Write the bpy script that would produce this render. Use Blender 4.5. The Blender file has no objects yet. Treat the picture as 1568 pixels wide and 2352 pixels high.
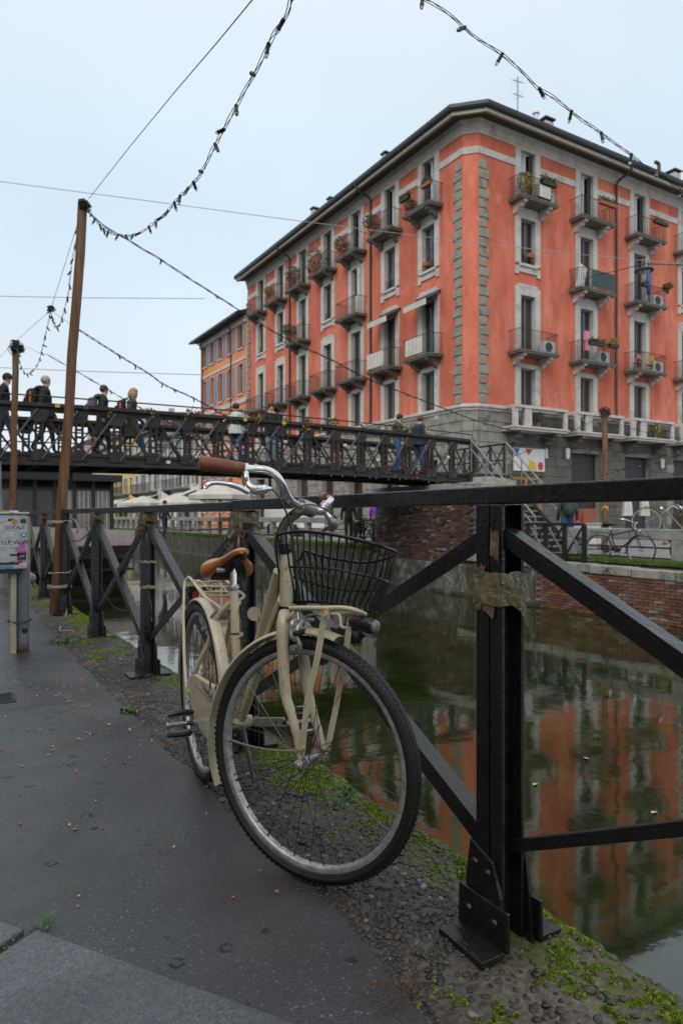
import bpy, math, random
import numpy as np
from mathutils import Vector, Matrix, noise
random.seed(7)
R_ = math.radians
scene = bpy.context.scene
COL = scene.collection
V = Vector

# ---------------------------------------------------------------- camera, sky, sun, exposure
YAW = math.atan(939/1568)
EYE = 1.02
cam_d = bpy.data.cameras.new('camera'); cam = bpy.data.objects.new('camera', cam_d); COL.objects.link(cam)
cam.location = (0, 0, EYE); cam.rotation_euler = (R_(90), 0, -YAW)
cam_d.sensor_width = 36; cam_d.lens = 24.0; cam_d.shift_y = 10/2352
cam_d.clip_start = .05; cam_d.clip_end = 2000
cam_d.dof.use_dof = True; cam_d.dof.focus_distance = 1.95; cam_d.dof.aperture_fstop = 6.0
scene.camera = cam

SUN_EL, SUN_AZ = R_(42), R_(235)          # azimuth clockwise from +Y
world = bpy.data.worlds.new('World'); scene.world = world; world.use_nodes = True
nt = world.node_tree; nt.nodes.clear()
sky = nt.nodes.new('ShaderNodeTexSky'); sky.sky_type = 'NISHITA'; sky.sun_disc = False
sky.sun_elevation = SUN_EL; sky.sun_rotation = SUN_AZ; sky.air_density = 1.0; sky.dust_density = 2.0; sky.ozone_density = 1.5
ov = nt.nodes.new('ShaderNodeMix'); ov.data_type = 'RGBA'; ov.inputs[0].default_value = .86
nt.links.new(sky.outputs[0], ov.inputs[6])
tcw = nt.nodes.new('ShaderNodeTexCoord'); spx = nt.nodes.new('ShaderNodeSeparateXYZ'); nt.links.new(tcw.outputs['Generated'], spx.inputs[0])
rmp = nt.nodes.new('ShaderNodeValToRGB'); nt.links.new(spx.outputs[2], rmp.inputs[0])      # overcast veil: whiter low down, a little bluer above
for el, (p_, c_) in zip((rmp.color_ramp.elements[0], rmp.color_ramp.elements[1], rmp.color_ramp.elements.new(.34)), ((0, (.82,.855,.90)), (1, (.50,.73,.90)), (.40, (.67,.81,.92)))): el.position = p_; el.color = (*c_, 1)
scl = nt.nodes.new('ShaderNodeMix'); scl.data_type = 'RGBA'; scl.blend_type = 'MULTIPLY'; scl.inputs[0].default_value = 1; scl.inputs[7].default_value = (9.0, 9.0, 9.0, 1)
cld = nt.nodes.new('ShaderNodeTexNoise'); cld.inputs['Scale'].default_value = 2.2; cld.inputs['Detail'].default_value = 5; nt.links.new(tcw.outputs['Generated'], cld.inputs['Vector'])
cmx = nt.nodes.new('ShaderNodeMapRange'); nt.links.new(cld.outputs[0], cmx.inputs[0]); cmx.inputs[1].default_value = .3; cmx.inputs[2].default_value = .7; cmx.inputs[3].default_value = .95; cmx.inputs[4].default_value = 1.05
cml = nt.nodes.new('ShaderNodeVectorMath'); cml.operation = 'SCALE'; nt.links.new(rmp.outputs[0], cml.inputs[0]); nt.links.new(cmx.outputs[0], cml.inputs['Scale'])
nt.links.new(cml.outputs[0], scl.inputs[6]); nt.links.new(scl.outputs[2], ov.inputs[7])
bg = nt.nodes.new('ShaderNodeBackground'); bg.inputs[1].default_value = .1
wo = nt.nodes.new('ShaderNodeOutputWorld')
nt.links.new(ov.outputs[2], bg.inputs[0]); nt.links.new(bg.outputs[0], wo.inputs[0])
sun_d = bpy.data.lights.new('sun', 'SUN'); sun = bpy.data.objects.new('sun', sun_d); COL.objects.link(sun)
sun_d.energy = 1.5; sun_d.angle = R_(50); sun_d.color = (1, .97, .93)
sd = V((math.sin(SUN_AZ)*math.cos(SUN_EL), math.cos(SUN_AZ)*math.cos(SUN_EL), math.sin(SUN_EL)))
sun.rotation_euler = sd.to_track_quat('Z', 'Y').to_euler()
vs = scene.view_settings; vs.view_transform = 'Standard'; vs.look = 'None'; vs.exposure = 0.34; vs.gamma = 1; vs.use_curve_mapping = False
scene.cycles.max_bounces = 8; scene.cycles.transparent_max_bounces = 16
scene.cycles.caustics_reflective = False; scene.cycles.caustics_refractive = False

# ---------------------------------------------------------------- survey helpers: photo measurement -> metres in the place
def _ray(px, py):
    a = (px-784)/1568; b = -(py-1186)/1568
    return V((a*math.cos(YAW)+math.sin(YAW), -a*math.sin(YAW)+math.cos(YAW), b))
def at(px, py, d): return V((0, 0, EYE)) + _ray(px, py)*d
def gz(px, py, z=0):
    r = _ray(px, py); return V((0, 0, EYE)) + r*((z-EYE)/r.z)
def onx(px, py, x):
    r = _ray(px, py); return V((0, 0, EYE)) + r*(x/r.x)
def ony(px, py, y):
    r = _ray(px, py); return V((0, 0, EYE)) + r*(y/r.y)

# ---------------------------------------------------------------- mesh builder
class MB:
    def __init__(s): s.v = []; s.f = []
    def add(s, vs, fs):
        n = len(s.v); s.v += [tuple(p) for p in vs]; s.f += [tuple(i+n for i in f) for f in fs]; return s
    def hexa(s, p):      # 8 corners: 0-3 one face (ccw), 4-7 the opposite
        return s.add(p, [(3,2,1,0),(4,5,6,7),(0,1,5,4),(1,2,6,5),(2,3,7,6),(3,0,4,7)])
    def box(s, x0, x1, y0, y1, z0, z1):
        return s.hexa([(x0,y0,z0),(x1,y0,z0),(x1,y1,z0),(x0,y1,z0),(x0,y0,z1),(x1,y0,z1),(x1,y1,z1),(x0,y1,z1)])
    def obox(s, c, ax, ay, az):   # centre and three half-axis vectors
        c, ax, ay, az = V(c), V(ax), V(ay), V(az)
        return s.hexa([c-ax-ay-az, c+ax-ay-az, c+ax+ay-az, c-ax+ay-az, c-ax-ay+az, c+ax-ay+az, c+ax+ay+az, c-ax+ay+az])
    def bar(s, p0, p1, w, h, up=(0,0,1)):
        p0, p1 = V(p0), V(p1); d = (p1-p0); L = d.length; d.normalize(); up = V(up)
        if abs(d.dot(up)) > .99: up = V((1,0,0)) if abs(d.x) < .9 else V((0,1,0))
        a = d.cross(up).normalized(); b = a.cross(d).normalized()
        return s.obox((p0+p1)/2, a*w/2, d*L/2, b*h/2)
    def tube(s, pts, r, n=8, closed=False, cap=True):
        pts = [V(p) for p in pts]; m = len(pts)
        rs = r if isinstance(r, (list, tuple)) else [r]*m
        t0 = (pts[1]-pts[0]).normalized()
        u = t0.cross(V((0,0,1)))
        if u.length < .1: u = t0.cross(V((1,0,0)))
        u.normalize(); vs = []
        for i, p in enumerate(pts):
            if closed: t = (pts[(i+1) % m]-pts[i-1])
            else: t = pts[min(i+1, m-1)]-pts[max(i-1, 0)]
            if t.length < 1e-9: t = t0
            t = t.normalized(); u = (u - t*u.dot(t))
            if u.length < 1e-6: u = t.cross(V((0,0,1))) if abs(t.z) < .9 else t.cross(V((1,0,0)))
            u.normalize(); w = t.cross(u)
            for k in range(n):
                a = 2*math.pi*k/n; vs.append(p + (u*math.cos(a)+w*math.sin(a))*rs[i])
        fs = []
        for i in range(m if closed else m-1):
            j = (i+1) % m
            for k in range(n):
                l = (k+1) % n; fs.append((i*n+k, i*n+l, j*n+l, j*n+k))
        if cap and not closed:
            fs.append(tuple(range(n-1, -1, -1))); fs.append(tuple((m-1)*n+k for k in range(n)))
        return s.add(vs, fs)
    def lathe(s, o, ax, prof, n=16, caps=True):     # prof: (distance along axis, radius)
        o, ax = V(o), V(ax).normalized(); u = ax.cross(V((0,0,1)))
        if u.length < .1: u = ax.cross(V((1,0,0)))
        u.normalize(); w = ax.cross(u); vs = []; fs = []
        for a_, r in prof:
            for k in range(n):
                t = 2*math.pi*k/n; vs.append(o+ax*a_+(u*math.cos(t)+w*math.sin(t))*r)
        for i in range(len(prof)-1):
            for k in range(n):
                l = (k+1) % n; fs.append((i*n+k, i*n+l, (i+1)*n+l, (i+1)*n+k))
        if caps:
            fs.append(tuple(range(n-1, -1, -1))); fs.append(tuple((len(prof)-1)*n+k for k in range(n)))
        return s.add(vs, fs)
    def prism(s, poly, vec):
        poly = [V(p) for p in poly]; vec = V(vec); n = len(poly)
        return s.add(poly+[p+vec for p in poly], [tuple(range(n-1, -1, -1)), tuple(range(n, 2*n))]+[(i, (i+1) % n, n+(i+1) % n, n+i) for i in range(n)])
    def ball(s, c, r, sx=1, sy=1, sz=1, n=10, m=6):
        c = V(c); vs = [c+V((0,0,-r*sz))]; fs = []
        for i in range(1, m):
            a = -math.pi/2+math.pi*i/m
            for k in range(n):
                t = 2*math.pi*k/n; vs.append(c+V((r*sx*math.cos(a)*math.cos(t), r*sy*math.cos(a)*math.sin(t), r*sz*math.sin(a))))
        vs.append(c+V((0,0,r*sz))); e = len(vs)-1
        for k in range(n):
            l = (k+1) % n; fs.append((0, 1+l, 1+k)); fs.append((e, e-n+k, e-n+l))
            for i in range(m-2): fs.append((1+i*n+k, 1+i*n+l, 1+(i+1)*n+l, 1+(i+1)*n+k))
        return s.add(vs, fs)
    def quad(s, a, b, c, d): return s.add([a, b, c, d], [(0,1,2,3)])

def wloc(o):
    p = V((0,0,0))
    while o is not None: p += o.location; o = o.parent
    return p
def mesh_of(mb, off=V((0,0,0)), smooth=None, name='mesh'):
    me = bpy.data.meshes.new(name)
    me.from_pydata([(p[0]-off.x, p[1]-off.y, p[2]-off.z) for p in mb.v], [], mb.f)
    if smooth:
        me.polygons.foreach_set('use_smooth', [True]*len(me.polygons)); me.set_sharp_from_angle(angle=R_(smooth))
    me.update(); return me
def obj(name, data, m=None, parent=None, loc=None):
    o = bpy.data.objects.new(name, data); COL.objects.link(o)
    if m is not None and data is not None and not len(data.materials): data.materials.append(m)
    if parent is not None: o.parent = parent
    if loc is not None: o.location = loc
    return o
def build(name, mb, m, parent=None, smooth=None, bevel=0, origin=None):
    """links a builder as ONE mesh object; vertices are in place coordinates"""
    off = wloc(parent) if parent is not None else V((0,0,0))
    loc = V((0,0,0))
    if origin is not None: loc = V(origin)-off; off = V(origin)
    o = obj(name, mesh_of(mb, off, smooth, name), m, parent, loc)
    if bevel:
        b = o.modifiers.new('bevel', 'BEVEL'); b.width = bevel; b.segments = 2; b.limit_method = 'ANGLE'; b.angle_limit = R_(40)
    return o
def tag(o, label=None, cat=None, group=None, kind=None):
    if label: o['label'] = label
    if cat: o['category'] = cat
    if group: o['group'] = group
    if kind: o['kind'] = kind
    return o
def thing(name, label, cat, loc=(0,0,0), group=None):
    o = bpy.data.objects.new(name, None); COL.objects.link(o); o.location = loc; o.empty_display_size = .1
    return tag(o, label, cat, group)
def one(name, mb, m, label, cat, group=None, smooth=None, bevel=0, kind=None, origin=None):
    return tag(build(name, mb, m, None, smooth, bevel, origin), label, cat, group, kind)
def text_obj(name, txt, m, parent, loc, right, up, size, depth=.0006, shear=0, align='CENTER'):
    """flat lettering standing on a surface: text in the plane of right and up"""
    cu = bpy.data.curves.new(name, 'FONT'); cu.body = txt; cu.size = size; cu.extrude = depth; cu.shear = shear
    cu.align_x = align; cu.align_y = 'CENTER'; cu.resolution_u = 2; cu.materials.append(m)
    tmp = bpy.data.objects.new('lettering', cu); COL.objects.link(tmp)
    me = bpy.data.meshes.new_from_object(tmp.evaluated_get(bpy.context.evaluated_depsgraph_get()))
    bpy.data.objects.remove(tmp); bpy.data.curves.remove(cu)
    if not me.materials: me.materials.append(m)
    o = bpy.data.objects.new(name, me); COL.objects.link(o)
    r = V(right).normalized(); n = r.cross(V(up)).normalized(); u = n.cross(r)
    mtx = Matrix((r, u, n)).transposed().to_4x4(); off = wloc(parent) if parent else V((0,0,0))
    o.parent = parent; o.rotation_euler = mtx.to_euler(); o.location = V(loc)-off
    return o
def smooth_path(pts, k=4, closed=False):
    pts = [V(p) for p in pts]; n = len(pts); out = []
    for i in range(n if closed else n-1):
        if closed: a, b, c, d = pts[i-1], pts[i], pts[(i+1) % n], pts[(i+2) % n]
        else: a, b, c, d = pts[max(i-1,0)], pts[i], pts[i+1], pts[min(i+2,n-1)]
        for j in range(k):
            t = j/k
            out.append(.5*((2*b)+(c-a)*t+(2*a-5*b+4*c-d)*t*t+(3*b-a-3*c+d)*t**3))
    if not closed: out.append(pts[-1])
    return out

# ---------------------------------------------------------------- materials (all procedural)
MAT = {}
class NT:
    def __init__(s, name):
        s.m = bpy.data.materials.new(name); s.m.use_nodes = True; s.t = s.m.node_tree; s.b = s.t.nodes['Principled BSDF']; s._tc = None
    def n(s, ty, **kw):
        nd = s.t.nodes.new(ty)
        for k, v in kw.items():
            if k.startswith('i_'):
                key = k[2:]; key = int(key) if key.isdigit() else key.replace('_', ' ')
                if isinstance(v, bpy.types.NodeSocket): s.t.links.new(v, nd.inputs[key])
                else: nd.inputs[key].default_value = v
            else: setattr(nd, k, v)
        return nd
    def co(s, scale=(1,1,1)):
        if s._tc is None: s._tc = s.n('ShaderNodeTexCoord')
        if tuple(scale) == (1,1,1): return s._tc.outputs['Object']
        return s.n('ShaderNodeMapping', i_Vector=s._tc.outputs['Object'], i_Scale=scale).outputs[0]
    def noise(s, scale, detail=4, rough=.55, stretch=(1,1,1), dist=0):
        return s.n('ShaderNodeTexNoise', i_Vector=s.co(stretch), i_Scale=scale, i_Detail=detail, i_Roughness=rough, i_Distortion=dist).outputs[0]
    def ramp(s, f, stops, interp='LINEAR'):
        r = s.n('ShaderNodeValToRGB', i_0=f); e = r.color_ramp; e.interpolation = interp
        while len(e.elements) < len(stops): e.elements.new(.5)
        for el, (p, c) in zip(e.elements, stops):
            el.position = p; el.color = (c, c, c, 1) if isinstance(c, (int, float)) else (*c[:3], 1)
        return r.outputs[0]
    def mix(s, f, a, b, blend='MIX'):
        nd = s.n('ShaderNodeMix', data_type='RGBA', blend_type=blend)
        for i, x in ((0, f), (6, a), (7, b)):
            if isinstance(x, bpy.types.NodeSocket): s.t.links.new(x, nd.inputs[i])
            elif i == 0: nd.inputs[0].default_value = x
            else: nd.inputs[i].default_value = (*x[:3], 1)
        return nd.outputs[2]
    def math(s, op, a, b=0, c=0):
        nd = s.n('ShaderNodeMath', operation=op)
        for i, x in enumerate((a, b, c)):
            if isinstance(x, bpy.types.NodeSocket): s.t.links.new(x, nd.inputs[i])
            else: nd.inputs[i].default_value = x
        return nd.outputs[0]
    def bump(s, h, strength=.3, dist=.01, normal=None):
        nd = s.n('ShaderNodeBump', i_Height=h, i_Strength=strength, i_Distance=dist)
        if normal is not None: s.t.links.new(normal, nd.inputs['Normal'])
        s.t.links.new(nd.outputs[0], s.b.inputs['Normal']); s.t.links.new(nd.outputs[0], s.b.inputs['Coat Normal']); return nd.outputs[0]
    def set(s, **kw):
        for k, v in kw.items():
            key = k.replace('_', ' ')
            if isinstance(v, bpy.types.NodeSocket): s.t.links.new(v, s.b.inputs[key])
            else: s.b.inputs[key].default_value = (*v[:3], 1) if isinstance(v, (tuple, list)) and len(v) == 3 else v
        return s
def mat(name, col, rough=.6, metal=0, var=.25, vs=6, bump=0, bs=40, bd=.005, stain=None, ss=3, **kw):
    """plain surface: base colour with a soft mottling, optional stains and fine relief"""
    t = NT(name); c2 = tuple(c*(1-var) for c in col); c3 = tuple(min(1, c*(1+var*.6)) for c in col)
    c = t.ramp(t.noise(vs, 5, .6), [(.3, c2), (.5, col), (.7, c3)])
    if stain: c = t.mix(t.ramp(t.noise(ss, 6, .65, dist=.4), [(.52, 0), (.68, 1)]), c, stain)
    t.set(Base_Color=c, Roughness=rough, Metallic=metal, **kw)
    if bump: t.bump(t.noise(bs, 4, .6), bump, bd)
    MAT[name] = t.m; return t.m
# ================================================================ ground, quay, canal
def ground_materials():
    # wet asphalt: fine chippings, damp patches, crescent and ring scars
    t = NT('wet_asphalt')
    grain = t.noise(240, 4, .75); wet = t.noise(1.3, 4, .6, dist=.5); fine = t.noise(65, 5, .7)
    c = t.ramp(grain, [(.34, (.005,.0055,.0065)), (.48, (.024,.0255,.030)), (.58, (.066,.069,.078)), (.70, (.26,.26,.26))])
    chip = t.n('ShaderNodeTexVoronoi', i_Vector=t.co(), i_Scale=120.0); cs_ = t.math('MULTIPLY', t.math('GREATER_THAN', chip.outputs['Color'], .80), t.math('LESS_THAN', chip.outputs['Distance'], .42)); c = t.mix(t.math('MULTIPLY', cs_, .7), c, (.22,.22,.22))
    tone = t.ramp(t.noise(.75, 4, .55, dist=.8), [(.34, .35), (.48, .85), (.62, 1.8)]); c = t.mix(1.0, c, tone, 'MULTIPLY')
    c = t.mix(t.math('MULTIPLY', t.ramp(fine, [(.38, 1), (.55, 0)]), .55), c, (.010,.0105,.012)); c = t.mix(t.ramp(wet, [(.42, 0), (.60, .62)]), c, (.011,.012,.014))
    vo = t.n('ShaderNodeTexVoronoi', i_Vector=t.co(), i_Scale=11.0, i_Randomness=1.0)
    wob = t.noise(60, 2); dd = t.math('ADD', vo.outputs['Distance'], t.math('MULTIPLY', t.math('SUBTRACT', wob, .5), .16))
    ring = t.ramp(t.math('ABSOLUTE', t.math('SUBTRACT', dd, .16)), [(.0, 1), (.032, 1), (.055, 0)])
    pick = t.math('MULTIPLY', t.math('GREATER_THAN', vo.outputs['Color'], .45), t.ramp(t.noise(7, 3), [(.46, 0), (.56, 1)]))
    broken = t.ramp(t.noise(26, 2), [(.44, 0), (.5, 1)])
    ring = t.math('MULTIPLY', t.math('MULTIPLY', ring, pick), broken)
    c = t.mix(t.math('MULTIPLY', ring, .92), c, (.002,.002,.002))
    gum = t.n('ShaderNodeTexVoronoi', i_Vector=t.co((1.2,1,1)), i_Scale=3.3)
    gm = t.math('MULTIPLY', t.math('LESS_THAN', t.math('ADD', gum.outputs['Distance'], t.math('MULTIPLY', fine, .06)), .085), t.math('GREATER_THAN', gum.outputs['Color'], .62))
    c = t.mix(t.math('MULTIPLY', gm, .55), c, (.11,.11,.11))
    dustc = t.ramp(t.noise(.9, 3, .5), [(.60, 0), (.74, .35)])
    c = t.mix(dustc, c, (.15,.145,.13))
    rough = t.math('ADD', t.ramp(wet, [(.40, .50), (.62, .20)]), t.math('MULTIPLY', grain, .12))
    t.set(Base_Color=c, Roughness=rough, Specular_IOR_Level=.7, Coat_Weight=t.ramp(t.noise(.6, 4, .6, dist=.6), [(.36, .12), (.58, 1.0)]), Coat_Roughness=.17)
    cwt = t.b.inputs['Coat Weight'].links[0].from_socket; t.set(Coat_Weight=t.math('MULTIPLY', cwt, t.math('SUBTRACT', 1.0, ring)))
    h = t.math('ADD', t.math('ADD', t.math('MULTIPLY', grain, .5), fine), t.math('MULTIPLY', ring, -1.4))
    t.bump(h, .9, .009)
    cb = t.n('ShaderNodeBump', i_Height=t.math('ADD', fine, t.math('MULTIPLY', grain, .4)), i_Strength=.6, i_Distance=.006); t.t.links.new(cb.outputs[0], t.b.inputs['Coat Normal']); MAT['asphalt'] = t.m

    t = NT('granite_slab')
    g = t.noise(160, 4, .7); g2 = t.noise(38, 4, .7)
    c = t.ramp(g, [(.34, (.034,.038,.046)), (.5, (.085,.092,.103)), (.62, (.15,.155,.16)), (.72, (.27,.26,.24))])
    c = t.mix(t.ramp(g2, [(.45, 0), (.62, .45)]), c, (.13,.125,.11)); c = t.mix(t.ramp(t.noise(3, 4), [(.4, 0), (.7, .5)]), c, (.05,.054,.063))
    t.set(Base_Color=c, Roughness=t.ramp(t.noise(4, 4), [(.35, .3), (.65, .55)])); t.bump(t.math('ADD', g, g2), .25, .003); MAT['granite'] = t.m

    # pebble concrete along the quay: mortar, sand and moss, distribution by place
    t = NT('pebble_concrete')
    n1 = t.noise(9, 6, .65); n2 = t.noise(60, 5, .7); n3 = t.noise(2.2, 5, .6, dist=.6)
    c = t.ramp(n2, [(.3, (.014,.012,.010)), (.5, (.042,.036,.029)), (.7, (.085,.073,.058))])
    c = t.mix(t.ramp(n3, [(.50, 0), (.62, .75)]), c, t.ramp(n2, [(.3, (.07,.055,.04)), (.7, (.19,.155,.115))]))
    c = t.mix(t.ramp(n1, [(.60, 0), (.68, .9)]), c, (.010,.009,.008))
    gp = t.n('ShaderNodeVectorMath', operation='DISTANCE', i_0=t.co((1,1,0)), i_1=(1.13,1.0,0)).outputs['Value']
    c = t.mix(t.math('MULTIPLY', t.ramp(t.math('ADD', gp, t.math('MULTIPLY', t.noise(7, 5, .7), .35)), [(.28, 1), (.52, 0)]), .75), c, t.ramp(n2, [(.3, (.055,.043,.031)), (.5, (.13,.105,.078)), (.7, (.24,.20,.15))]))
    xs = t.n('ShaderNodeSeparateXYZ', i_0=t.co())
    edge = t.n('ShaderNodeMapRange', i_0=xs.outputs[0], i_1=1.0, i_2=1.42, i_3=0.0, i_4=.36).outputs[0]
    ms = t.ramp(t.math('ADD', t.noise(4.5, 6, .7), edge), [(.66, 0), (.78, 1)])
    c = t.mix(t.math('MULTIPLY', t.math('MULTIPLY', ms, t.ramp(t.noise(18, 4, .7), [(.42, 0), (.56, 1)])), .8), c, t.ramp(n2, [(.3, (.03,.042,.006)), (.7, (.11,.15,.014))]))
    t.set(Base_Color=c, Roughness=.62); t.bump(t.math('ADD', n2, n1), .6, .012); MAT['pebblecrete'] = t.m

    t = NT('river_pebble')
    gi = t.n('ShaderNodeNewGeometry').outputs['Random Per Island']
    c = t.ramp(gi, [(0, (.010,.010,.011)), (.35, (.026,.025,.024)), (.6, (.042,.037,.031)), (.8, (.062,.050,.039)), (.93, (.075,.046,.036)), (.985, (.13,.115,.095)), (1, (.30,.28,.25))])
    c = t.mix(t.ramp(t.noise(70, 4, .7), [(.4, 0), (.7, .5)]), c, (.02,.019,.016))
    xs = t.n('ShaderNodeSeparateXYZ', i_0=t.co())
    edge = t.n('ShaderNodeMapRange', i_0=xs.outputs[0], i_1=.95, i_2=1.42, i_3=0.0, i_4=.3).outputs[0]
    ms = t.ramp(t.math('ADD', t.noise(4.5, 6, .7), edge), [(.62, 0), (.80, .75)])
    c = t.mix(ms, c, (.06,.082,.012))
    t.set(Base_Color=c, Roughness=.38); t.bump(t.noise(130, 3), .25, .003); MAT['pebble'] = t.m

    t = NT('moss'); gi = t.n('ShaderNodeNewGeometry').outputs['Random Per Island']
    c = t.ramp(gi, [(0, (.08,.13,.006)), (.5, (.20,.32,.012)), (.85, (.32,.44,.02)), (1, (.36,.36,.05))])
    c = t.mix(t.ramp(t.noise(160, 4, .75), [(.36, .75), (.5, 0)]), c, (.03,.05,.005)); t.set(Base_Color=c, Roughness=.85); t.bump(t.noise(260, 3, .7), 1.0, .006); MAT['moss'] = t.m
    t = NT('grass_blade'); gi = t.n('ShaderNodeNewGeometry').outputs['Random Per Island']
    t.set(Base_Color=t.ramp(gi, [(0, (.03,.07,.008)), (.6, (.07,.14,.015)), (1, (.16,.19,.04))]), Roughness=.6); MAT['grass'] = t.m
    t = NT('weed_leaf'); gi = t.n('ShaderNodeNewGeometry').outputs['Random Per Island']
    t.set(Base_Color=t.ramp(gi, [(0, (.025,.08,.012)), (1, (.07,.17,.03))]), Roughness=.45); MAT['weed'] = t.m

    t = NT('canal_water')
    w1 = t.noise(1.1, 2, .5, dist=.2); w2 = t.noise(5, 3, .55, dist=.3); w3 = t.noise(.35, 2)
    c = t.mix(t.ramp(t.noise(.9, 5, .6), [(.4, 0), (.7, 1)]), (.009,.014,.003), (.022,.033,.007))
    t.set(Base_Color=c, Roughness=.045, IOR=1.9)
    h = t.math('ADD', t.math('MULTIPLY', w1, 1.0), t.math('MULTIPLY', w2, .22)); t.bump(t.math('MULTIPLY', h, t.ramp(w3, [(.3, .35), (.7, 1)])), .06, .12); MAT['water'] = t.m

    t = NT('old_brick'); oi = t.n('ShaderNodeObjectInfo').outputs['Random']; gi = t.n('ShaderNodeNewGeometry').outputs['Random Per Island']
    r = t.math('FRACT', t.math('ADD', oi, gi))
    c = t.ramp(r, [(0, (.10,.036,.024)), (.35, (.19,.060,.038)), (.6, (.25,.10,.062)), (.82, (.16,.095,.068)), (1, (.32,.27,.22))])
    c = t.mix(t.ramp(t.noise(5, 6, .7), [(.47, 0), (.62, .85)]), c, (.06,.052,.04)); c = t.mix(t.ramp(t.noise(3.2, 6, .75, stretch=(1,1,1.6)), [(.56, 0), (.66, .7)]), c, (.30,.26,.21)); c = t.mix(t.ramp(t.noise(2.1, 5, .7), [(.58, 0), (.68, .8)]), c, (.05,.065,.015))
    t.set(Base_Color=c, Roughness=.85); t.bump(t.noise(45, 4), .5, .01); MAT['brick'] = t.m
    t = NT('pier_brick'); oi = t.n('ShaderNodeObjectInfo').outputs['Random']; gi = t.n('ShaderNodeNewGeometry').outputs['Random Per Island']
    r = t.math('FRACT', t.math('ADD', oi, gi))
    c = t.ramp(r, [(0, (.06,.03,.023)), (.4, (.105,.048,.036)), (.7, (.13,.072,.054)), (.9, (.12,.095,.075)), (1, (.30,.27,.23))])
    c = t.mix(t.ramp(t.noise(1.1, 6, .7, stretch=(1,1,.35)), [(.5, 0), (.62, .85)]), c, (.035,.03,.024))
    c = t.mix(t.ramp(t.noise(2.1, 6, .75, dist=.4), [(.56, 0), (.64, .8)]), c, (.33,.30,.26))
    t.set(Base_Color=c, Roughness=.85); t.bump(t.noise(45, 4), .5, .01); MAT['pier_brick'] = t.m
    mat('mortar', (.22,.20,.165), .9, var=.5, vs=3, bump=.5, bs=20, bd=.02, stain=(.035,.04,.02), ss=1.4)
    t = NT('patchy_wall')
    c = t.ramp(t.noise(2.2, 6, .75, dist=.5), [(.34, (.03,.028,.022)), (.5, (.10,.095,.075)), (.6, (.24,.23,.20)), (.72, (.36,.35,.32))])
    c = t.mix(t.ramp(t.noise(3.5, 5, .7, dist=1.0), [(.62, 0), (.68, .6)]), c, (.10,.11,.20)); c = t.mix(t.ramp(t.noise(1.4, 6, .7), [(.55, 0), (.66, .7)]), c, (.05,.06,.015))
    t.set(Base_Color=c, Roughness=.85); t.bump(t.noise(14, 5), .6, .03); MAT['patchy_wall'] = t.m
    t = NT('mossy_wall')
    c = t.ramp(t.noise(2.5, 6, .7, stretch=(1,1,.45)), [(.3, (.018,.018,.013)), (.5, (.055,.052,.038)), (.66, (.16,.15,.12)), (.8, (.26,.25,.21))])
    c = t.mix(t.ramp(t.noise(1.3, 6, .7), [(.52, 0), (.64, .75)]), c, (.045,.062,.012))
    t.set(Base_Color=c, Roughness=.85); t.bump(t.noise(14, 5), .6, .03); MAT['mossy_wall'] = t.m
    mat('coping', (.30,.285,.245), .8, var=.45, vs=7, bump=.6, bs=22, bd=.02, stain=(.05,.06,.025), ss=3)
    mat('street', (.19,.19,.185), .7, var=.2, vs=1.2, bump=.2, bs=20, stain=(.13,.13,.13), ss=.5)
    mat('stone', (.27,.26,.23), .8, var=.3, vs=4, bump=.35, bs=30, stain=(.10,.10,.085), ss=2)
ground_materials()

def nz(x, y, z=0, s=1): return noise.noise(V((x*s, y*s, z*s)))
def strip_left(y): return .885 + .028*nz(0, y, 3, 3.1) + .014*nz(0, y, 9, 11) + .02*max(0, min(1, (y-5)/4)) + .09*max(0, min(1, (y-6.5)/3)) - .05*max(0, min(1, (1.35-y)/.5))
def strip_right(y): return 1.425 + .035*nz(5, y, 1, 2.3) + .02*nz(2, y, 7, 9)
def strip_z(x, y):
    u = (x-.86)/.57
    z = -.012 + .010*nz(x, y, 0, 9) + .012*nz(x, y, 4, 3)
    z -= .05*max(0, u-.86)/.14
    return z

# asphalt quay walk: one sheet with a ragged edge and its own thickness
ys = sorted(set([-6, -3, -1.5, -.5] + [i*.03 for i in range(0, 320)] + [9.6+i*.5 for i in range(60)] + [45, 60, 100, 200, 400]))
mb = MB(); xs = [-300, -40, -8, -3]; vs = []; n = len(xs)+2
for y in ys:
    xe = strip_left(y) if y < 60 else strip_left(60)
    for x in xs+[xe]: vs.append((x, y, 0))
    vs.append((xe+.004+.012*abs(nz(1, y, 5, 14)), y, -.045))
mb.add(vs, [(i*n+k, i*n+k+1, (i+1)*n+k+1, (i+1)*n+k) for i in range(len(ys)-1) for k in range(n-1)])
tag(build('pavement', mb, MAT['asphalt']), kind='structure')

# pebble concrete strip and quay wall
ys2 = sorted(set([-3, -1.5, -.6] + [-.3+i*.028 for i in range(0, 250)] + [6.72+i*.08 for i in range(110)] + [15.6+i*.5 for i in range(60)] + [60, 100, 200, 400]))
NX = 22; vs = []; n = NX+3
for y in ys2:
    l, r = .80, strip_right(min(y, 50))
    for k in range(NX+1):
        x = l+(r-l)*k/NX; vs.append((x, y, strip_z(x, y)))
    vs.append((r+.02, y, strip_z(r, y)-.05)); vs.append((r-.01, y, -2.2))
mb = MB().add(vs, [(i*n+k, i*n+k+1, (i+1)*n+k+1, (i+1)*n+k) for i in range(len(ys2)-1) for k in range(n-1)])
tag(build('quay_edge', mb, MAT['pebblecrete'], smooth=60), kind='structure')

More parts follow.
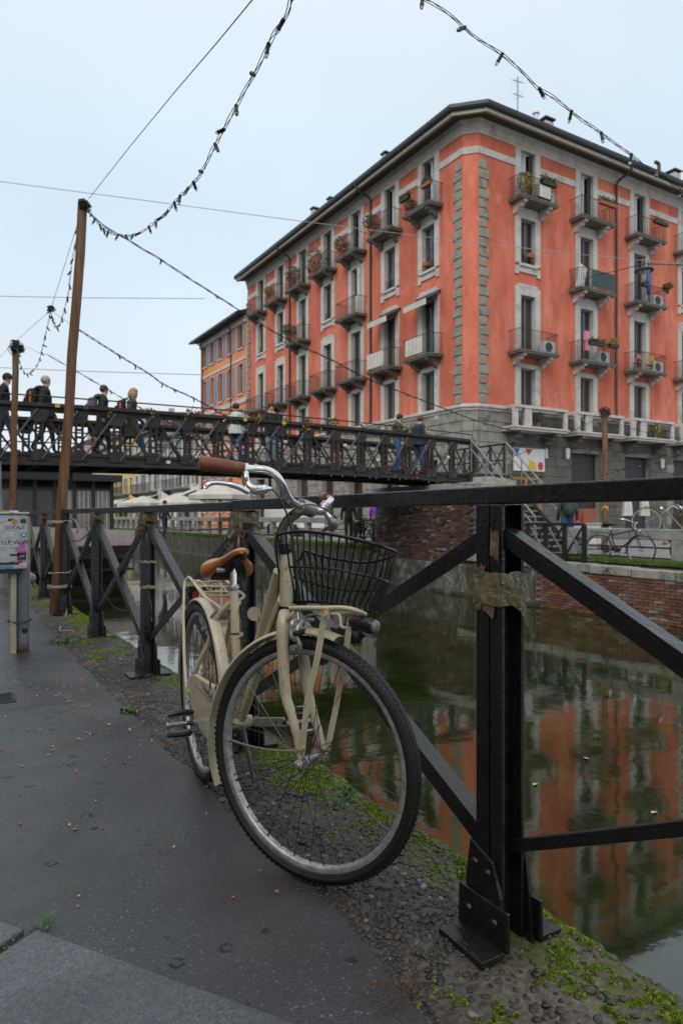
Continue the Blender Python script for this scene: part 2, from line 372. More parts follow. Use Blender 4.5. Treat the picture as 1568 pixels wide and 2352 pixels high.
ICO_V = []; ICO_F = []
def _ico():
    p = (1+5**.5)/2
    v = [V(q).normalized() for q in [(-1,p,0),(1,p,0),(-1,-p,0),(1,-p,0),(0,-1,p),(0,1,p),(0,-1,-p),(0,1,-p),(p,0,-1),(p,0,1),(-p,0,-1),(-p,0,1)]]
    f = [(0,11,5),(0,5,1),(0,1,7),(0,7,10),(0,10,11),(1,5,9),(5,11,4),(11,10,2),(10,7,6),(7,1,8),(3,9,4),(3,4,2),(3,2,6),(3,6,8),(3,8,9),(4,9,5),(2,4,11),(6,2,10),(8,6,7),(9,8,1)]
    v2 = list(v); cache = {}; f2 = []
    def mid(a, b):
        k = (min(a,b), max(a,b))
        if k not in cache: v2.append(((v2[a]+v2[b])/2).normalized()); cache[k] = len(v2)-1
        return cache[k]
    for a, b, c in f:
        x, y, z = mid(a,b), mid(b,c), mid(c,a); f2 += [(a,x,z),(b,y,x),(c,z,y),(x,y,z)]
    return np.array(v2, dtype=np.float32), np.array(f2, dtype=np.int32)
ICO_V, ICO_F = _ico()
def scatter_mesh(name, base_v, base_f, xf, m, smooth=True):
    """one mesh from many placed copies of a small shape: xf = list of (pos, 3x3)"""
    k = len(xf); nv, nf, fl = len(base_v), len(base_f), base_f.shape[1]
    A = np.array([x[1] for x in xf], dtype=np.float32); P0 = np.array([tuple(x[0]) for x in xf], dtype=np.float32)
    vs = np.einsum('kij,nj->kni', A, base_v)+P0[:, None, :]
    fs = (base_f[None]+(np.arange(k)*nv)[:, None, None]).reshape(-1)
    me = bpy.data.meshes.new(name); me.vertices.add(k*nv); me.vertices.foreach_set('co', vs.reshape(-1))
    me.loops.add(len(fs)); me.loops.foreach_set('vertex_index', fs.astype(np.int32))
    me.polygons.add(k*nf); me.polygons.foreach_set('loop_start', np.arange(0, k*nf*fl, fl, dtype=np.int32))
    me.polygons.foreach_set('use_smooth', [smooth]*(k*nf)); me.update(); me.validate()
    return obj(name, me, m)
def rotm(rx, ry, rz, s):
    return np.array(Matrix.Rotation(rz, 3, 'Z') @ Matrix.Rotation(ry, 3, 'Y') @ Matrix.Rotation(rx, 3, 'X') @ Matrix.Diagonal(V(s)))
rnd = random.Random(11)
xf = []
for i in range(15000):
    y = .55 + 6.5*(rnd.random()**1.6); l, r = strip_left(y), strip_right(y)
    x = l+.01+(r-l+.005)*rnd.random()
    q = nz(x, y, 2, 2.6)+.3*nz(x, y, 8, 8)
    if q < -.16 and rnd.random() < .7: continue
    if math.hypot(x-1.13, y-1.0) < .26 and rnd.random() < .8: continue
    s = .0045+.0065*rnd.random()**2
    if rnd.random() < .03: s *= 1.6
    xf.append(((x, y, strip_z(x, y)+s*.05), rotm(rnd.uniform(-.3,.3), rnd.uniform(-.3,.3), rnd.random()*6.3, (s*rnd.uniform(1,1.6), s, s*rnd.uniform(.35,.7)))))
tag(scatter_mesh('quay_pebbles', ICO_V, ICO_F, xf, MAT['pebble']), 'dark wet pebbles set in the old concrete along the canal edge', 'pebbles', kind='stuff')

# moss cushions and tufts
tri_v = np.array([(-.5,0,0),(.5,0,0),(.15,.3,1),(0,-.5,0),(0,.5,0),(-.2,-.1,.9)], dtype=np.float32); tri_f = np.array([(0,1,2),(3,4,5)], dtype=np.int32)
xf = []
for i in range(150000):
    y = .5+11*(rnd.random()**1.5); l, r = strip_left(y), strip_right(y); x = l+(r-l+.015)*rnd.random()**.6
    u = (x-l)/(r-l); q = nz(x, y, 6, 2.1)+.45*nz(x, y, 1, 7)+.55*nz(x, y, 3, 17)+.3*nz(x, y, 13, 45)+.9*(u-.64) - (.35 if y < 1.3 and x < 1.25 else 0)
    if q < .02: continue
    s = .0045+.0065*rnd.random()
    xf.append(((x, y, strip_z(x, y)+.004*min(1, q*2)), rotm(rnd.uniform(-.5,.5), rnd.uniform(-.5,.5), rnd.random()*6.3, (s*1.15, s*1.15, s*rnd.uniform(.35,.8)))))
tag(scatter_mesh('quay_moss', tri_v, tri_f, xf, MAT['moss'], False), 'bright green moss growing over the stony canal edge', 'moss', kind='stuff')

xf = []
for i in range(30000):
    y = .5+9*(rnd.random()**1.7); l, r = strip_left(y), strip_right(y); x = l+(r-l+.01)*rnd.random()**.6; u = (x-l)/(r-l)
    q = nz(x, y, 6, 2.1)+.45*nz(x, y, 1, 7)+.55*nz(x, y, 3, 17)+.9*(u-.64)
    if q < .08 or math.hypot(x-1.10, y-1.05) < .2: continue
    s = .006+.013*rnd.random()*min(1, q); xf.append(((x, y, strip_z(x, y)-.001), rotm(rnd.uniform(-.2,.2), rnd.uniform(-.2,.2), rnd.random()*6.3, (s*rnd.uniform(1,1.5), s, s*rnd.uniform(.35,.6)))))
tag(scatter_mesh('moss_cushions', ICO_V, ICO_F, xf, MAT['moss']), 'matted green moss cushions between the stones of the quay edge', 'moss', kind='stuff')

# granite paving slabs in the corner
def slab(pts, m, parent, h=.03, name='paving_slab'):
    mb = MB(); ins = []
    c = sum((V(p) for p in pts), V())/len(pts)
    mb.prism([V((p[0], p[1], -.12)) for p in pts], (0,0,.12+h)); return build(name, mb, m, parent, bevel=.006)
kerb = tag(thing('kerb_paving', None, None, (.2,1.6,0)), kind='structure')
A = [gz(*p) for p in ((86,2153),(330,2238),(614,2334),(700,2380))]; dirv = (A[3]-A[0]).normalized(); nrm = V((dirv.y, -dirv.x, 0))
if nrm.x > 0: nrm = -nrm
W = .34
e0 = A[0]; slab([e0, e0+dirv*1.25, e0+dirv*1.25+nrm*W, e0+nrm*W], MAT['granite'], kerb, .022)
e1 = e0-dirv*.022+V((-.012,.008,0)); slab([e1, e1+nrm*W, e1-dirv*.95+nrm*W, e1-dirv*.95], MAT['granite'], kerb, .016)
slab([e0+dirv*1.265, e0+dirv*2.4, e0+dirv*2.4+nrm*W, e0+dirv*1.265+nrm*W], MAT['granite'], kerb, .02)
slab([e1-dirv*.97, e1-dirv*.97+nrm*W, e1-dirv*2.1+nrm*W, e1-dirv*2.1], MAT['granite'], kerb, .018)

def leafy(name, pos, n, spread, size, m, label, cat, h=.02, lean=.7):
    mb = MB(); r = random.Random(int(abs(pos[0])*997+abs(pos[1])*131))
    for i in range(n):
        a = r.random()*6.28; d = spread*r.random()**.7; p = V(pos)+V((math.cos(a)*d, math.sin(a)*d, h*r.random()+.004)); b = r.random()*6.28
        L = size*r.uniform(.6, 1.2); dr = V((math.cos(b), math.sin(b), r.uniform(.1, lean))).normalized(); sd = V((-math.sin(b), math.cos(b), 0))*L*.32
        mb.add([p, p+dr*L*.45+sd, p+dr*L, p+dr*L*.45-sd], [(0,1,2),(0,2,3)])
        if i % 3 == 0: mb.tube([V(pos)+V((0,0,-.01)), p], .0007, 4)
    return one(name, mb, m, label, cat)
p = e0-dirv*.01+V((.02,.02,0)); leafy('weed', (p.x, p.y, 0), 50, .035, .012, MAT['weed'], 'low green weed in the joint between two granite slabs, beside the asphalt', 'weed')
p = e0+nrm*.09-dirv*.005; leafy('weed', (p.x, p.y, .0), 26, .03, .011, MAT['weed'], 'tiny green sprig deep in the joint between the two granite slabs', 'weed')
p = gz(775, 1838); leafy('clover_weed', (p.x, p.y, -.01), 90, .09, .014, MAT['weed'], 'flat patch of small round weed leaves on the pebbles seen through the front wheel', 'weed', .012)
p = gz(800, 1820); leafy('weed', (p.x, p.y, -.01), 22, .025, .028, MAT['weed'], 'upright weed sprig on the pebbles seen through the front wheel spokes', 'weed', .015, 1.6)
p = gz(425, 2460*.6125); leafy('weed', (strip_left(3.6)+.0, 3.62, -.01), 60, .05, .03, MAT['grass'], 'grass tuft at the ragged asphalt edge behind the bicycle', 'weed', .01, 2)
leafy('weed', (strip_left(5.9)+.03, 5.9, -.01), 90, .12, .03, MAT['grass'], 'grass tuft at the asphalt edge near the wooden pole', 'weed', .01, 2)
# dead roots near the first post
mb = MB(); r = random.Random(5)
for i in range(46):
    a = gz(920+r.uniform(-60,40), 2262+r.uniform(-8,60)); b = r.random()*6.28; pts = [a+V((0,0,.004))]
    for k in range(5): b += r.uniform(-.5,.5); pts.append(pts[-1]+V((math.cos(b)*.014, math.sin(b)*.014, r.uniform(-.003,.004))))
    mb.tube(pts, .0006, 4)
mat('dead_root', (.11,.055,.028), .7)
one('dead_roots', mb, MAT['dead_root'], 'dry brown roots and twigs at the asphalt edge near the first post', 'roots', kind='stuff')

# berries and leaves lying about
t = NT('berry'); gi = t.n('ShaderNodeNewGeometry').outputs['Random Per Island']
t.set(Base_Color=t.ramp(gi, [(0, (.42,.10,.06)), (.35, (.50,.20,.11)), (.7, (.50,.32,.16)), (1, (.55,.45,.28))]), Roughness=.35); MAT['berry'] = t.m
xf = []
for i in range(215):
    if i < 180: p = gz(30+rnd.gauss(190,130), 1530+abs(rnd.gauss(60,80)))
    elif i < 200: p = gz(rnd.uniform(0,480), rnd.uniform(1500,1960))
    else: p = gz(rnd.uniform(0,760), rnd.uniform(1700,2150))
    if p.y > 6 or p.x > strip_left(p.y)+.12 or p.y < 1.4: continue
    s = rnd.uniform(.0034,.0058)
    z = 0 if p.x < strip_left(p.y) else strip_z(p.x, p.y)+.004
    xf.append(((p.x, p.y, z+s*.6), rotm(rnd.random()*3, rnd.random()*3, 0, (s*rnd.uniform(.8,1.5), s*.9, s*rnd.uniform(.4,.8)))))
tag(scatter_mesh('fallen_berries', ICO_V, ICO_F, xf, MAT['berry']), 'small pink and orange fallen berries scattered over the wet asphalt', 'berries', kind='stuff')
t = NT('dead_leaf'); gi = t.n('ShaderNodeNewGeometry').outputs['Random Per Island']
t.set(Base_Color=t.ramp(gi, [(0, (.45,.26,.05)), (.5, (.52,.40,.10)), (1, (.5,.45,.33))]), Roughness=.5); MAT['dead_leaf'] = t.m
def leaf_mb(mb, p, L, a, curl=.3):
    d = V((math.cos(a), math.sin(a), 0)); s = V((-d.y, d.x, 0)); pts = []
    for u, w in ((0,0),(.25,.3),(.5,.38),(.75,.25),(1,0)):
        pts.append((u, w))
    up = V((0,0,1)); vs = [p+d*L*u+up*L*curl*(abs(u-.5)) for u, w in pts]+[p+d*L*u+s*L*w+up*L*(curl*.6+.1) for u, w in pts[1:4]]+[p+d*L*u-s*L*w+up*L*(curl*.5) for u, w in pts[1:4]]
    mb.add(vs, [(0,1,5),(1,2,6,5),(2,3,7,6),(3,4,7),(0,8,1),(1,8,9,2),(2,9,10,3),(3,10,4)])
mb = MB()
for px, py in ((487,1742),(300,1678),(160,1613),(372,1655),(330,1660),(176,1700),(420,1650),(470,1620),(250,1665),(130,1600)):
    p = gz(px, py); 
    for k in range(2): leaf_mb(mb, V((p.x+rnd.uniform(-.01,.01), p.y+rnd.uniform(-.01,.01), .003)), rnd.uniform(.012,.022), rnd.random()*6.3)
one('fallen_leaves', mb, MAT['dead_leaf'], 'yellow scraps of fallen leaf on the dark asphalt', 'leaves', kind='stuff')
# drain grating at the left edge
g = thing('drain_grate', 'cast iron drain grate let into the asphalt at the left edge', 'drain grate', gz(-20,1608)); c = g.location
mat('cast_iron', (.045,.045,.05), .45, .6, bump=.3, bs=60)
mb = MB().box(c.x-.14, c.x+.12, c.y-.11, c.y-.095, -.01, .005).box(c.x-.14, c.x+.12, c.y+.095, c.y+.11, -.01, .005).box(c.x+.105, c.x+.12, c.y-.095, c.y+.095, -.01, .005); build('frame', mb, MAT['cast_iron'], g)
for k in range(9): build('bar', MB().box(c.x-.14, c.x+.10, c.y-.09+k*.022, c.y-.078+k*.022, -.01, .003), MAT['cast_iron'], g)

# canal water and floating leaves
mb = MB(); mb.quad((1.30,-30,-1.2),(13.2,-30,-1.2),(13.2,400,-1.2),(1.30,400,-1.2)); tag(build('canal_water', mb, MAT['water']), kind='structure')
mb = MB(); r = random.Random(3)
for px, py in ((1350,1745),(1505,1865),(1300,1930),(1230,1800)):
    q = gz(px, py, -1.2); leaf_mb(mb, V((q.x, q.y, -1.197)), .06, r.random()*6, .1)
one('floating_leaves', mb, MAT['dead_leaf'], 'orange leaves floating on the dark green canal water', 'leaves', kind='stuff')

# ---- far bank
mb = MB(); mb.quad((13.5,-40,0),(400,-40,0),(400,400,0),(13.5,400,0)); tag(build('far_street', mb, MAT['street']), kind='structure')
bank = tag(thing('far_bank_wall', None, None, (13,10,0)), kind='structure')
build('wall_core', MB().box(13.03, 13.6, -30, 19.6, -2, -.27), MAT['mortar'], bank)
build('mossy_wall', MB().box(12.98, 13.6, 19.6, 150, -2, -.10), MAT['mossy_wall'], bank)
build('plastered_wall', MB().box(12.97, 13.03, 12.25, 14.4, -2, -.28), MAT['patchy_wall'], bank)
build('water_ledge', MB().box(12.75, 12.97, 12.0, 150, -2, -1.12), MAT['mossy_wall'], bank)
r = random.Random(21)
brick_me = [mesh_of(MB().box(-.06, .0, -.118+r.uniform(-.006,.006), .118+r.uniform(-.006,.006), -.03, .03+r.uniform(-.004,.003)), name='brick') for i in range(5)]
for me in brick_me: me.materials.append(MAT['brick'])
for row in range(14):
    for k in range(17):
        y = 7.9+k*.252+(.126 if row % 2 else 0); 
        if y > 12.2: continue
        obj('brick', r.choice(brick_me), None, bank, V((13.0+r.uniform(-.002,.02), y, -1.27+row*.071))-bank.location)
y = 5.0
while y < 14.3:
    L = r.uniform(.75, 1.15); zt = -.05-.012*(13-y)
    build('coping_stone', MB().box(12.94+r.uniform(-.02,.02), 13.38, y, y+L-.03, zt-.20, zt+r.uniform(-.01,.015)), MAT['coping'], bank, bevel=.02); y += L
def grass_stuff(name, n, fx, fy, fz, h, label, seed=1):
    r = random.Random(seed); xf = []
    for i in range(n):
        x, y = fx(r), fy(r); s = h*r.uniform(.5,1.1)
        xf.append(((x, y, fz(x, y)), rotm(r.uniform(-.5,.5), r.uniform(-.5,.5), r.random()*6.3, (s*.22, s*.22, s))))
    return tag(scatter_mesh(name, tri_v, tri_f, xf, MAT['grass'], False), label, 'grass', kind='stuff')
grass_stuff('bank_grass', 12000, lambda r: r.uniform(13.36,14.0), lambda r: 5+8.2*r.random(), lambda x, y: -.05, .13, 'short green grass along the coping stones in front of the parked bicycles', 1)
mat('soil', (.05,.04,.025), .9, var=.4); build('bank_soil', MB().box(13.3, 14.0, -30, 14.3, -.4, -.09), MAT['soil'], bank)
grass_stuff('bank_grass', 16000, lambda r: r.uniform(12.95,13.5), lambda r: 19.7+60*r.random()**1.5, lambda x, y: -.12, .2, 'long green grass and moss along the water below the stone balustrade', 2)
# ================================================================ corner building and the street front behind it
def plaster(name, col, dark, light):
    t = NT(name)
    c = t.ramp(t.noise(.55, 6, .65, stretch=(1,1,.45)), [(.3, dark), (.5, col), (.7, light)])
    c = t.mix(t.ramp(t.noise(2.4, 6, .7, stretch=(1,1,.3)), [(.45, 0), (.72, .55)]), c, tuple(x*.66 for x in dark)); c = t.mix(t.ramp(t.noise(1.1, 6, .75, dist=.5), [(.58, 0), (.72, .4)]), c, tuple(min(1, x*1.25+.05) for x in light))
    t.set(Base_Color=c, Roughness=.85); t.bump(t.noise(9, 5), .25, .02); MAT[name] = t.m
plaster('red_plaster', (.575,.145,.080), (.44,.10,.055), (.67,.225,.15))
plaster('orange_plaster', (.66,.245,.11), (.57,.195,.085), (.72,.31,.16))
mat('trim', (.49,.455,.415), .8, var=.18, vs=2.5, bump=.2, bs=20, stain=(.34,.315,.28), ss=1.2)
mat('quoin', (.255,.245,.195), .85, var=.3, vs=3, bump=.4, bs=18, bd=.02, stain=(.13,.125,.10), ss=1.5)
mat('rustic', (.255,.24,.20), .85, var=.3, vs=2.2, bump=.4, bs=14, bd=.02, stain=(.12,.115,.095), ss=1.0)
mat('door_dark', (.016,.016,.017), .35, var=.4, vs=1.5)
mat('rustic_dark', (.125,.117,.10), .85, var=.3, vs=2.2, bump=.4, bs=14, bd=.02, stain=(.08,.075,.065), ss=1.0)  # street-side stone: dirtier, with the shade under the balconies put into its colour
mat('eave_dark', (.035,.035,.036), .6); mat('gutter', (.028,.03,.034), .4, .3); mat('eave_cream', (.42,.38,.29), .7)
mat('slab', (.15,.145,.12), .8, var=.35, stain=(.06,.06,.05))
mat('iron', (.020,.020,.021), .5, .2); mat('pipe', (.035,.03,.03), .5)
mat('roof_tile', (.10,.065,.05), .85, var=.4, vs=3)
t = NT('dark_glass'); t.set(Base_Color=t.ramp(t.noise(.8, 3), [(.35, (.014,.015,.016)), (.55, (.03,.034,.038)), (.78, (.13,.135,.135))]), Roughness=.06, IOR=1.5); MAT['glass'] = t.m
t = NT('curtain_glass'); t.set(Base_Color=t.ramp(t.noise(1.6, 3, stretch=(3,3,.3)), [(.4, (.20,.24,.26)), (.6, (.50,.54,.56))]), Roughness=.08, IOR=1.5); MAT['curtain'] = t.m
t = NT('roller_shutter'); w = t.n('ShaderNodeTexWave', i_Vector=t.co(), i_Scale=5.0, wave_type='BANDS', bands_direction='Z')
t.set(Base_Color=t.mix(t.noise(2, 3), (.030,.024,.02), (.055,.045,.038)), Roughness=.6); t.bump(w.outputs[0], .7, .02); MAT['shutter'] = t.m
mat('grey_shutter', (.22,.24,.28), .6, bump=.3, bs=8); mat('window_wood', (.16,.155,.14), .6); mat('brown_shutter', (.085,.03,.02), .6)
mat('white_paint', (.62,.62,.60), .5, var=.12); mat('ac_white', (.52,.52,.50), .5, var=.1); mat('ac_dark', (.05,.05,.05), .6)
mat('canvas', (.52,.49,.43), .8, var=.2, vs=2); mat('dark_canvas', (.20,.18,.15), .8, var=.2); mat('green_screen', (.03,.07,.065), .7)
mat('terracotta', (.30,.09,.05), .8); mat('door_brown', (.055,.02,.012), .5); mat('shop_yellow', (.36,.21,.06), .5)
mat('red_item', (.5,.03,.03), .5); mat('blue_item', (.03,.08,.35), .5); mat('pink_item', (.6,.2,.28), .5); mat('yellow_item', (.62,.42,.03), .5)
t = NT('leaf_mass'); gi = t.n('ShaderNodeNewGeometry').outputs['Random Per Island']
t.set(Base_Color=t.ramp(gi, [(0, (.02,.035,.012)), (.6, (.06,.09,.025)), (.93, (.12,.14,.03)), (1, (.3,.2,.03))]), Roughness=.6); MAT['leafmass'] = t.m
t = NT('yellow_leaf_mass'); gi = t.n('ShaderNodeNewGeometry').outputs['Random Per Island']
t.set(Base_Color=t.ramp(gi, [(0, (.12,.13,.02)), (.6, (.32,.28,.03)), (1, (.42,.30,.04))]), Roughness=.6); MAT['yleaf'] = t.m

class Face:
    """a facade: u along the wall, z up, n outwards"""
    def __init__(s, o, u): s.o = V(o); s.u = V(u).normalized(); s.n = V((0,0,1)).cross(s.u)*-1
    def p(s, u, z, n=0): return s.o+s.u*u+V((0,0,z))+s.n*n
    def box(s, mb, u0, u1, z0, z1, n0, n1):
        return mb.hexa([s.p(u0,z0,n0), s.p(u1,z0,n0), s.p(u1,z0,n1), s.p(u0,z0,n1), s.p(u0,z1,n0), s.p(u1,z1,n0), s.p(u1,z1,n1), s.p(u0,z1,n1)])
    def wall(s, mb, u0, u1, z0, z1, holes, depth=.25, rv=None):
        us = sorted({u0, u1} | {h[0] for h in holes} | {h[1] for h in holes}); zs = sorted({z0, z1} | {h[2] for h in holes} | {h[3] for h in holes})
        us = [u for u in us if u0-1e-6 <= u <= u1+1e-6]; zs = [z for z in zs if z0-1e-6 <= z <= z1+1e-6]
        for i in range(len(us)-1):
            for j in range(len(zs)-1):
                a, b = (us[i]+us[i+1])/2, (zs[j]+zs[j+1])/2
                if any(h[0] < a < h[1] and h[2] < b < h[3] for h in holes): continue
                mb.quad(s.p(us[i],zs[j]), s.p(us[i+1],zs[j]), s.p(us[i+1],zs[j+1]), s.p(us[i],zs[j+1]))
        for a, b, c, d in holes:
            q = [(a,c),(b,c),(b,d),(a,d)]
            for k in range(4):
                (x0,y0),(x1,y1) = q[k], q[(k+1) % 4]
                (rv or mb).quad(s.p(x0,y0), s.p(x0,y0,-depth), s.p(x1,y1,-depth), s.p(x1,y1))
        return mb

def window(f, par, u, z0, z1, w, style, rr):
    """opening filled with frame, panes and shutters"""
    mb = MB(); d = .16
    f.box(mb, u-w/2, u-w/2+.07, z0, z1, -.24, -d); f.box(mb, u+w/2-.07, u+w/2, z0, z1, -.24, -d); f.box(mb, u-w/2+.07, u+w/2-.07, z1-.08, z1, -.24, -d); f.box(mb, u-w/2+.07, u+w/2-.07, z0, z0+.09, -.24, -d); f.box(mb, u-.04, u+.04, z0+.09, z1-.08, -.235, -d-.005)
    fr = build('window', mb, MAT['white_paint' if style in 'gh' else 'window_wood'], par)
    for a, b, k in ((u-w/2+.07, u-.04, 0), (u+.04, u+w/2-.07, 1)):
        if style == 's': m_ = 'shutter'
        elif style == 'g': m_ = 'curtain' if k == (0 if f.u.x > .5 else 1) else 'glass'
        elif style == 'h': m_ = 'curtain' if rr.random() < .35 else 'glass'
        else: m_ = 'glass' if rr.random() < .7 else 'shutter'
        f_ = MB(); f.box(f_, a, b, z0+.09, z1-.08, -.225, -.20); build('shutter' if m_ == 'shutter' else 'pane', f_, MAT[m_], fr)
    if style == 'g':      # one leaf of the shutter folded back in the opening
        f_ = MB(); k = 1 if f.u.x > .5 else -1
        f.box(f_, u+k*(w/2-.30) if k > 0 else u-w/2+.02, u+w/2-.02 if k > 0 else u-w/2+.30, z0+.03, z1-.05, -.14, -.10); build('shutter', f_, MAT['shutter'], fr)
    return fr

def surround(f, par, u, z0, z1, w, lug=True, sill=False, top=None, ww=.36):
    mb = MB(); h = .07; a, b = u-w/2+.012, u+w/2-.012
    mb.quad(f.p(a,z0,.07), f.p(a,z1,.07), f.p(a,z1,-.16), f.p(a,z0,-.16)); mb.quad(f.p(b,z0,.07), f.p(b,z0,-.16), f.p(b,z1,-.16), f.p(b,z1,.07)); mb.quad(f.p(a,z1-.012,.07), f.p(b,z1-.012,.07), f.p(b,z1-.012,-.16), f.p(a,z1-.012,-.16))
    t_ = z1+.42 if top is None else top
    f.box(mb, u-w/2-ww, u-w/2, z0, z1, 0, h); f.box(mb, u+w/2, u+w/2+ww, z0, z1, 0, h); f.box(mb, u-w/2-ww, u+w/2+ww, z1, t_, 0, h)
    if lug: f.box(mb, u-w/2-ww+.18, u+w/2+ww-.18, t_, t_+.13, 0, h+.01)
    if sill:
        f.box(mb, u-w/2-ww, u+w/2+ww, z0-.42, z0-.13, 0, h); f.box(mb, u-w/2-.1, u+w/2+.1, z0-.13, z0, 0, .16)
        f.box(mb, u-w/2-ww, u-w/2-.12, z0-.55, z0-.42, 0, h); f.box(mb, u+w/2+.12, u+w/2+ww, z0-.55, z0-.42, 0, h)
    return build('window_surround', mb, MAT['trim'], par)

def balcony(f, par, u, z, w=2.5, dep=.85, rail=1.0, screen=None):
    mb = MB(); f.box(mb, u-w/2, u+w/2, z-.17, z, 0.0, dep); f.box(mb, u-w/2-.04, u+w/2+.04, z-.08, z-.02, 0.0, dep+.04)
    b = build('balcony', mb, MAT['slab'], par)
    for s in (-1, 1):
        mb = MB(); c = u+s*(w/2-.42); q = [(0,-.17),(dep-.08,-.17),(dep-.08,-.28),(dep-.25,-.30),(dep-.32,-.42),(dep-.5,-.46),(.18,-.62),(0,-.66)]
        mb.prism([f.p(c-.12, z+b_, a_) for a_, b_ in q], f.u*.24); build('bracket', mb, MAT['trim' if f.u.x > .5 else 'slab'], b)
    mb = MB(); n0 = dep-.05
    for hgt in (rail, .06): mb.tube([f.p(u-w/2+.03, z+hgt, .0), f.p(u-w/2+.03, z+hgt, n0), f.p(u+w/2-.03, z+hgt, n0), f.p(u+w/2-.03, z+hgt, .0)], .018 if hgt > .5 else .012, 5)
    k = int(w/.125)
    for i in range(k+1):
        x = u-w/2+.03+(w-.06)*i/k; mb.bar(f.p(x, z+.06, n0), f.p(x, z+rail, n0), .014, .014)
    for s in (-1, 1):
        for i in range(1, 6): mb.bar(f.p(u+s*(w/2-.03), z+.06, n0*i/6), f.p(u+s*(w/2-.03), z+rail, n0*i/6), .014, .014)
        for i in range(3):   # scrollwork under the rail at the corners
            c = f.p(u+s*(w/2-.14-i*.22), z+rail-.10, n0); mb.tube([c+f.u*.07*math.cos(a)+V((0,0,.07*math.sin(a))) for a in [j*.7 for j in range(9)]], .008, 4, closed=True)
    build('railing', mb, MAT['iron'], b)
    if screen:
        mb = MB(); m_, a0, a1 = screen
        nn = max(3, int((a1-a0)/.16))
        for i in range(nn):
            x0 = u+a0+(a1-a0)*i/nn; x1 = u+a0+(a1-a0)*(i+1)/nn
            f.box(mb, x0+.008, x1-.008, z+.12, z+rail-.04, n0+.02, n0+.03+.012*(i % 2))
        build('screen', mb, MAT[m_], b)
    return b

pc = [0]
def plant(pos, r, h, label, group=None, m='leafmass', pot='terracotta', n=240, trough=None):
    pc[0] += 1; rr = random.Random(pc[0]); p = V(pos)
    t_ = thing('potted_plant', label, 'plant', p, group)
    if trough is not None: tb = MB().obox(p+V((0,0,.09)), V(trough)*.5, V((trough[1], -trough[0], 0)).normalized()*.09, V((0,0,.09)))
    else: tb = MB().lathe(p, (0,0,1), [(0, r*.32), (.22, r*.42), (.24, r*.46), (.26, r*.44)], 10)
    build('trough' if trough is not None else 'pot', tb, MAT[pot], t_)
    xf = []; z0 = .2 if trough is None else .16
    for i in range(n):
        a = rr.random()*6.28; q = rr.random()**.5; e = rr.random()
        if trough is not None: c = p+V(trough)*(rr.random()-.5)+V((math.cos(a)*r*.5*q, math.sin(a)*r*.5*q, z0+h*e*(.5+.5*math.sin(i*.37))))
        else: c = p+V((math.cos(a)*r*q*(.5+.8*math.sin(e*3)), math.sin(a)*r*q*(.5+.8*math.sin(e*3)), z0+h*e))
        s = rr.uniform(.05, .10); xf.append((c, rotm(rr.uniform(-1,1), rr.uniform(-1,1), rr.random()*6.3, (s, s, s))))
    o = scatter_mesh('foliage', tri_v, tri_f, xf, MAT[m], False); o.data.transform(Matrix.Translation(-p)); o.parent = t_; return t_
def ac_unit(f, u, z, n, label):
    t_ = thing('air_conditioner', label, 'air conditioner', f.p(u, z, n), 'air conditioners on the balconies')
    build('case', f.box(MB(), u-.42, u+.42, z+.06, z+.64, n-.14, n+.14), MAT['ac_white'], t_, bevel=.02)
    build('fan_grille', MB().lathe(f.p(u-.1, z+.35, n+.14), f.n, [(0,.24),(.012,.24),(.012,.20),(.004,.2)], 18), MAT['ac_dark'], t_)
    for s in (-.3, .3): build('foot', f.box(MB(), u+s-.04, u+s+.04, z, z+.06, n-.12, n+.12), MAT['ac_dark'], t_)

BX = 22.0; YL = 25.367; YR = 24.817; CH = .55
bld = thing('corner_building', 'large terracotta red corner apartment house with grey stone quoins and iron balconies', 'building', (BX, YL, 0))
FL = Face((BX, 51.6, 0), (0,-1,0))              # canal front, u runs towards the corner
FR = Face((BX+CH, YR, 0), (1,0,0)); LR = 24.0
LL = 51.6-YL
FC = Face((BX, YL, 0), (CH, -CH, 0)); LC = CH*math.sqrt(2)
ul = lambda y: 51.6-y
ur = lambda x: x-(BX+CH)
colsL = [27.95, 31.4, 34.95, 38.4, 41.9, 45.4, 48.9]; colsR = [25.8, 30.2, 34.7, 39.2, 43.7]
patL = {0: 'bwbd', 1: 'bwbd', 2: 'bbbd', 3: 'bwbd', 4: 'bbbd', 5: 'bwbd', 6: 'bwbd'}
patR = {0: 'bwbs', 1: 'bbbs', 2: 'bbbs', 3: 'bwbs', 4: 'bbbs'}
OW = 1.02
holesL, holesR = [], []
for cols, hl, uf, pat in ((colsL, holesL, ul, patL), (colsR, holesR, ur, patR)):
    for i, c in enumerate(cols):
        u = uf(c); a, b = u-OW/2, u+OW/2
        hl.append((a, b, 16.75, 19.42))
        hl.append((a, b, 13.72, 16.0) if pat[i][1] == 'w' else (a, b, 13.0, 16.0))
        hl.append((a, b, 9.2, 12.15)); hl.append((a, b, 5.95, 8.47))
rvm = MB(); mbw = MB(); FL.wall(mbw, 0, LL, 6.2, 20.3, holesL, rv=rvm); FR.wall(mbw, 0, LR, 6.2, 20.3, holesR, rv=rvm); FC.wall(mbw, 0, LC, 6.2, 20.3, [])
mbw.quad(FR.p(LR,6.2), FR.p(LR,6.2,-14), FR.p(LR,20.3,-14), FR.p(LR,20.3)); mbw.quad(FL.p(0,6.2), FL.p(0,6.2,-14), FL.p(0,20.3,-14), FL.p(0,20.3))
build('wall', mbw, MAT['red_plaster'], bld)
build('inner_dark', MB().box(BX+.32, BX+16, YR+14, 51.5, 0, 20.2).box(BX+.9, BX+LR, YR+.32, YR+14, 0, 20.2), MAT['eave_dark'], bld)

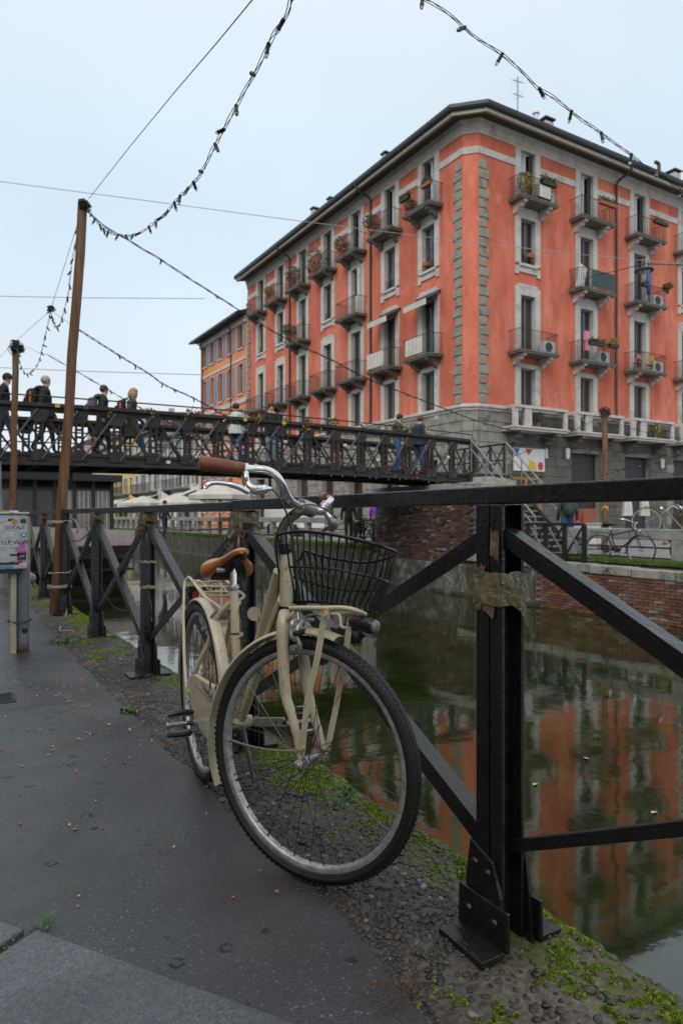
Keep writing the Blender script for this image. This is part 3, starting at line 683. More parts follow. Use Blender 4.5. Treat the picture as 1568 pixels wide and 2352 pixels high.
# trim bands, frieze, eaves, gutter, roof
def runs(f, L, holes_u, z0, z1, n, m, name):
    """a band interrupted where the upper windows stand"""
    cuts = sorted(holes_u); x = 0
    for c in cuts+[L+1]:
        e = min(L, c-.87)
        if e-x > .1: build(name, f.box(MB(), x, e, z0, z1, 0, n), m, bld)
        x = c+.87
for f, L, us in ((FL, LL, [ul(c) for c in colsL]), (FR, LR, [ur(c) for c in colsR]), (FC, LC, [])):
    runs(f, L, us, 18.53, 18.86, .05, MAT['trim'], 'string_course')
def ring(n, z): return [FL.p(-.0, z, n), FL.p(LL, z, n)+V((0,-n*.41,0)), FR.p(0, z, n)+V((-n*.41,0,0)), FR.p(LR, z, n)]
def band(name, prof, m):
    mb = MB(); vs = []
    for n, z in prof: vs += ring(n, z)
    k = len(prof); fs = []
    for i in range(k):
        for j in range(3): fs.append((i*4+j, i*4+j+1, ((i+1) % k)*4+j+1, ((i+1) % k)*4+j))
    fs.append(tuple(i*4 for i in range(k))); fs.append(tuple(i*4+3 for i in range(k)))
    return build(name, mb.add(vs, fs), m, bld)
band('frieze', [(0,19.50),(.05,19.50),(.05,19.62),(.09,19.66),(.09,19.78),(.14,19.84),(.14,19.98),(.22,20.1),(.22,20.16),(0,20.16)], MAT['trim'])
band('eave_soffit', [(0,20.161),(.95,19.96),(.95,20.02),(0,20.40)], MAT['eave_dark'])
band('eave_moulding', [(.80,19.975),(1.0,19.93),(1.0,20.10),(.951,20.10)], MAT['eave_cream'])
band('gutter', [(1.001,20.11),(1.06,20.08),(1.15,20.11),(1.2,20.20),(1.2,20.36),(1.17,20.36),(1.001,20.34)], MAT['gutter'])
rf = MB(); e = ring(1.12, 20.30); tp = [V((BX+7, 51.6, 23.0)), V((BX+7, YR+7.5, 23.0)), V((BX+7.5, YR+7, 23.0)), V((BX+LR, YR+7, 23.0))]
for i in range(3): rf.add([e[i], e[i+1], tp[i+1], tp[i]], [(0,1,2,3)])
roof = build('roof', rf, MAT['roof_tile'], bld)
tm = MB()
for i in range(3):
    a, b = e[i], e[i+1]; L = (b-a).length; k = int(L/.22)
    for j in range(k):
        p = a+(b-a)*((j+.5)/k); q = tp[i]+(tp[i+1]-tp[i])*((j+.5)/k); tm.tube([p+V((0,0,.03)), p+(q-p)*.14+V((0,0,.03))], .075, 6)
o = build('roof_tiles', tm, MAT['roof_tile'], roof); o['kind'] = 'stuff'

# quoins, one stone at a time
zq = 6.5; i = 0
while zq < 18.3:
    wL = .62 if i % 2 else .46; hz = .46
    for f, a, b in ((FL, LL-wL, LL-.01), (FR, .01, wL), (FL, .01, (.62 if i % 2 == 0 else .46))):
        build('quoin_stone', f.box(MB(), a, b, zq, zq+hz-.03, 0, .07), MAT['quoin'], bld, bevel=.018)
    zq += hz+.012; i += 1
# windows with surrounds, balconies
rr = random.Random(4)
scr = {('L',0,2): ('canvas', -.95, .5), ('L',1,2): ('canvas', -1.15, .45), ('R',1,1): ('green_screen', -.55, 1.3)}
for tagc, f, cols, uf, pat in (('L', FL, colsL, ul, patL), ('R', FR, colsR, ur, patR)):
    for i, c in enumerate(cols):
        u = uf(c)
        window(f, bld, u, 16.75, 19.42, OW, 'g' if (tagc == 'R' or i < 3) else 'd', rr); surround(f, bld, u, 16.75, 19.42, OW, lug=False, top=19.5)
        balcony(f, bld, u, 16.75, 2.6 if tagc == 'R' else 2.3)
        if pat[i][1] == 'w':
            window(f, bld, u, 13.72, 16.0, OW, 'd', rr); surround(f, bld, u, 13.72, 16.0, OW, sill=True)
            g = MB()
            for hh in (.18, .5): g.tube([f.p(u-OW/2, 13.72+hh, -.04), f.p(u+OW/2, 13.72+hh, -.04)], .014, 4)
            for k in range(8): x = u-OW/2+.07+k*(OW-.14)/7; g.bar(f.p(x, 13.72, -.04), f.p(x, 14.22, -.04), .012, .012)
            build('window_guard', g, MAT['iron'], bld)
        else:
            window(f, bld, u, 13.0, 16.0, OW, 'd', rr); surround(f, bld, u, 13.0, 16.0, OW, lug=True)
            balcony(f, bld, u, 13.0, 2.7 if tagc == 'R' else 2.3, screen=scr.get((tagc, i, 1)))
        window(f, bld, u, 9.2, 12.15, OW, 's' if tagc == 'R' and i != 1 else 'd', rr); surround(f, bld, u, 9.2, 12.15, OW)
        balcony(f, bld, u, 9.2, 2.7 if tagc == 'R' else 2.3, screen=scr.get((tagc, i, 2)))
        window(f, bld, u, 5.95, 8.47, OW, 's', rr); surround(f, bld, u, 5.95, 8.47, OW, lug=False, top=8.7)
# awnings over two canal-side doors
for c in colsL[:2]:
    u = ul(c); mb = MB()
    a0, a1 = u-.95, u+.95
    mb.add([FL.p(a0,12.35,.07), FL.p(a1,12.35,.07), FL.p(a1,11.9,.95), FL.p(a0,11.9,.95), FL.p(a0,12.38,.07), FL.p(a1,12.38,.07), FL.p(a1,11.93,.95), FL.p(a0,11.93,.95)], [(3,2,1,0),(4,5,6,7),(0,1,5,4),(1,2,6,5),(2,3,7,6),(3,0,4,7)])
    aw = build('awning', mb, MAT['dark_canvas'], bld)
    mb = MB()
    for k in range(9): x = a0+(a1-a0)*k/9; FL.box(mb, x+.01, x+(a1-a0)/9-.01, 11.6, 11.9, .93, .95)
    build('valance', mb, MAT['canvas'], aw); FL.box(b_ := MB(), a0-.03, a1+.03, 12.36, 12.46, 0, .12); build('cassette', b_, MAT['iron'], aw)
# downpipes
for f, u in ((FL, ul(33.3)), (FL, ul(43.8)), (FR, ur(32.6))):
    mb = MB(); mb.tube([f.p(u, 20.12, 1.1), f.p(u, 19.85, 1.05), f.p(u, 19.6, .2), f.p(u, 19.4, .10), f.p(u, 6.6, .10), f.p(u-.1, 6.3, .16)], .065, 8)
    build('downpipe', mb, MAT['pipe'], bld, smooth=50)

# rusticated stone ground floor, block by block
def openingsR(): return [(24.75,26.9,.9,3.15), (29.0,31.3,0,4.4), (33.4,35.7,0,4.4), (37.9,40.4,0,4.4)]
opR = [(ur(a), ur(b), c, d) for a, b, c, d in openingsR()]
opL = [(ul(c)-.75, ul(c)+.75, 0 if i % 2 else 0, 3.9) for i, c in enumerate(colsL)]
mg = MB(); FR.wall(mg, 0, LR, 0, 6.2, opR, .5); FL.wall(mg, 0, LL, 0, 6.2, opL, .5); FC.wall(mg, 0, LC, 0, 6.2, [])
build('ground_floor_wall', mg, MAT['rustic'], bld)
band('ground_cornice', [(0,6.14),(.10,6.16),(.10,6.24),(.2,6.3),(.2,6.42),(.05,6.47),(0,6.47)], MAT['trim'])
cs = .51; rest = MB()
for f, L, ops, near in ((FR, LR, opR, 14.5), (FL, LL, opL, 99), (FC, LC, [], 9)):
    for row in range(12):
        z0 = .04+row*cs; x = 0 if row % 2 else -.5
        while x < L:
            a, b = max(x, 0)+.012, min(x+1.05, L)-.012; x += 1.05
            if b-a < .1: continue
            segs = [(a, b)]
            for (o0, o1, oz0, oz1) in ops:
                if oz0 < z0+cs*.6 and oz1 > z0+cs*.4:
                    ns = []
                    for s0, s1 in segs:
                        if o1 <= s0 or o0 >= s1: ns.append((s0, s1)); continue
                        if o0-s0 > .1: ns.append((s0, o0))
                        if s1-o1 > .1: ns.append((o1, s1))
                    segs = ns
            for s0, s1 in segs:
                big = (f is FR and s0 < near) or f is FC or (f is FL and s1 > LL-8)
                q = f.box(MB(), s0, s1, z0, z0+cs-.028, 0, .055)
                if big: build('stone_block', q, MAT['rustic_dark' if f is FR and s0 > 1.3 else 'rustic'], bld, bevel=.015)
                else: f.box(rest, s0, s1, z0, z0+cs-.028, 0, .055)
o = build('stone_blocks', rest, MAT['rustic'], bld); o['kind'] = 'stuff'
for (a, b, c, d) in opR[1:]+opL:
    f = FR if (a, b, c, d) in opR else FL; w = b-a
    mb = MB(); f.box(mb, a, a+.09, 0, d, -.45, -.3); f.box(mb, b-.09, b, 0, d, -.45, -.3); f.box(mb, a+.09, b-.09, d-.1, d, -.45, -.3); f.box(mb, a+.09, b-.09, 2.5, 2.6, -.45, -.3); f.box(mb, (a+b)/2-.04, (a+b)/2+.04, 0, 2.5, -.45, -.3)
    dr = build('door', mb, MAT['iron'] if f is FR else MAT['door_brown'], bld)
    brown = f is FL and int(a) % 2 == 0
    for x0, x1, z0, z1 in ((a+.09,(a+b)/2-.04,.0,2.5),((a+b)/2+.04,b-.09,.0,2.5),(a+.09,b-.09,2.6,d-.1)): build('door_leaf' if brown else 'pane', f.box(MB(), x0, x1, z0, z1, -.42, -.38), MAT['door_brown' if brown else 'door_dark'], dr)
a, b, c, d = opR[0]; mb = MB()
for x0, x1, z0, z1 in ((a,b,d-.28,d),(a,b,c,c+.15),(a,a+.15,c+.15,d-.28),(b-.15,b,c+.15,d-.28),((a+b)/2-.07,(a+b)/2+.07,c+.15,d-.28)): FR.box(mb, x0, x1, z0, z1, -.3, -.1)
sw = build('window', mb, MAT['shop_yellow'], bld)
for x0, x1 in ((a+.15,(a+b)/2-.07),((a+b)/2+.07,b-.15)): build('pane', FR.box(MB(), x0, x1, c+.15, d-.28, -.24, -.2), MAT['glass'], sw)

# stone balconies of the first floor
for i, c in enumerate(colsR[:4]):
    u = ur(c); z = 5.42; w = 3.7; b = build('stone_balcony', FR.box(FR.box(MB(), u-w/2, u+w/2, z-.22, z, 0, 1.0), u-w/2-.06, u+w/2+.06, z-.10, z-.03, 0, 1.06), MAT['trim'], bld)
    for s in (-1, 1):
        q = [(0,-.22),(.95,-.22),(.95,-.36),(.72,-.4),(.68,-.55),(.46,-.6),(.42,-.75),(.2,-.8),(0,-.95)]
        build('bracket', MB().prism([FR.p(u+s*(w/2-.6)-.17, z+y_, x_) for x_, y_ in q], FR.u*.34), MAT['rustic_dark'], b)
    mb = MB(); FR.box(mb, u-w/2, u+w/2, z+.86, z+1.0, .76, 1.02)
    for x in (u-w/2, u-w/4-.24, u+w/2-.24): FR.box(mb, x, x+(.24 if x != u-w/4-.24 else .48), z, z+.86, .8, .98)
    for s in (-1, 1): FR.box(mb, u+s*(w/2-.12)-.12, u+s*(w/2-.12)+.12, z+.86, z+1.0, 0, .76)
    build('balustrade', mb, MAT['trim'], b)
    g = MB(); 
    for k in range(26): x = u-w/2+.3+k*(w-.6)/25; g.bar(FR.p(x, z, .88), FR.p(x, z+.86, .88), .02, .02)
    g.tube([FR.p(u-w/2+.2, z+.45, .88), FR.p(u+w/2-.2, z+.45, .88)], .02, 5); build('railing', g, MAT['iron'], b)
# sign board with colour blots
sb = one('sign_board', FR.box(MB(), ur(24.75), ur(26.9), 3.3, 4.45, .08, .14), MAT['white_paint'], 'white sign board with red, yellow and blue shapes on the stone wall by the stairs', 'sign')
def blot(u, z, pts, m):
    mb = MB().prism([FR.p(u+x, z+y, .141) for x, y in pts], FR.n*.004); o = build('printed_shape', mb, MAT[m], sb); return o
u0 = ur(24.75)
blot(u0+.02, 4.42, [(0,0),(.35,0),(.2,-.4),(0,-.36)], 'blue_item'); blot(u0+.75, 4.42, [(0,0),(.55,0),(.25,-.34)], 'red_item')
blot(u0+.9, 3.33, [(0,0),(.7,0),(.6,.4),(.15,.55)], 'yellow_item'); blot(u0+1.75, 3.33, [(.2*math.cos(a)+.1, .22*math.sin(a)+.25) for a in [k*.6 for k in range(10)]], 'red_item')
sb2 = one('small_sign', FR.box(MB(), ur(26.95), ur(27.15), 4.0, 4.5, .10, .13), MAT['ac_white'], 'small pale panel mounted at the end of the white sign board', 'sign')

# things on the balconies
plant(FR.p(ur(25.0), 16.76, .62), .34, .95, 'tall yellow leaved plant on the top balcony nearest the corner, street side', m='yleaf', n=330)
plant(FR.p(ur(26.35), 17.5, .92), .25, .35, 'dark green trough plants on the rail of the top balcony nearest the corner, street side', trough=FR.u*1.0, pot='iron')
plant(FR.p(ur(26.0), 16.76, .55), .25, .8, 'yellow sprig behind the cream panel of the top corner balcony', m='yleaf', n=120)
one('cream_panel', FR.box(MB(), ur(25.75), ur(26.5), 16.86, 17.45, .86, .9), MAT['canvas'], 'cream ribbed panel hung on the top balcony rail nearest the corner', 'panel')
ac_unit(FR, ur(26.7), 16.76, .5, 'white air conditioner on the top balcony nearest the corner')
ac_unit(FR, ur(26.75), 9.21, .5, 'white air conditioner with round fan on the balcony below the second window from the corner')
ac_unit(FR, ur(30.9), 9.21, .5, 'white air conditioner under yellow flowers on the middle balcony of the second street column')
ac_unit(FR, ur(35.6), 13.01, .5, 'grey white air conditioner between pots and a blue parasol on the third street column')
ac_unit(FR, ur(35.6), 9.21, .5, 'air conditioner behind the pink and yellow chairs')
plant(FR.p(ur(30.8), 17.55, .9), .22, .28, 'reddish trough plants on the top balcony of the second street column', trough=FR.u*1.3, pot='terracotta')
plant(FR.p(ur(35.4), 17.55, .9), .2, .2, 'dark empty looking trough on the top balcony of the third street column', trough=FR.u*1.2, pot='iron', n=60)
plant(FR.p(ur(31.3), 10.05, .9), .3, .42, 'bright yellow flowers on the rail of the middle balcony, second street column', m='yleaf', trough=FR.u*.7, pot='iron')
plant(FR.p(ur(30.0), 10.0, .9), .2, .25, 'low green trough plants on the rail of the middle balcony, second street column', trough=FR.u*1.2, pot='iron')
plant(FR.p(ur(36.0), 13.75, .9), .25, .35, 'plant pot on the rail end of the balcony with the blue parasol', pot='iron')
plant(FR.p(ur(34.0), 13.8, .9), .2, .25, 'small trough on the rail left of the blue parasol', trough=FR.u*.5, pot='iron', n=80)
plant(FR.p(ur(25.7), 5.43, .8), .3, .5, 'green shrub behind the stone balustrade nearest the corner')
plant(FR.p(ur(35.0), 5.43, .8), .32, .55, 'bright green plant behind the third stone balustrade', m='yleaf')
one('folded_parasol', MB().lathe(FR.p(ur(34.9), 13.05, .5), V((-.06,-.02,1)), [(0,.02),(.5,.03),(.6,.12),(1.4,.14),(2.3,.05),(2.5,.02)], 10), MAT['blue_item'], 'folded blue parasol standing on the third street column balcony', 'parasol', smooth=50)
def folding_chair(u, z, m, label):
    t_ = thing('folding_chair', label, 'chair', FR.p(u, z, .45)); 
    for s in (-.2, .2):
        build('leg', MB().bar(FR.p(u+s, z, .3), FR.p(u+s, z+.9, .62), .03, .03), MAT[m], t_); build('leg', MB().bar(FR.p(u+s, z, .65), FR.p(u+s, z+.46, .35), .03, .03), MAT[m], t_)
    build('seat', FR.box(MB(), u-.22, u+.22, z+.43, z+.46, .28, .62), MAT[m], t_); build('backrest', FR.box(MB(), u-.22, u+.22, z+.62, z+.88, .56, .6), MAT[m], t_)
folding_chair(ur(33.9), 9.21, 'pink_item', 'pink folding chair on the middle balcony of the third street column'); folding_chair(ur(35.0), 9.21, 'yellow_item', 'yellow folding chair on the middle balcony of the third street column')
one('leaning_board', MB().obox(FR.p(ur(29.25), 13.6, .5), FR.u*.28+V((0,0,-.08)), FR.n*.02, V((0,0,.62))+FR.u*.16), MAT['white_paint'], 'white printed board leaning beside the green screened balcony', 'board')
one('laundry', MB().obox(FR.p(ur(29.35), 10.2, .75), FR.u*.16, FR.n*.06, V((0,0,.5))), MAT['pink_item'], 'pink cloth hanging at the left end of the balcony with yellow flowers', 'laundry')
for k, (c, z, r_, h_, m_, lab) in enumerate([(28.7, 16.76, .3, .5, 'leafmass', 'green pots on the top canal balcony nearest the corner'), (27.3, 17.6, .2, .3, 'leafmass', 'plant on the rail of the top canal balcony nearest the corner'), (32.4, 17.1, .45, .8, 'leafmass', 'bushy plant on the second top canal balcony from the corner'), (39.2, 16.7, .75, 1.5, 'leafmass', 'large dark bush spilling over the fourth top canal balcony'), (42.3, 17.0, .45, 1.1, 'leafmass', 'grey green climber on the fifth top canal balcony'), (46.2, 17.2, .35, .6, 'yleaf', 'yellow green plant on the sixth top canal balcony'), (42.9, 13.5, .5, .7, 'leafmass', 'green plants on the middle canal balcony with the plant pots'), (35.7, 16.9, .4, 1.0, 'leafmass', 'bare looking plant on the third top canal balcony')]):
    plant(FL.p(ul(c), z, .6), r_, h_, lab, m=m_, n=int(300*r_/.35))
plant(FL.p(ul(28.9), 17.5, .85), .2, .25, 'row of rail pots on the top canal balcony nearest the corner', trough=FL.u*.8, pot='iron')
plant(FL.p(ul(27.1), 17.5, .85), .18, .2, 'terracotta trough on the right of the top canal balcony nearest the corner', trough=FL.u*.7)
mb = MB(); FL.box(mb, ul(27.95)-.3, ul(27.95)+.1, 13.95, 14.15, .02, .22); one('flower_box', mb, MAT['terracotta'], 'terracotta box on the sill of the canal-side window nearest the corner', 'flower box')
mb = MB(); FR.box(mb, ur(25.8)-.1, ur(25.8)+.35, 14.1, 14.3, .0, .18); one('flower_box', mb, MAT['terracotta'], 'terracotta box on the sill of the street-side window nearest the corner', 'flower box')
one('draped_curtain', FL.box(FL.box(MB(), ul(34.95)+.35, ul(34.95)+.6, 13.1, 15.9, .1, .2), ul(34.95)+.3, ul(34.95)+.55, 13.1, 14.2, .2, .28), MAT['canvas'], 'striped pale curtain hanging at the middle balcony door of the third canal column', 'curtain')

# roof furniture
def chimney(p, w, h, label):
    t_ = thing('chimney', label, 'chimney', p); build('stack', MB().box(p.x-w, p.x+w, p.y-w, p.y+w, p.z-1.5, p.z+h), MAT['trim'], t_); build('cap', MB().box(p.x-w*1.3, p.x+w*1.3, p.y-w*1.3, p.y+w*1.3, p.z+h+.12, p.z+h+.2), MAT['eave_dark'], t_)
    for s in (-1, 1): build('prop', MB().box(p.x+s*w*.8-.04, p.x+s*w*.8+.04, p.y-w*.8, p.y+w*.8, p.z+h, p.z+h+.12), MAT['eave_dark'], t_)
chimney(ony(1252, 285, 26.4)-V((0,0,.05)), .3, .05, 'square grey chimney with a flat cap near the corner of the roof'); chimney(ony(1545, 405, 26.6), .3, .1, 'low square chimney right of the bent flue pipe')
q = ony(1512, 385, 26.2); t_ = one('flue_pipe', MB().tube([q+V((0,0,-1.2)), q+V((0,0,.15)), q+V((-.05,0,.24)), q+V((-.35,0,.26))], .11, 10), MAT['pipe'], 'dark bent flue pipe standing up from the street-side roof', 'flue', smooth=50)
for px, py, lab in ((886, 348, 'low chimney on the canal-side roof above the downpipe'), (722, 475, 'small chimney cap far along the canal-side roof'), (760, 452, 'roof hatch beside the far chimney cap')):
    chimney(onx(px, py, 23.6)-V((0,0,.32)), .2, .02, lab)
q = ony(1188, 250, 27.0); an = thing('roof_antenna', 'tall television antenna mast with three aerials on the corner roof', 'antenna', q)
mat('antenna', (.20,.22,.25), .5, .4)
build('mast', MB().tube([q+V((0,0,-1)), q+V((0,0,1.75))], .03, 6), MAT['antenna'], an)
for dz, L, dv in ((1.5, .9, V((1,.2,.25))), (.75, .6, V((1,-.1,-.05))), (-.35, 1.9, V((1,.1,-.05)))):
    dv.normalize(); mb = MB().tube([q+V((0,0,dz))-dv*L*.5, q+V((0,0,dz))+dv*L*.6], .014, 5)
    for k in range(7): c = q+V((0,0,dz))+dv*L*(-.45+.15*k); w_ = V((-dv.y, dv.x, .6*(-1)**k)).normalized()*(.28 if dz > 0 else .1); mb.tube([c-w_, c+w_], .007, 4)
    build('aerial', mb, MAT['antenna'], an)
q = ony(1230, 262, 26.8); one('roof_vent', MB().lathe(q+V((0,0,-.8)), (0,0,1), [(0,.12),(.8,.12),(.82,.2),(1.05,.14),(1.1,.05)], 10), MAT['white_paint'], 'small white roof vent left of the square chimney', 'vent', smooth=50)

# ---- orange neighbour with grey shutters
nb = thing('orange_house', 'bright orange three-storey house with grey shutters beyond the red corner building', 'building', (22, 57, 0))
FN = Face((22.0, 62.9, 0), (0,-1,0)); un = lambda y: 62.9-y; LN = 62.9-51.62
rows = [(15.0, 16.9), (11.2, 13.7), (7.6, 9.9), (4.4, 6.4), (1.4, 3.4)]; cN = [53.0, 55.4, 57.6, 59.7, 61.7]
hol = [(un(c)-.45, un(c)+.45, a, b) for c in cN for a, b in rows]
mb = MB(); FN.wall(mb, 0, LN, 0, 17.6, hol); mb.quad(FN.p(0,0), FN.p(0,0,-10), FN.p(0,17.6,-10), FN.p(0,17.6)); build('wall', mb, MAT['orange_plaster'], nb)
build('inner_dark', MB().box(22.3, 31, 51.8, 62.7, 0, 17.5), MAT['eave_dark'], nb)
for c in cN:
    for a, b in rows:
        u = un(c); fr = build('window', FN.box(FN.box(MB(), u-.6, u+.6, a-.12, a-.0, 0, .1), u-.04, u+.04, a, b, -.2, -.14), MAT['trim'], nb)
        build('pane', FN.box(MB(), u-.45, u+.45, a, b, -.24, -.21), MAT['glass' if (int(c*7+a) % 3) else 'brown_shutter'], fr)
        for s in (-1, 1): build('shutter', FN.box(MB(), u+s*.70-.23, u+s*.70+.23, a, b, .02, .07), MAT['grey_shutter'], fr)
for z0, z1, n, m_ in ((16.95,17.5,.14,'trim'),(13.95,14.2,.06,'trim'),(10.4,10.75,.08,'trim'),(6.9,7.2,.07,'trim')): build('string_course', FN.box(MB(), 0, LN, z0, z1, 0, n), MAT[m_], nb)
mb = MB(); mb.add([FN.p(-.5,17.4,1.0), FN.p(LN,17.4,1.0), FN.p(LN,17.62,0), FN.p(-.5,17.62,0), FN.p(-.5,17.6,1.0), FN.p(LN,17.6,1.0), FN.p(LN,20.2,-6), FN.p(-.5,20.2,-6)], [(0,1,2,3),(4,7,6,5),(0,4,5,1),(0,3,7,4)])
build('roof', mb, MAT['eave_dark'], nb)
for y in (55.0, 62.2): u = un(y); build('downpipe', MB().tube([FN.p(u,17.4,.9), FN.p(u,17.1,.2), FN.p(u,16.6,.1), FN.p(u,.2,.1)], .06, 8), MAT['pipe'], nb, smooth=50)

# ---- lower houses further along the canal
def house(y0, y1, h, wall, roofm, label, n, x=22.0, rows=3, bal=(), flat=False, seed=0, flip=False):
    f = Face((x, y0, 0), (0,1,0)) if flip else Face((x, y1, 0), (0,-1,0)); L = y1-y0; t_ = thing('canal_house', label, 'building', (x, (y0+y1)/2, 0)); r = random.Random(seed)
    gap = L/n; fh = (h-3.6)/(rows-1); hol = []; ws = []
    for i in range(n):
        u = gap*(i+.5)
        hol.append((u-gap*.32, u+gap*.32, .0, 2.7)); ws.append((u, .0, 2.7, gap*.64, 0))
        for k in range(rows-1): z = 3.7+k*fh; hol.append((u-.5, u+.5, z+.5, z+2.3)); ws.append((u, z+.5, z+2.3, 1.0, k+1))
    mb = MB(); f.wall(mb, 0, L, 0, h, hol); mb.quad(f.p(0,0), f.p(0,0,-9), f.p(0,h,-9), f.p(0,h)); mb.quad(f.p(L,0), f.p(L,h), f.p(L,h,-9), f.p(L,0,-9))
    build('wall', mb, wall, t_); build('inner_dark', MB().box(x-8.8 if flip else x+.3, x-.3 if flip else x+8.8, y0+.1, y1-.1, 0, h-.1), MAT['eave_dark'], t_)
    for u, z0, z1, w, k in ws:
        fr = build('window' if k else 'shop_front', f.box(f.box(f.box(MB(), u-w/2-.12, u+w/2+.12, z1, z1+.14, 0, .06), u-w/2-.12, u+w/2+.12, z0-.1, z0, 0, .1), u-.04, u+.04, z0, z1, -.2, -.12), MAT['trim'], t_)
        build('pane', f.box(MB(), u-w/2, u+w/2, z0, z1, -.24, -.21), MAT['glass'], fr)
        if k and r.random() < .7:
            for s in (-1, 1): build('shutter', f.box(MB(), u+s*.74-.22, u+s*.74+.22, z0, z1, .02, .06), MAT[r.choice(['grey_shutter', 'window_wood', 'brown_shutter'])], fr)
    for (u, k, w) in bal: balcony(f, t_, u, 3.7+k*fh+.2, w, .9)
    ov = .6; mb = MB().add([f.p(-.2,h,ov), f.p(L+.2,h,ov), f.p(L+.2,h+(.3 if flat else 2.2),-4.5), f.p(-.2,h+(.3 if flat else 2.2),-4.5), f.p(-.2,h-.18,ov), f.p(L+.2,h-.18,ov), f.p(L+.2,h-.05,0), f.p(-.2,h-.05,0), f.p(L+.2,h-.1,-9), f.p(-.2,h-.1,-9)], [(0,1,2,3),(4,5,1,0),(7,6,5,4),(3,2,8,9),(1,5,6,8,2),(0,3,9,7,4)])
    rf = build('roof', mb, roofm, t_)
    for i in range(2): u = L*(.25+.45*i); build('chimney', f.box(MB(), u-.3, u+.3, h+.8, h+2.4+.4*i, -2.6, -2.0), MAT['trim'], rf)
    return f, t_
mat('pale_plaster', (.47,.44,.39), .85, var=.2, vs=1, stain=(.33,.30,.26), ss=.6); mat('yellow_plaster', (.55,.40,.15), .85, var=.2, vs=1); mat('pink_plaster', (.50,.32,.27), .85, var=.15, vs=1); mat('white_plaster', (.58,.57,.54), .85, var=.12, vs=1)
mat('old_roof', (.115,.085,.08), .85, var=.3)
house(63.2, 76.0, 9.6, MAT['white_plaster'], MAT['old_roof'], 'white two-storey house with a grey roof next to the orange house', 5, rows=3, bal=((6.5,0,7),), seed=1)
house(76.2, 88.0, 11.0, MAT['pale_plaster'], MAT['old_roof'], 'pale grey house with a long balcony beyond the white house', 4, rows=3, bal=((6,0,9),(6,1,5)), seed=2)
house(88.2, 102, 12.0, MAT['yellow_plaster'], MAT['old_roof'], 'ochre yellow house seen under the bridge', 5, rows=3, bal=((7,0,9),), seed=3)
house(102.2, 120, 11.0, MAT['pale_plaster'], MAT['old_roof'], 'drab old house with low brown roof beyond the yellow house', 6, rows=3, bal=((9,0,12),), seed=4)
house(120.2, 150, 13.5, MAT['pink_plaster'], MAT['old_roof'], 'pinkish house far along the canal front', 8, rows=4, seed=5)
house(150.2, 210, 13, MAT['white_plaster'], MAT['old_roof'], 'row of pale far houses closing the canal front', 12, rows=4, seed=6)
house(64, 98, 15.5, MAT['pale_plaster'], MAT['old_roof'], 'taller pale block set back behind the low canal houses', 9, x=34, rows=5, seed=7)

# unseen houses, added to shut off part of the sky and shade the quay
for y0_, y1_, h_, m_, lab in ((-34, -18, 12.5, 'pale_plaster', 'pale house added unseen behind the camera to shade the near quay'), (-17.8, -3, 13.5, 'yellow_plaster', 'ochre house added unseen behind and left of the camera to shade the near quay'), (-2.8, 12, 12, 'pink_plaster', 'pinkish house added unseen left of the camera to shade the near quay'), (12.2, 27, 11.5, 'white_plaster', 'white house added unseen left of the footbridge to shade the near quay'), (27.2, 46, 13, 'pale_plaster', 'pale house added unseen beyond the footbridge to shade the near quay')):
    house(y0_, y1_, h_, MAT[m_], MAT['old_roof'], lab, 4, x=-9.5, rows=4, seed=int(h_*3), flip=True)
# ================================================================ iron footbridge, pier, stairs
mat('bridge_iron', (.028,.022,.019), .75, .0, var=.35, vs=5, bump=.25, bs=30, stain=(.055,.045,.038), ss=4)
mat('bridge_rod', (.09,.085,.08), .4, .3, var=.3, vs=6); mat('deck_wood', (.06,.05,.045), .8, var=.4)
mat('worn_step', (.20,.175,.14), .8, var=.35, vs=3); mat('galv', (.22,.22,.225), .45, .5, var=.2)
mat('pale_concrete', (.32,.30,.265), .85, var=.3, vs=3, bump=.3, bs=20, stain=(.12,.115,.10), ss=2)
br = thing('iron_footbridge', 'dark riveted iron footbridge with lattice sides crossing the canal', 'bridge', (6.5, 17.7, 2.2))
BX0, BX1 = -3.02, 14.68; NP = 21; PS = (BX1-BX0)/NP
def arch(x): return .13*(1-((x-6.3)/8.5)**2)
def barx(mb, x0, x1, y, z0, z1, w):
    k = 6
    for i in range(k):
        a, b = x0+(x1-x0)*i/k, x0+(x1-x0)*(i+1)/k
        mb.hexa([(a,y-w/2,z0+arch(a)),(b,y-w/2,z0+arch(b)),(b,y+w/2,z0+arch(b)),(a,y+w/2,z0+arch(a)),(a,y-w/2,z1+arch(a)),(b,y-w/2,z1+arch(b)),(b,y+w/2,z1+arch(b)),(a,y+w/2,z1+arch(a))])
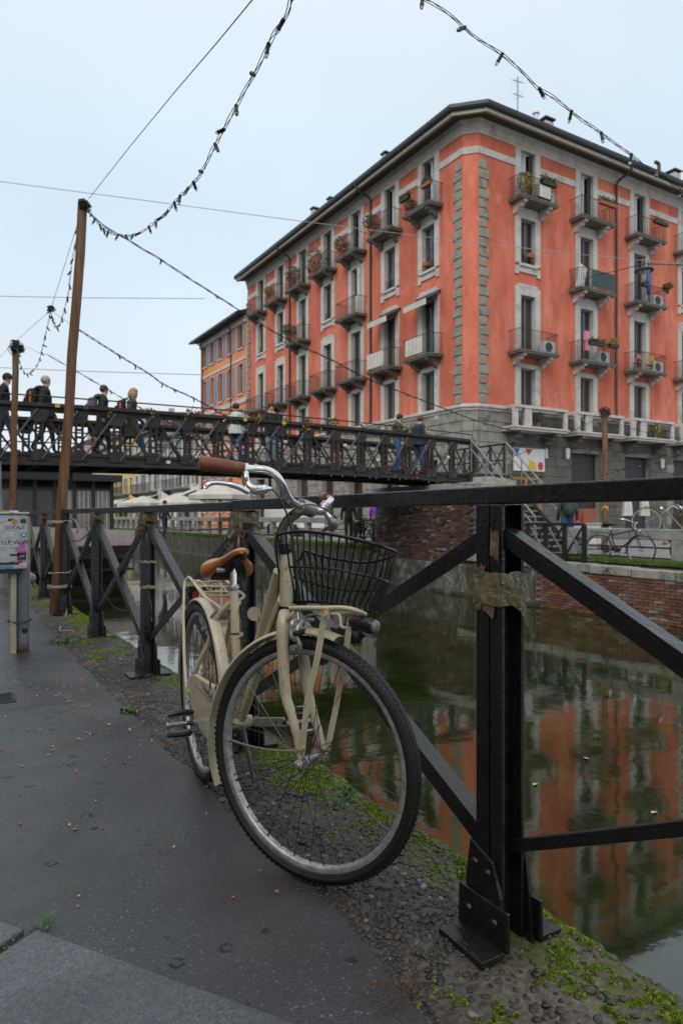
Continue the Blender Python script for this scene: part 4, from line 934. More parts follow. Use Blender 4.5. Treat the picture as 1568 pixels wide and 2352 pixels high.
for Y0, s in ((16.45, -1), (18.95, 1)):
    mb = MB(); barx(mb, BX0, BX1, Y0, 3.36, 3.44, .22); barx(mb, BX0, BX1, Y0, 3.26, 3.36, .05); build('top_chord', mb, MAT['bridge_iron'], br)
    mb = MB(); barx(mb, BX0, BX1, Y0, 2.06, 2.13, .24); barx(mb, BX0, BX1, Y0, 2.13, 2.28, .05); barx(mb, BX0, BX1, Y0, 2.28, 2.31, .12); build('bottom_chord', mb, MAT['bridge_iron'], br)
    mb = MB(); barx(mb, BX0, BX1, Y0, 2.80, 2.83, .03); build('mid_rail', mb, MAT['bridge_iron'], br)
    for i in range(NP+1):
        x = BX0+PS*i; a = arch(x); mb = MB()
        for dx in (-.07, .07): mb.box(x+dx-.022, x+dx+.022, Y0-.05, Y0+.05, 2.1+a, 3.36+a)
        for k in range(5): mb.box(x-.055, x+.055, Y0-.03, Y0+.03, 2.52+k*.17+a, 2.57+k*.17+a)
        po = build('post', mb, MAT['bridge_iron'], br)
        yy = Y0+s*.045
        for z0, z1, zz in ((3.30, 3.02, 3.36), (2.16, 2.42, 2.13)):
            poly = [(x-.185, z0), (x+.185, z0), (x+.185, z0+(z1-z0)*.5), (x+.115, z1), (x-.115, z1), (x-.185, z0+(z1-z0)*.5)]
            build('gusset', MB().prism([(p[0], yy, p[1]+a) for p in poly], (0, s*.015, 0)), MAT['bridge_iron'], po)
        if i < NP:
            x1 = x+PS; b = arch(x1)
            build('brace', MB().bar((x+.05, Y0+s*.075, 2.2+a), (x1-.05, Y0+s*.075, 3.3+b), .036, .036), MAT['bridge_rod' if s < 0 else 'bridge_iron'], br)
            build('brace', MB().bar((x+.05, Y0-s*.04, 3.3+a), (x1-.05, Y0-s*.04, 2.2+b), .02, .055), MAT['bridge_iron'], br)
    mb = MB(); pts = [V((BX0+(BX1-BX0)*i/20, Y0, 3.60+arch(BX0+(BX1-BX0)*i/20))) for i in range(21)]; mb.tube(pts, .018, 6)
    for i in range(0, 21, 2): mb.tube([pts[i], pts[i]-V((0,0,.18))], .012, 5)
    build('handrail', mb, MAT['iron'], br)
mb = MB(); barx(mb, BX0, BX1, 17.7, 2.30, 2.36, 2.3); build('deck', mb, MAT['deck_wood'], br)
for i in range(NP+1):
    x = BX0+PS*i; a = arch(x); build('cross_beam', MB().box(x-.06, x+.06, 16.5, 18.9, 2.06+a, 2.29+a), MAT['bridge_iron'], br)
for y in (17.1, 17.7, 18.3): mb = MB(); barx(mb, BX0, BX1, y, 2.14, 2.30, .1); build('stringer', mb, MAT['bridge_iron'], br)
for x in (2.9, 8.2): build('cable_hanger', MB().box(x-.03, x+.03, 17.6, 17.66, 1.75, 2.1), MAT['iron'], br)
for x, z, m_ in ((8.15,2.62,'red_item'),(12.4,2.25,'red_item'),(2.4,3.38,'yellow_item'),(7.2,2.2,'white_paint'),(11.0,2.55,'white_paint'),(9.9,2.9,'white_paint'),(13.6,2.8,'white_paint'),(4.9,2.2,'white_paint'),(6.9,3.37,'yellow_item'),(8.0,3.37,'yellow_item'),(3.0,3.38,'green_screen')):
    build('sticker', MB().box(x-.05, x+.05, 16.45-.125, 16.45-.118, z+arch(x)-.03, z+arch(x)+.045), MAT[m_], br)
# love locks in clumps: too many and too small to count
mat('brass', (.30,.19,.06), .35, .9, var=.6, vs=30); mat('steel_lock', (.3,.3,.3), .35, .8)
r = random.Random(8)
lock_v = np.array([(-.5,-.2,-.5),(.5,-.2,-.5),(.5,.2,-.5),(-.5,.2,-.5),(-.5,-.2,.3),(.5,-.2,.3),(.5,.2,.3),(-.5,.2,.3),(-.3,-.1,.8),(.3,-.1,.8),(.3,.1,.8),(-.3,.1,.8)], dtype=np.float32)
lock_f = np.array([(3,2,1,0),(0,1,5,4),(1,2,6,5),(2,3,7,6),(3,0,4,7),(4,5,9,8),(5,6,10,9),(6,7,11,10),(7,4,8,11),(8,9,10,11)], dtype=np.int32)
xf = []
for px, py, sp, n in ((168,943,10,14),(253,948,6,8),(345,945,14,26),(437,950,22,60),(520,958,16,22),(590,962,16,60),(655,968,7,24),(712,972,12,26),(757,966,7,20),(771,977,8,18),(735,992,6,12),(830,975,10,18),(893,985,7,12),(938,984,6,20),(980,988,7,10),(703,985,10,18),(440,1000,4,8)):
    for k in range(n):
        q = ony(px+r.gauss(0, sp*.45), py+r.gauss(0, 4 if sp < 15 else 6), 16.36+r.uniform(-.04,.05)); s = r.uniform(.022,.040)
        xf.append((q, rotm(r.uniform(-.6,.6), r.uniform(-.8,.8), r.random()*6.3, (s, s, s*1.2))))
tag(scatter_mesh('love_locks', lock_v, lock_f, xf, MAT['brass'], False), 'clumps of brass padlocks fastened along the bridge railing', 'padlocks', kind='stuff')

# brick pier on the far bank
pier = thing('bridge_pier', 'weathered brick pier carrying the footbridge on the far bank', 'pier', (13.0, 17, -1.2))
build('core', MB().box(13.07, 14.45, 14.57, 19.5, -2, 1.72), MAT['mortar'], pier)
for (x0, x1, y0, y1, z0, z1, m_) in ((12.95,14.55,14.44,19.6,1.72,1.98,'pale_concrete'), (12.90,13.07,14.5,19.5,-1.35,-.35,'patchy_wall')): build('cap' if z1 > 1 else 'plinth', MB().box(x0,x1,y0,y1,z0,z1), MAT[m_], pier, bevel=.02)
r = random.Random(31)
pb = [mesh_of(MB().box(-.05, .0, -.12+r.uniform(-.006,.006), .12+r.uniform(-.006,.006), -.029, .029+r.uniform(-.004,.003)), name='brick') for i in range(4)]
for me in pb: me.materials.append(MAT['pier_brick'])
rest = MB(); cnt = 0
for row in range(29):
    z = -.31+row*.0702
    for k in range(20):
        y = 14.68+k*.252+(.126 if row % 2 else 0)
        if y > 19.45 or r.random() < .03: continue
        x = 13.05+r.uniform(-.006, .02)
        if row >= 7 and cnt < 300 and y < 18.9: obj('brick', r.choice(pb), None, pier, V((x, y, z))-pier.location); cnt += 1
        else: rest.box(x-.05, x, y-.12, y+.12, z-.03, z+.03)
    for k in range(5):
        x = 13.2+k*.252+(.126 if row % 2 else 0); rest.box(x-.12, x+.12, 14.52, 14.57, z-.03, z+.03)
o = build('brickwork', rest, MAT['pier_brick'], pier); o['kind'] = 'stuff'
build('bearing_block', MB().obox((14.2, 14.95, 2.0), V((.55,0,-.05)), (0,.35,0), V((.02,0,.12))), MAT['pale_concrete'], pier, bevel=.02)

def stairs(name, label, ys, s):
    t_ = thing(name, label, 'stairs', (15.25, ys+s*1.3, 0)); n = 14; rise = 2.42/n; run = .19
    for i in range(n):
        z = 2.42-rise*(i+1); y = ys+s*(run*i+.02)
        build('step', MB().box(14.56, 15.94, min(y, y+s*.24), max(y, y+s*.24), z-.05, z), MAT['worn_step'], t_)
        build('riser', MB().box(14.58, 15.92, min(y+s*.005, y+s*.02), max(y+s*.005, y+s*.02), z+.0, z+rise-.051), MAT['bridge_iron'], t_)
    ye = ys+s*run*n
    for x in (14.5, 16.0):
        build('stringer', MB().bar((x, ys, 2.28), (x, ye, -.02), .06, .28), MAT['bridge_iron'], t_)
        mb = MB(); mb.tube([(x, ys-s*.3, 3.42), (x, ys, 3.42), (x, ye, 1.0), (x, ye, .0)], .026, 6); mb.tube([(x, ys, 3.12), (x, ye, .72)], .02, 6)
        for i in range(5): q = i/4; y = ys+(ye-ys)*q; z = 2.42*(1-q); mb.tube([(x, y, z), (x, y, z+1.0)], .02, 6)
        build('handrail', mb, MAT['galv'], t_)
stairs('bridge_stairs', 'flight of steps coming down from the footbridge towards the parked bicycles', 16.3, -1)
stairs('bridge_stairs', 'flight of steps going down from the footbridge behind the brick pier', 19.1, 1)
ld = thing('stair_landing', 'iron landing with lattice railing at the right end of the footbridge', 'landing', (15.3, 17.7, 2.3))
build('floor_plate', MB().box(14.72, 16.1, 16.3, 19.1, 2.32, 2.42), MAT['worn_step'], ld)
mb = MB()
for y in (16.45, 17.1, 17.75, 18.4, 19.0): mb.box(16.02, 16.08, y-.03, y+.03, 0, 3.4)
mb.box(16.02, 16.08, 16.4, 19.05, 3.36, 3.42); mb.box(16.03, 16.07, 16.4, 19.05, 2.85, 2.89)
for k in range(4): y = 16.45+.64*k; mb.bar((16.05,y,2.45),(16.05,y+.64,3.36),.03,.03); mb.bar((16.06,y,3.36),(16.06,y+.64,2.45),.03,.03)
build('lattice_railing', mb, MAT['iron'], ld)

# fence by the foot of the stairs
fn = thing('canal_fence', 'low iron fence with crossed bars between the stairs and the parked bicycles', 'fence', (13.2, 11.6, 0))
y0, y1 = onx(1341,1206,13.2).y, onx(1212,1206,13.2).y; k = 3
mb = MB()
build('top_rail', MB().box(13.15, 13.25, y0, y1, .80, .86), MAT['iron'], fn); build('bottom_rail', MB().box(13.17, 13.23, y0, y1, .07, .12), MAT['iron'], fn)
for i in range(k+1):
    y = y0+(y1-y0)*i/k; build('post', MB().box(13.16, 13.24, y-.045, y+.045, -.1, .80), MAT['iron'], fn)
    if i < k:
        a, b = y+.05, y+(y1-y0)/k-.05; build('brace', MB().bar((13.2,a,.12),(13.2,b,.8),.03,.04), MAT['galv'], fn); build('brace', MB().bar((13.22,a,.8),(13.22,b,.12),.03,.04), MAT['iron'], fn)
# stone beam wall with iron rails, right bank
sw_ = thing('stone_railing', 'grey stone beam railing with square posts along the right bank street', 'railing', (14.2, 8, 0))
r = random.Random(2)
for i in range(8):
    y = 12.35-2.05*i; build('stone_beam', MB().box(14.02, 14.32, y-2.03, y, .48, .73), MAT['stone'], sw_, bevel=.02)
for i in range(8):
    y = 9.05-2.05*i if i else 9.05; build('stone_post', MB().box(14.0, 14.34, y-.17, y+.17, -.15, .479), MAT['stone'], sw_, bevel=.02)
build('stone_post', MB().box(14.0, 14.34, 11.9, 12.24, -.15, .479), MAT['stone'], sw_, bevel=.02)
for z in (.06, .30): build('rail', MB().tube([(14.17, -5, z), (14.17, 12.0, z)], .022, 6), MAT['iron'], sw_)
# stone balustrade on the far bank beyond the pier
bl = thing('stone_balustrade', 'long grey stone balustrade along the far bank seen behind the railing', 'balustrade', (13.8, 40, 0))
y = 20.6; i = 0
while y < 95:
    sp = 1.75; build('beam', MB().box(13.68, 13.95, y-.02, y+sp-.04, .74, .98), MAT['stone'], bl, bevel=.015)
    build('post', MB().box(13.70, 13.93, y-.12, y+.12, -.1, .739), MAT['stone'], bl); y += sp; i += 1
for z in (.25, .5): build('rail', MB().box(13.79, 13.83, 20.6, 95, z-.02, z+.02), MAT['iron'], bl)
bb = thing('canal_fence', 'thin iron fence panel beside the slanted stair rail left of the brick pier', 'fence', (13.5, 20, 0))
for z in (.1, .85): build('rail', MB().box(13.45, 13.5, 19.6, 21.6, z, z+.05), MAT['iron'], bb)
for i in range(4): y = 19.65+.64*i; build('post', MB().box(13.45, 13.51, y-.03, y+.03, -.1, .85), MAT['iron'], bb)
for i in range(3): y = 19.65+.64*i; build('brace', MB().bar((13.47,y,.12),(13.47,y+.64,.84),.03,.03), MAT['iron'], bb); build('brace', MB().bar((13.49,y,.84),(13.49,y+.64,.12),.03,.03), MAT['iron'], bb)
# ================================================================ near railing, tape, poles, cabinet, light strings
t = NT('black_paint')
n1 = t.noise(55, 4, .6); n2 = t.noise(9, 4, .6)
c = t.mix(t.ramp(t.noise(16, 6, .7), [(.62, 0), (.74, .55)]), t.ramp(n2, [(.3, (.005,.005,.0052)), (.7, (.011,.011,.011))]), (.035,.022,.015))
t.set(Base_Color=c, Roughness=t.ramp(n1, [(.3, .22), (.7, .42)]), Specular_IOR_Level=.5, Coat_Weight=.28, Coat_Roughness=.2); t.bump(t.math('ADD', n1, t.math('MULTIPLY', n2, .8)), .65, .005); MAT['black_paint'] = t.m
RX = 1.2025
rail = thing('iron_railing', 'black painted iron canal railing with riveted posts and crossed braces', 'railing', (RX, 3, 0))
PY = [1.247+1.606*k for k in range(-1, 12)]
def ribv(x0, x1, y0, y1, z0, z1): return MB().box(x0, x1, y0, y1, z0, z1)
for i, y in enumerate(PY):
    mb = MB(); zt = 1.049
    x0, x1 = RX-.0375, RX+.0375
    po = build('post', ribv(x0, x0+.011, y-.0455, y-.0045, .0, zt), MAT['black_paint'], rail, bevel=.0025)
    build('flange', ribv(x0, x0+.011, y+.0015, y+.0455, .0, zt), MAT['black_paint'], po, bevel=.0025)
    build('web', ribv(x0+.011, x1-.011, y-.006, y+.009, .0, zt-.001), MAT['black_paint'], po)
    build('flange', ribv(x1-.011, x1, y-.0455, y+.0455, .0, zt), MAT['black_paint'], po, bevel=.0025)
    for s, xf_ in ((-1, x0), (1, x1)):
        q = [(y-.055, -.01), (y-.05, .11), (y-.025, .185), (y+.055, .215), (y+.07, .12), (y+.075, -.01)] if s < 0 else [(y-.07, -.01), (y-.055, .14), (y-.045, .20), (y+.045, .20), (y+.06, .12), (y+.075, -.01)]
        build('gusset', MB().prism([(xf_, a, b) for a, b in q], (s*.011, 0, 0)), MAT['black_paint'], po, bevel=.002)
        xa = xf_+s*.011
        build('foot_angle', MB().prism([(xa+s*.0, y-.085, .0), (xa+s*.013, y-.085, .0), (xa+s*.011, y-.085, .095), (xa, y-.085, .095)], (0, .17, 0)), MAT['black_paint'], po, bevel=.003)
        build('base_plate', MB().hexa([(xa+s*.012, y-.078, -.012), (xa+s*.082, y-.078, -.014), (xa+s*.082, y+.078, -.012), (xa+s*.012, y+.078, -.012), (xa+s*.012, y-.078, .004), (xa+s*.082, y-.078, .002), (xa+s*.082, y+.078, .004), (xa+s*.012, y+.078, .004)] if s > 0 else [(xa-.082, y-.078, -.014), (xa-.012, y-.078, -.012), (xa-.012, y+.078, -.012), (xa-.082, y+.078, -.012), (xa-.082, y-.078, .002), (xa-.012, y-.078, .004), (xa-.012, y+.078, .004), (xa-.082, y+.078, .004)]), MAT['black_paint'], po, bevel=.002)
        if i < 6:
            for a, b, o_ in ((y-.01, .155, 0), (y+.035, .165, 0), (y-.045, .055, .012), (y+.045, .05, .012)):
                build('rivet', MB().lathe((xa+s*o_, a, b), (s,0,0), [(0,.011),(.004,.0105),(.008,.007),(.0095,.002)], 10), MAT['black_paint'], po, smooth=60)
    if i < 5: build('rivet', MB().lathe((x0+.03, y-.006, .30), (0,-1,0), [(0,.012),(.005,.011),(.009,.007),(.01,.002)], 10), MAT['black_paint'], po, smooth=60)
def angle(p0, p1, w, name='brace', flat=False):
    p0, p1 = V(p0), V(p1); d = (p1-p0).normalized(); up = V((1,0,0)).cross(d); up = up if up.z > 0 else -up
    mb = MB(); 
    if flat: mb.bar(p0, p1, .012, w, up)
    else:
        mb.obox((p0+p1)/2+up*(w/2-.004)+V((.0,0,0)), V((w/2,0,0)), d*(p1-p0).length/2, up*.004)
        mb.obox((p0+p1)/2-V((w/2-.004,0,0))-up*.004, V((.004,0,0)), d*(p1-p0).length/2, up*(w/2-.004))
    return build(name, mb, MAT['black_paint'], rail, bevel=.0015)
for i in range(len(PY)-1):
    a, b = PY[i]+.03, PY[i+1]-.03
    # one diagonal falls towards the viewer, the other falls away
    angle((RX-.006, b, .975), (RX-.006, a, .215), .042 if i == 0 else .05)
    angle((RX+.012, a, .975), (RX+.012, b, .215), .028 if i == 0 else .046)
    ym = (a+b)/2; build('brace_joint', MB().obox((RX+.004, ym, .595), (.014,0,0), (0,.03,0), (0,0,.04)), MAT['black_paint'], rail, bevel=.003)
segs = [(-2.2, 2.95), (2.95, 6.2), (6.2, 9.4), (9.4, 13), (13, 19)]
for k, (a, b) in enumerate(segs):
    dz = (0, -.006, -.002, .001, 0)[k]; build('top_rail', MB().box(RX-.026, RX+.03, a+.001, b-.001, 1.05+dz, 1.094+dz), MAT['black_paint'], rail, bevel=.004)

# ---- packing tape and cords left on the railing
t = NT('packing_tape'); c = t.ramp(t.noise(22, 4, .6), [(.3, (.075,.06,.022)), (.55, (.17,.145,.065)), (.75, (.30,.27,.16))])
t.set(Base_Color=c, Roughness=.2, Coat_Weight=.8, Coat_Roughness=.1); t.bump(t.noise(45, 4, .7, stretch=(1,1,.5), dist=1.2), 1.0, .012); MAT['tape'] = t.m
t = NT('old_tape'); c = t.ramp(t.noise(30, 5, .6), [(.3, (.07,.045,.022)), (.6, (.20,.14,.08)), (.8, (.33,.28,.2))])
t.set(Base_Color=c, Roughness=.45); t.bump(t.noise(80, 3), .6, .005); MAT['old_tape'] = t.m
mat('cord', (.30,.26,.17), .7, var=.3, vs=60); mat('white_cord', (.42,.41,.38), .6, var=.3, vs=60)
def tape_band(y, z0, z1, seed, off=.005, amp=.0045):
    r = random.Random(seed); mb = MB(); hx, hy = .0375+off, .0455+off; per = []
    for k in range(11): per.append((-hx, -hy+2*hy*k/11))
    for k in range(9): per.append((-hx+2*hx*k/9, hy))
    for k in range(11): per.append((hx, hy-2*hy*k/11))
    for k in range(9): per.append((hx-2*hx*k/9, -hy))
    n = len(per); rows = 7; vs = []
    for j in range(rows):
        for k, (x, yy) in enumerate(per):
            q = 1+amp*10*nz(k*.55, j*.6, seed, 1); e = (.008*nz(k*.4, seed, 2, 1) if j in (0, rows-1) else 0)
            vs.append((RX+x*q, y+yy*q, z0+(z1-z0)*j/(rows-1)+e+.004*nz(k*.3, j, seed+9, 1)))
    mb.add(vs, [(j*n+k, j*n+(k+1) % n, (j+1)*n+(k+1) % n, (j+1)*n+k) for j in range(rows-1) for k in range(n)]); return mb
def ribbon(mb, pts, w, seed, twist=2.0):
    r = random.Random(seed); P_ = smooth_path(pts, 4); vs = []
    for i, p in enumerate(P_):
        a = twist*nz(i*.18, seed, 0, 1)*2; t_ = (P_[min(i+1, len(P_)-1)]-P_[max(i-1, 0)]).normalized(); s = t_.cross(V((math.cos(a), math.sin(a), .2))).normalized()
        ww = w*(.5+.6*abs(nz(i*.3, seed, 5, 1))); vs += [p-s*ww, p+s*ww]
    mb.add(vs, [(2*i, 2*i+1, 2*i+3, 2*i+2) for i in range(len(P_)-1)]); return mb
tp = one('tape_wrap', tape_band(PY[1], .805, .885, 3), MAT['tape'], 'shiny crumpled olive tape wrapped round the nearest railing post', 'tape', smooth=40)
y = PY[1]; xl = RX-.0375
mb = MB()
mb.add([(xl-.003, y-.047, .83), (xl+.0, y-.05, .86), (xl+.03, y-.075, .845), (xl+.06, y-.066, .80), (xl+.075, y-.058, .75), (xl+.04, y-.07, .79)], [(0,1,2,5),(5,2,3,4)])
mb.add([(RX+.03, y-.05, .875), (RX+.055, y-.062, .905), (RX+.06, y-.07, .93), (RX+.048, y-.052, .90), (RX+.035, y-.048, .845)], [(0,1,3),(1,2,3),(0,3,4)])
build('tape_flap', mb, MAT['tape'], tp)
for (y0, y1, z0, z1, sd) in ((.008, .045, .872, .90, 1), (-.040, -.010, .915, .985, 2), (-.025, .02, .78, .81, 3), (.022,.045,.785,.81,4)):
    r = random.Random(sd); k = 7; top = [(xl-.0025-.001*r.random(), y+y0+(y1-y0)*j/k, z1+r.uniform(-.008,.008)) for j in range(k+1)]; bot = [(xl-.003-.002*r.random(), y+y0+(y1-y0)*j/k+r.uniform(-.003,.003), z0+r.uniform(-.012,.012)) for j in range(k+1)]
    one('tape_scrap', MB().add(top+bot, [(j, j+1, k+1+j+1, k+1+j) for j in range(k)]), MAT['old_tape'], ['brown tape scrap stuck just above the olive tape on the nearest post', 'long tape scrap higher up on the street face of the nearest post', 'torn tape end hanging just below the olive tape on the nearest post', 'narrow tape end at the left below the olive tape on the nearest post'][sd-1], 'tape')
def bundle(y, lab, seed, z=.985, strips=6, long=.4, m='old_tape'):
    t_ = thing('tape_bundle', lab, 'tape', (RX, y, z)); r = random.Random(seed)
    build('band', tape_band(y, z-.03, z+.055, seed, .008, .012), MAT['tape' if seed % 2 else 'old_tape'], t_)
    build('band', tape_band(y, z-.055, z+.0, seed+3, .012, .012), MAT['old_tape'], t_)
    for i in range(strips):
        a = r.random()*6.28; p = V((RX+math.cos(a)*.05, y+math.sin(a)*.055, z-r.uniform(0,.03))); L = r.uniform(.3,1)*long
        build('strip', ribbon(MB(), [p, p+V((math.cos(a)*.03, math.sin(a)*.04, -L*.25)), p+V((math.cos(a)*.02+r.uniform(-.03,.03), math.sin(a)*.03, -L*.6)), p+V((math.cos(a)*.01, r.uniform(-.05,.05), -L))], r.uniform(.004,.011), seed*7+i), MAT[m if r.random() < .7 else 'tape'], t_)
    return t_
bundle(PY[2], 'brown tape bundle knotted round the post right behind the saddle', 5, strips=8, long=.36)
bundle(PY[3], 'frayed tape bundle with drooping strips on the third post, left of the bicycle', 8, strips=12, long=.4)
bundle(PY[4], 'rusty brown tape rings round the top of the fourth post', 11, z=1.0, strips=2, long=.12)
bundle(PY[6], 'dark frayed tape on the far post just beyond the tall wooden pole', 14, strips=5, long=.3)
one('twisted_tape', ribbon(ribbon(MB(), [(RX-.05, PY[3], .985), (RX-.05, PY[3]-.35, .955), (RX-.05, PY[3]-.9, .945), (RX-.05, PY[2]+.05, .965)], .007, 4, .5), [(RX-.05, PY[2]-.05, .965), (RX-.05, PY[2]-.3, .945), (RX-.045, PY[2]-.55, .955)], .006, 5, .8), MAT['tape'], 'twisted tape strung between the third and second posts behind the handlebar', 'tape')
one('tape_ring', tape_band(PY[3], .72, .735, 9, .005, .003), MAT['cord'], 'thin tape ring round the middle of the third post', 'tape'); one('tape_ring', tape_band(PY[3], .555, .575, 19, .005, .003), MAT['cord'], 'second lower thin tape ring on the third post', 'tape')
mb = ribbon(MB(), [(RX-.02, PY[3]-.06, .55), (RX-.01, PY[3]-.12, .46), (RX-.015, PY[3]-.15, .36)], .014, 3, 1); one('tape_strip', mb, MAT['old_tape'], 'brown tape strip hanging from the lower ring of the third post', 'tape')
mb = ribbon(ribbon(ribbon(MB(), [(RX-.045, PY[4]+.03, .56), (RX-.05, PY[4]-.06, .58), (RX-.04, PY[4]-.03, .55)], .012, 6), [(RX-.045, PY[4]-.02, .56), (RX-.03, PY[4]-.4, .42), (RX-.03, PY[4]-.8, .34), (RX-.04, PY[4]-1.2, .36)], .008, 7), [(RX-.045, PY[4], .55), (RX-.05, PY[4]+.02, .42), (RX-.05, PY[4]+.03, .27), (RX-.05, PY[4]+.02, .18)], .008, 8)
one('tape_knot', mb, MAT['old_tape'], 'bow of pale tape with long tails on the middle of the fourth post', 'tape')

# ---- wooden poles
t = NT('pole_wood'); w = t.noise(5, 5, .6, stretch=(6,6,.35), dist=.6); w2 = t.noise(26, 4, .6, stretch=(4,4,.12))
c = t.ramp(w, [(.3, (.075,.034,.014)), (.5, (.17,.082,.033)), (.7, (.26,.135,.06))]); c = t.mix(t.ramp(w2, [(.45, 0), (.7, .55)]), c, (.065,.032,.016))
t.set(Base_Color=c, Roughness=.6); t.bump(w2, .4, .006); MAT['pole'] = t.m
def pole(p0, p1, r, lab):
    p0, p1 = V(p0), V(p1); t_ = thing('wooden_pole', lab, 'pole', p0); d = (p1-p0)
    build('shaft', MB().tube([p0+d*k/8+V((r*.15*math.sin(k*2.1), r*.15*math.cos(k*1.7), 0)) for k in range(9)], [r*1.04-.004*k/8 for k in range(9)], 14), MAT['pole'], t_, smooth=50)
    build('cap_band', MB().tube([p1-d.normalized()*.05, p1+d.normalized()*.012], r*1.06, 14), MAT['iron'], t_, smooth=40); return t_
P1b = V((1.115, 7.80, 0)); P1t = at(192, 464, 7.25); pole(P1b, P1t, .05, 'tall leaning wooden pole tied to the canal railing, with light strings at its top')
P2b = V((1.13, 12.55, 0)); P2t = at(37, 784, 11.4); pole(P2b, P2t, .052, 'second smaller wooden pole further along the railing at the left edge')
P3t = at(1388, 948, 18.4); P3b = V((P3t.x, P3t.y, 0)); pole(P3b, P3t, .075, 'wooden pole standing on the far bank by the parked bicycles')
one('yellow_band', MB().tube([V((P3t.x, P3t.y, 1.18)), V((P3t.x, P3t.y, 1.30))], .08, 12), MAT['yellow_item'], 'small yellow band round the far bank pole', 'band')
one('pole_sticker', MB().obox(at(16, 1179*1.005, 11.35)+V((0,-.05,1.0-1.0)), (.06,0,0), (0,.004,0), (0,0,.06)), MAT['white_paint'], 'round white sticker on the second wooden pole', 'sticker')
one('concrete_mast', MB().tube([(at(-4,1186,9.6).x, at(-4,1186,9.6).y, 0), at(-12, 1060, 9.6)], .085, 14), MAT['stone'], 'grey concrete mast cut off by the left picture edge', 'mast', smooth=50)
def wire_wrap(c, r0, zs, lab, m='white_cord', y2=None, turns=3):
    mb = MB(); pts = []
    for k in range(turns*12+1):
        a = k/12*6.283; e = V((math.cos(a), math.sin(a), 0)); p = V((c.x, c.y, zs))+V((e.x*r0[0], e.y*r0[1], .03*k/(turns*12)+.004*math.sin(k*1.7))); pts.append(p)
    mb.tube(pts, .0045, 5); return one('wire_tie', mb, MAT[m], lab, 'wire tie')
py5 = PY[5]; cc = V((RX-.05, py5+.03, 0))
wire_wrap(cc, (.12,.13), .945, 'loops of pale wire tying the wooden pole to the railing top'); wire_wrap(cc, (.11,.12), .41, 'single wire loop tying the wooden pole lower down', turns=1); wire_wrap(cc, (.12,.13), .27, 'coiled wire loops near the foot of the wooden pole', turns=3)
mb = MB().tube(smooth_path([at(151,1192,7.5), at(154,1250,7.45), at(156,1320,7.4), at(155,1390,7.25), at(148,1425,6.9), gz(137,1448,.01), gz(160,1449,.01), gz(172,1452,.01)], 5), .008, 6)
one('hanging_cord', mb, MAT['cord'], 'pale cord hanging beside the wooden pole and lying on the quay', 'cord')
mb = MB().tube(smooth_path([(RX, PY[5]-.03, .98), (RX-.03, PY[5]-.5, .80), (RX-.02, PY[5]-1.0, .80), (RX, PY[4]+.05, .95)], 6), .006, 5); one('slack_wire', mb, MAT['pipe'], 'slack dark wire drooping between the fourth post and the wooden pole', 'wire')
mb = MB().tube(smooth_path([at(152,1187,7.5), at(172,1195,7.4), at(180,1215,7.3), at(176,1225,7.3)], 6), .008, 6); one('wire_hook', mb, MAT['cord'], 'bent wire end curling off the pole tie', 'wire')

# ---- stickered utility cabinet on its post
t = NT('scuffed_grey'); c = t.mix(t.ramp(t.noise(14, 6, .7), [(.5, 0), (.62, .8)]), (.42,.425,.43), (.56,.55,.53)); c = t.mix(t.ramp(t.noise(20, 5, .7, dist=.6), [(.58, 0), (.66, .7)]), c, (.09,.09,.095)); t.set(Base_Color=c, Roughness=.5); MAT['scuffed'] = t.m
t = NT('grey_pipe'); c = t.ramp(t.noise(3, 5, .6, stretch=(1,1,.3)), [(.3, (.10,.11,.12)), (.7, (.22,.23,.245))])
zz = t.n('ShaderNodeSeparateXYZ', i_0=t.co()).outputs[2]; c = t.mix(t.math('MULTIPLY', t.n('ShaderNodeMapRange', i_0=zz, i_1=.10, i_2=.02, i_3=0, i_4=1).outputs[0], t.ramp(t.noise(9, 4), [(.3,.4),(.6,1)])), c, (.09,.03,.015)); t.set(Base_Color=c, Roughness=.45, Metallic=.2); MAT['grey_pipe'] = t.m
mat('beige_paint', (.42,.39,.29), .5, var=.2, vs=5, stain=(.25,.22,.16)); mat('dark_sticker', (.03,.03,.035), .5); mat('pale_sticker', (.5,.5,.52), .5, var=.35, vs=40); mat('teal_sticker', (.05,.30,.42), .5, var=.3, vs=30); mat('magenta_sticker', (.55,.10,.38), .5, var=.3, vs=30); mat('orange_sticker', (.5,.27,.05), .5, var=.3, vs=30)
base = gz(46, 1497); cx0, cy0 = base.x, base.y
cab = thing('utility_cabinet', 'grey utility cabinet on a post, covered in stickers, at the left edge', 'cabinet', (cx0, cy0, 0))
build('post', MB().tube([(cx0+.02, cy0, -.02), (cx0+.02, cy0, .66)], .048, 16), MAT['grey_pipe'], cab, smooth=50)
build('cover_strip', MB().box(cx0-.068, cx0-.026, cy0-.05, cy0+.05, -.02, .66), MAT['beige_paint'], cab, bevel=.006)
build('back_strip', MB().box(cx0+.055, cx0+.075, cy0+.02, cy0+.12, -.02, 1.02), MAT['beige_paint'], cab, bevel=.004)
build('clamp', MB().tube([(cx0+.0+.085*math.cos(a), cy0+.065*math.sin(a), .235+.004*math.cos(a*2)) for a in [k*.3927 for k in range(16)]], .006, 5, closed=True), MAT['pipe'], cab)
build('bolt', MB().lathe((cx0+.03, cy0-.046, .165), (0,-1,0), [(0,.022),(.006,.02),(.009,.012)], 10), MAT['iron'], cab)
fx0, fx1, fz0, fz1, fy = cx0-.34, cx0+.045, .628, 1.035, cy0-.10
build('box', MB().box(fx0, fx1, fy, cy0+.10, fz0, fz1), MAT['scuffed'], cab, bevel=.012); build('lid', MB().box(fx0-.01, fx1+.012, fy-.012, cy0+.11, fz1, fz1+.016), MAT['scuffed'], cab, bevel=.006)
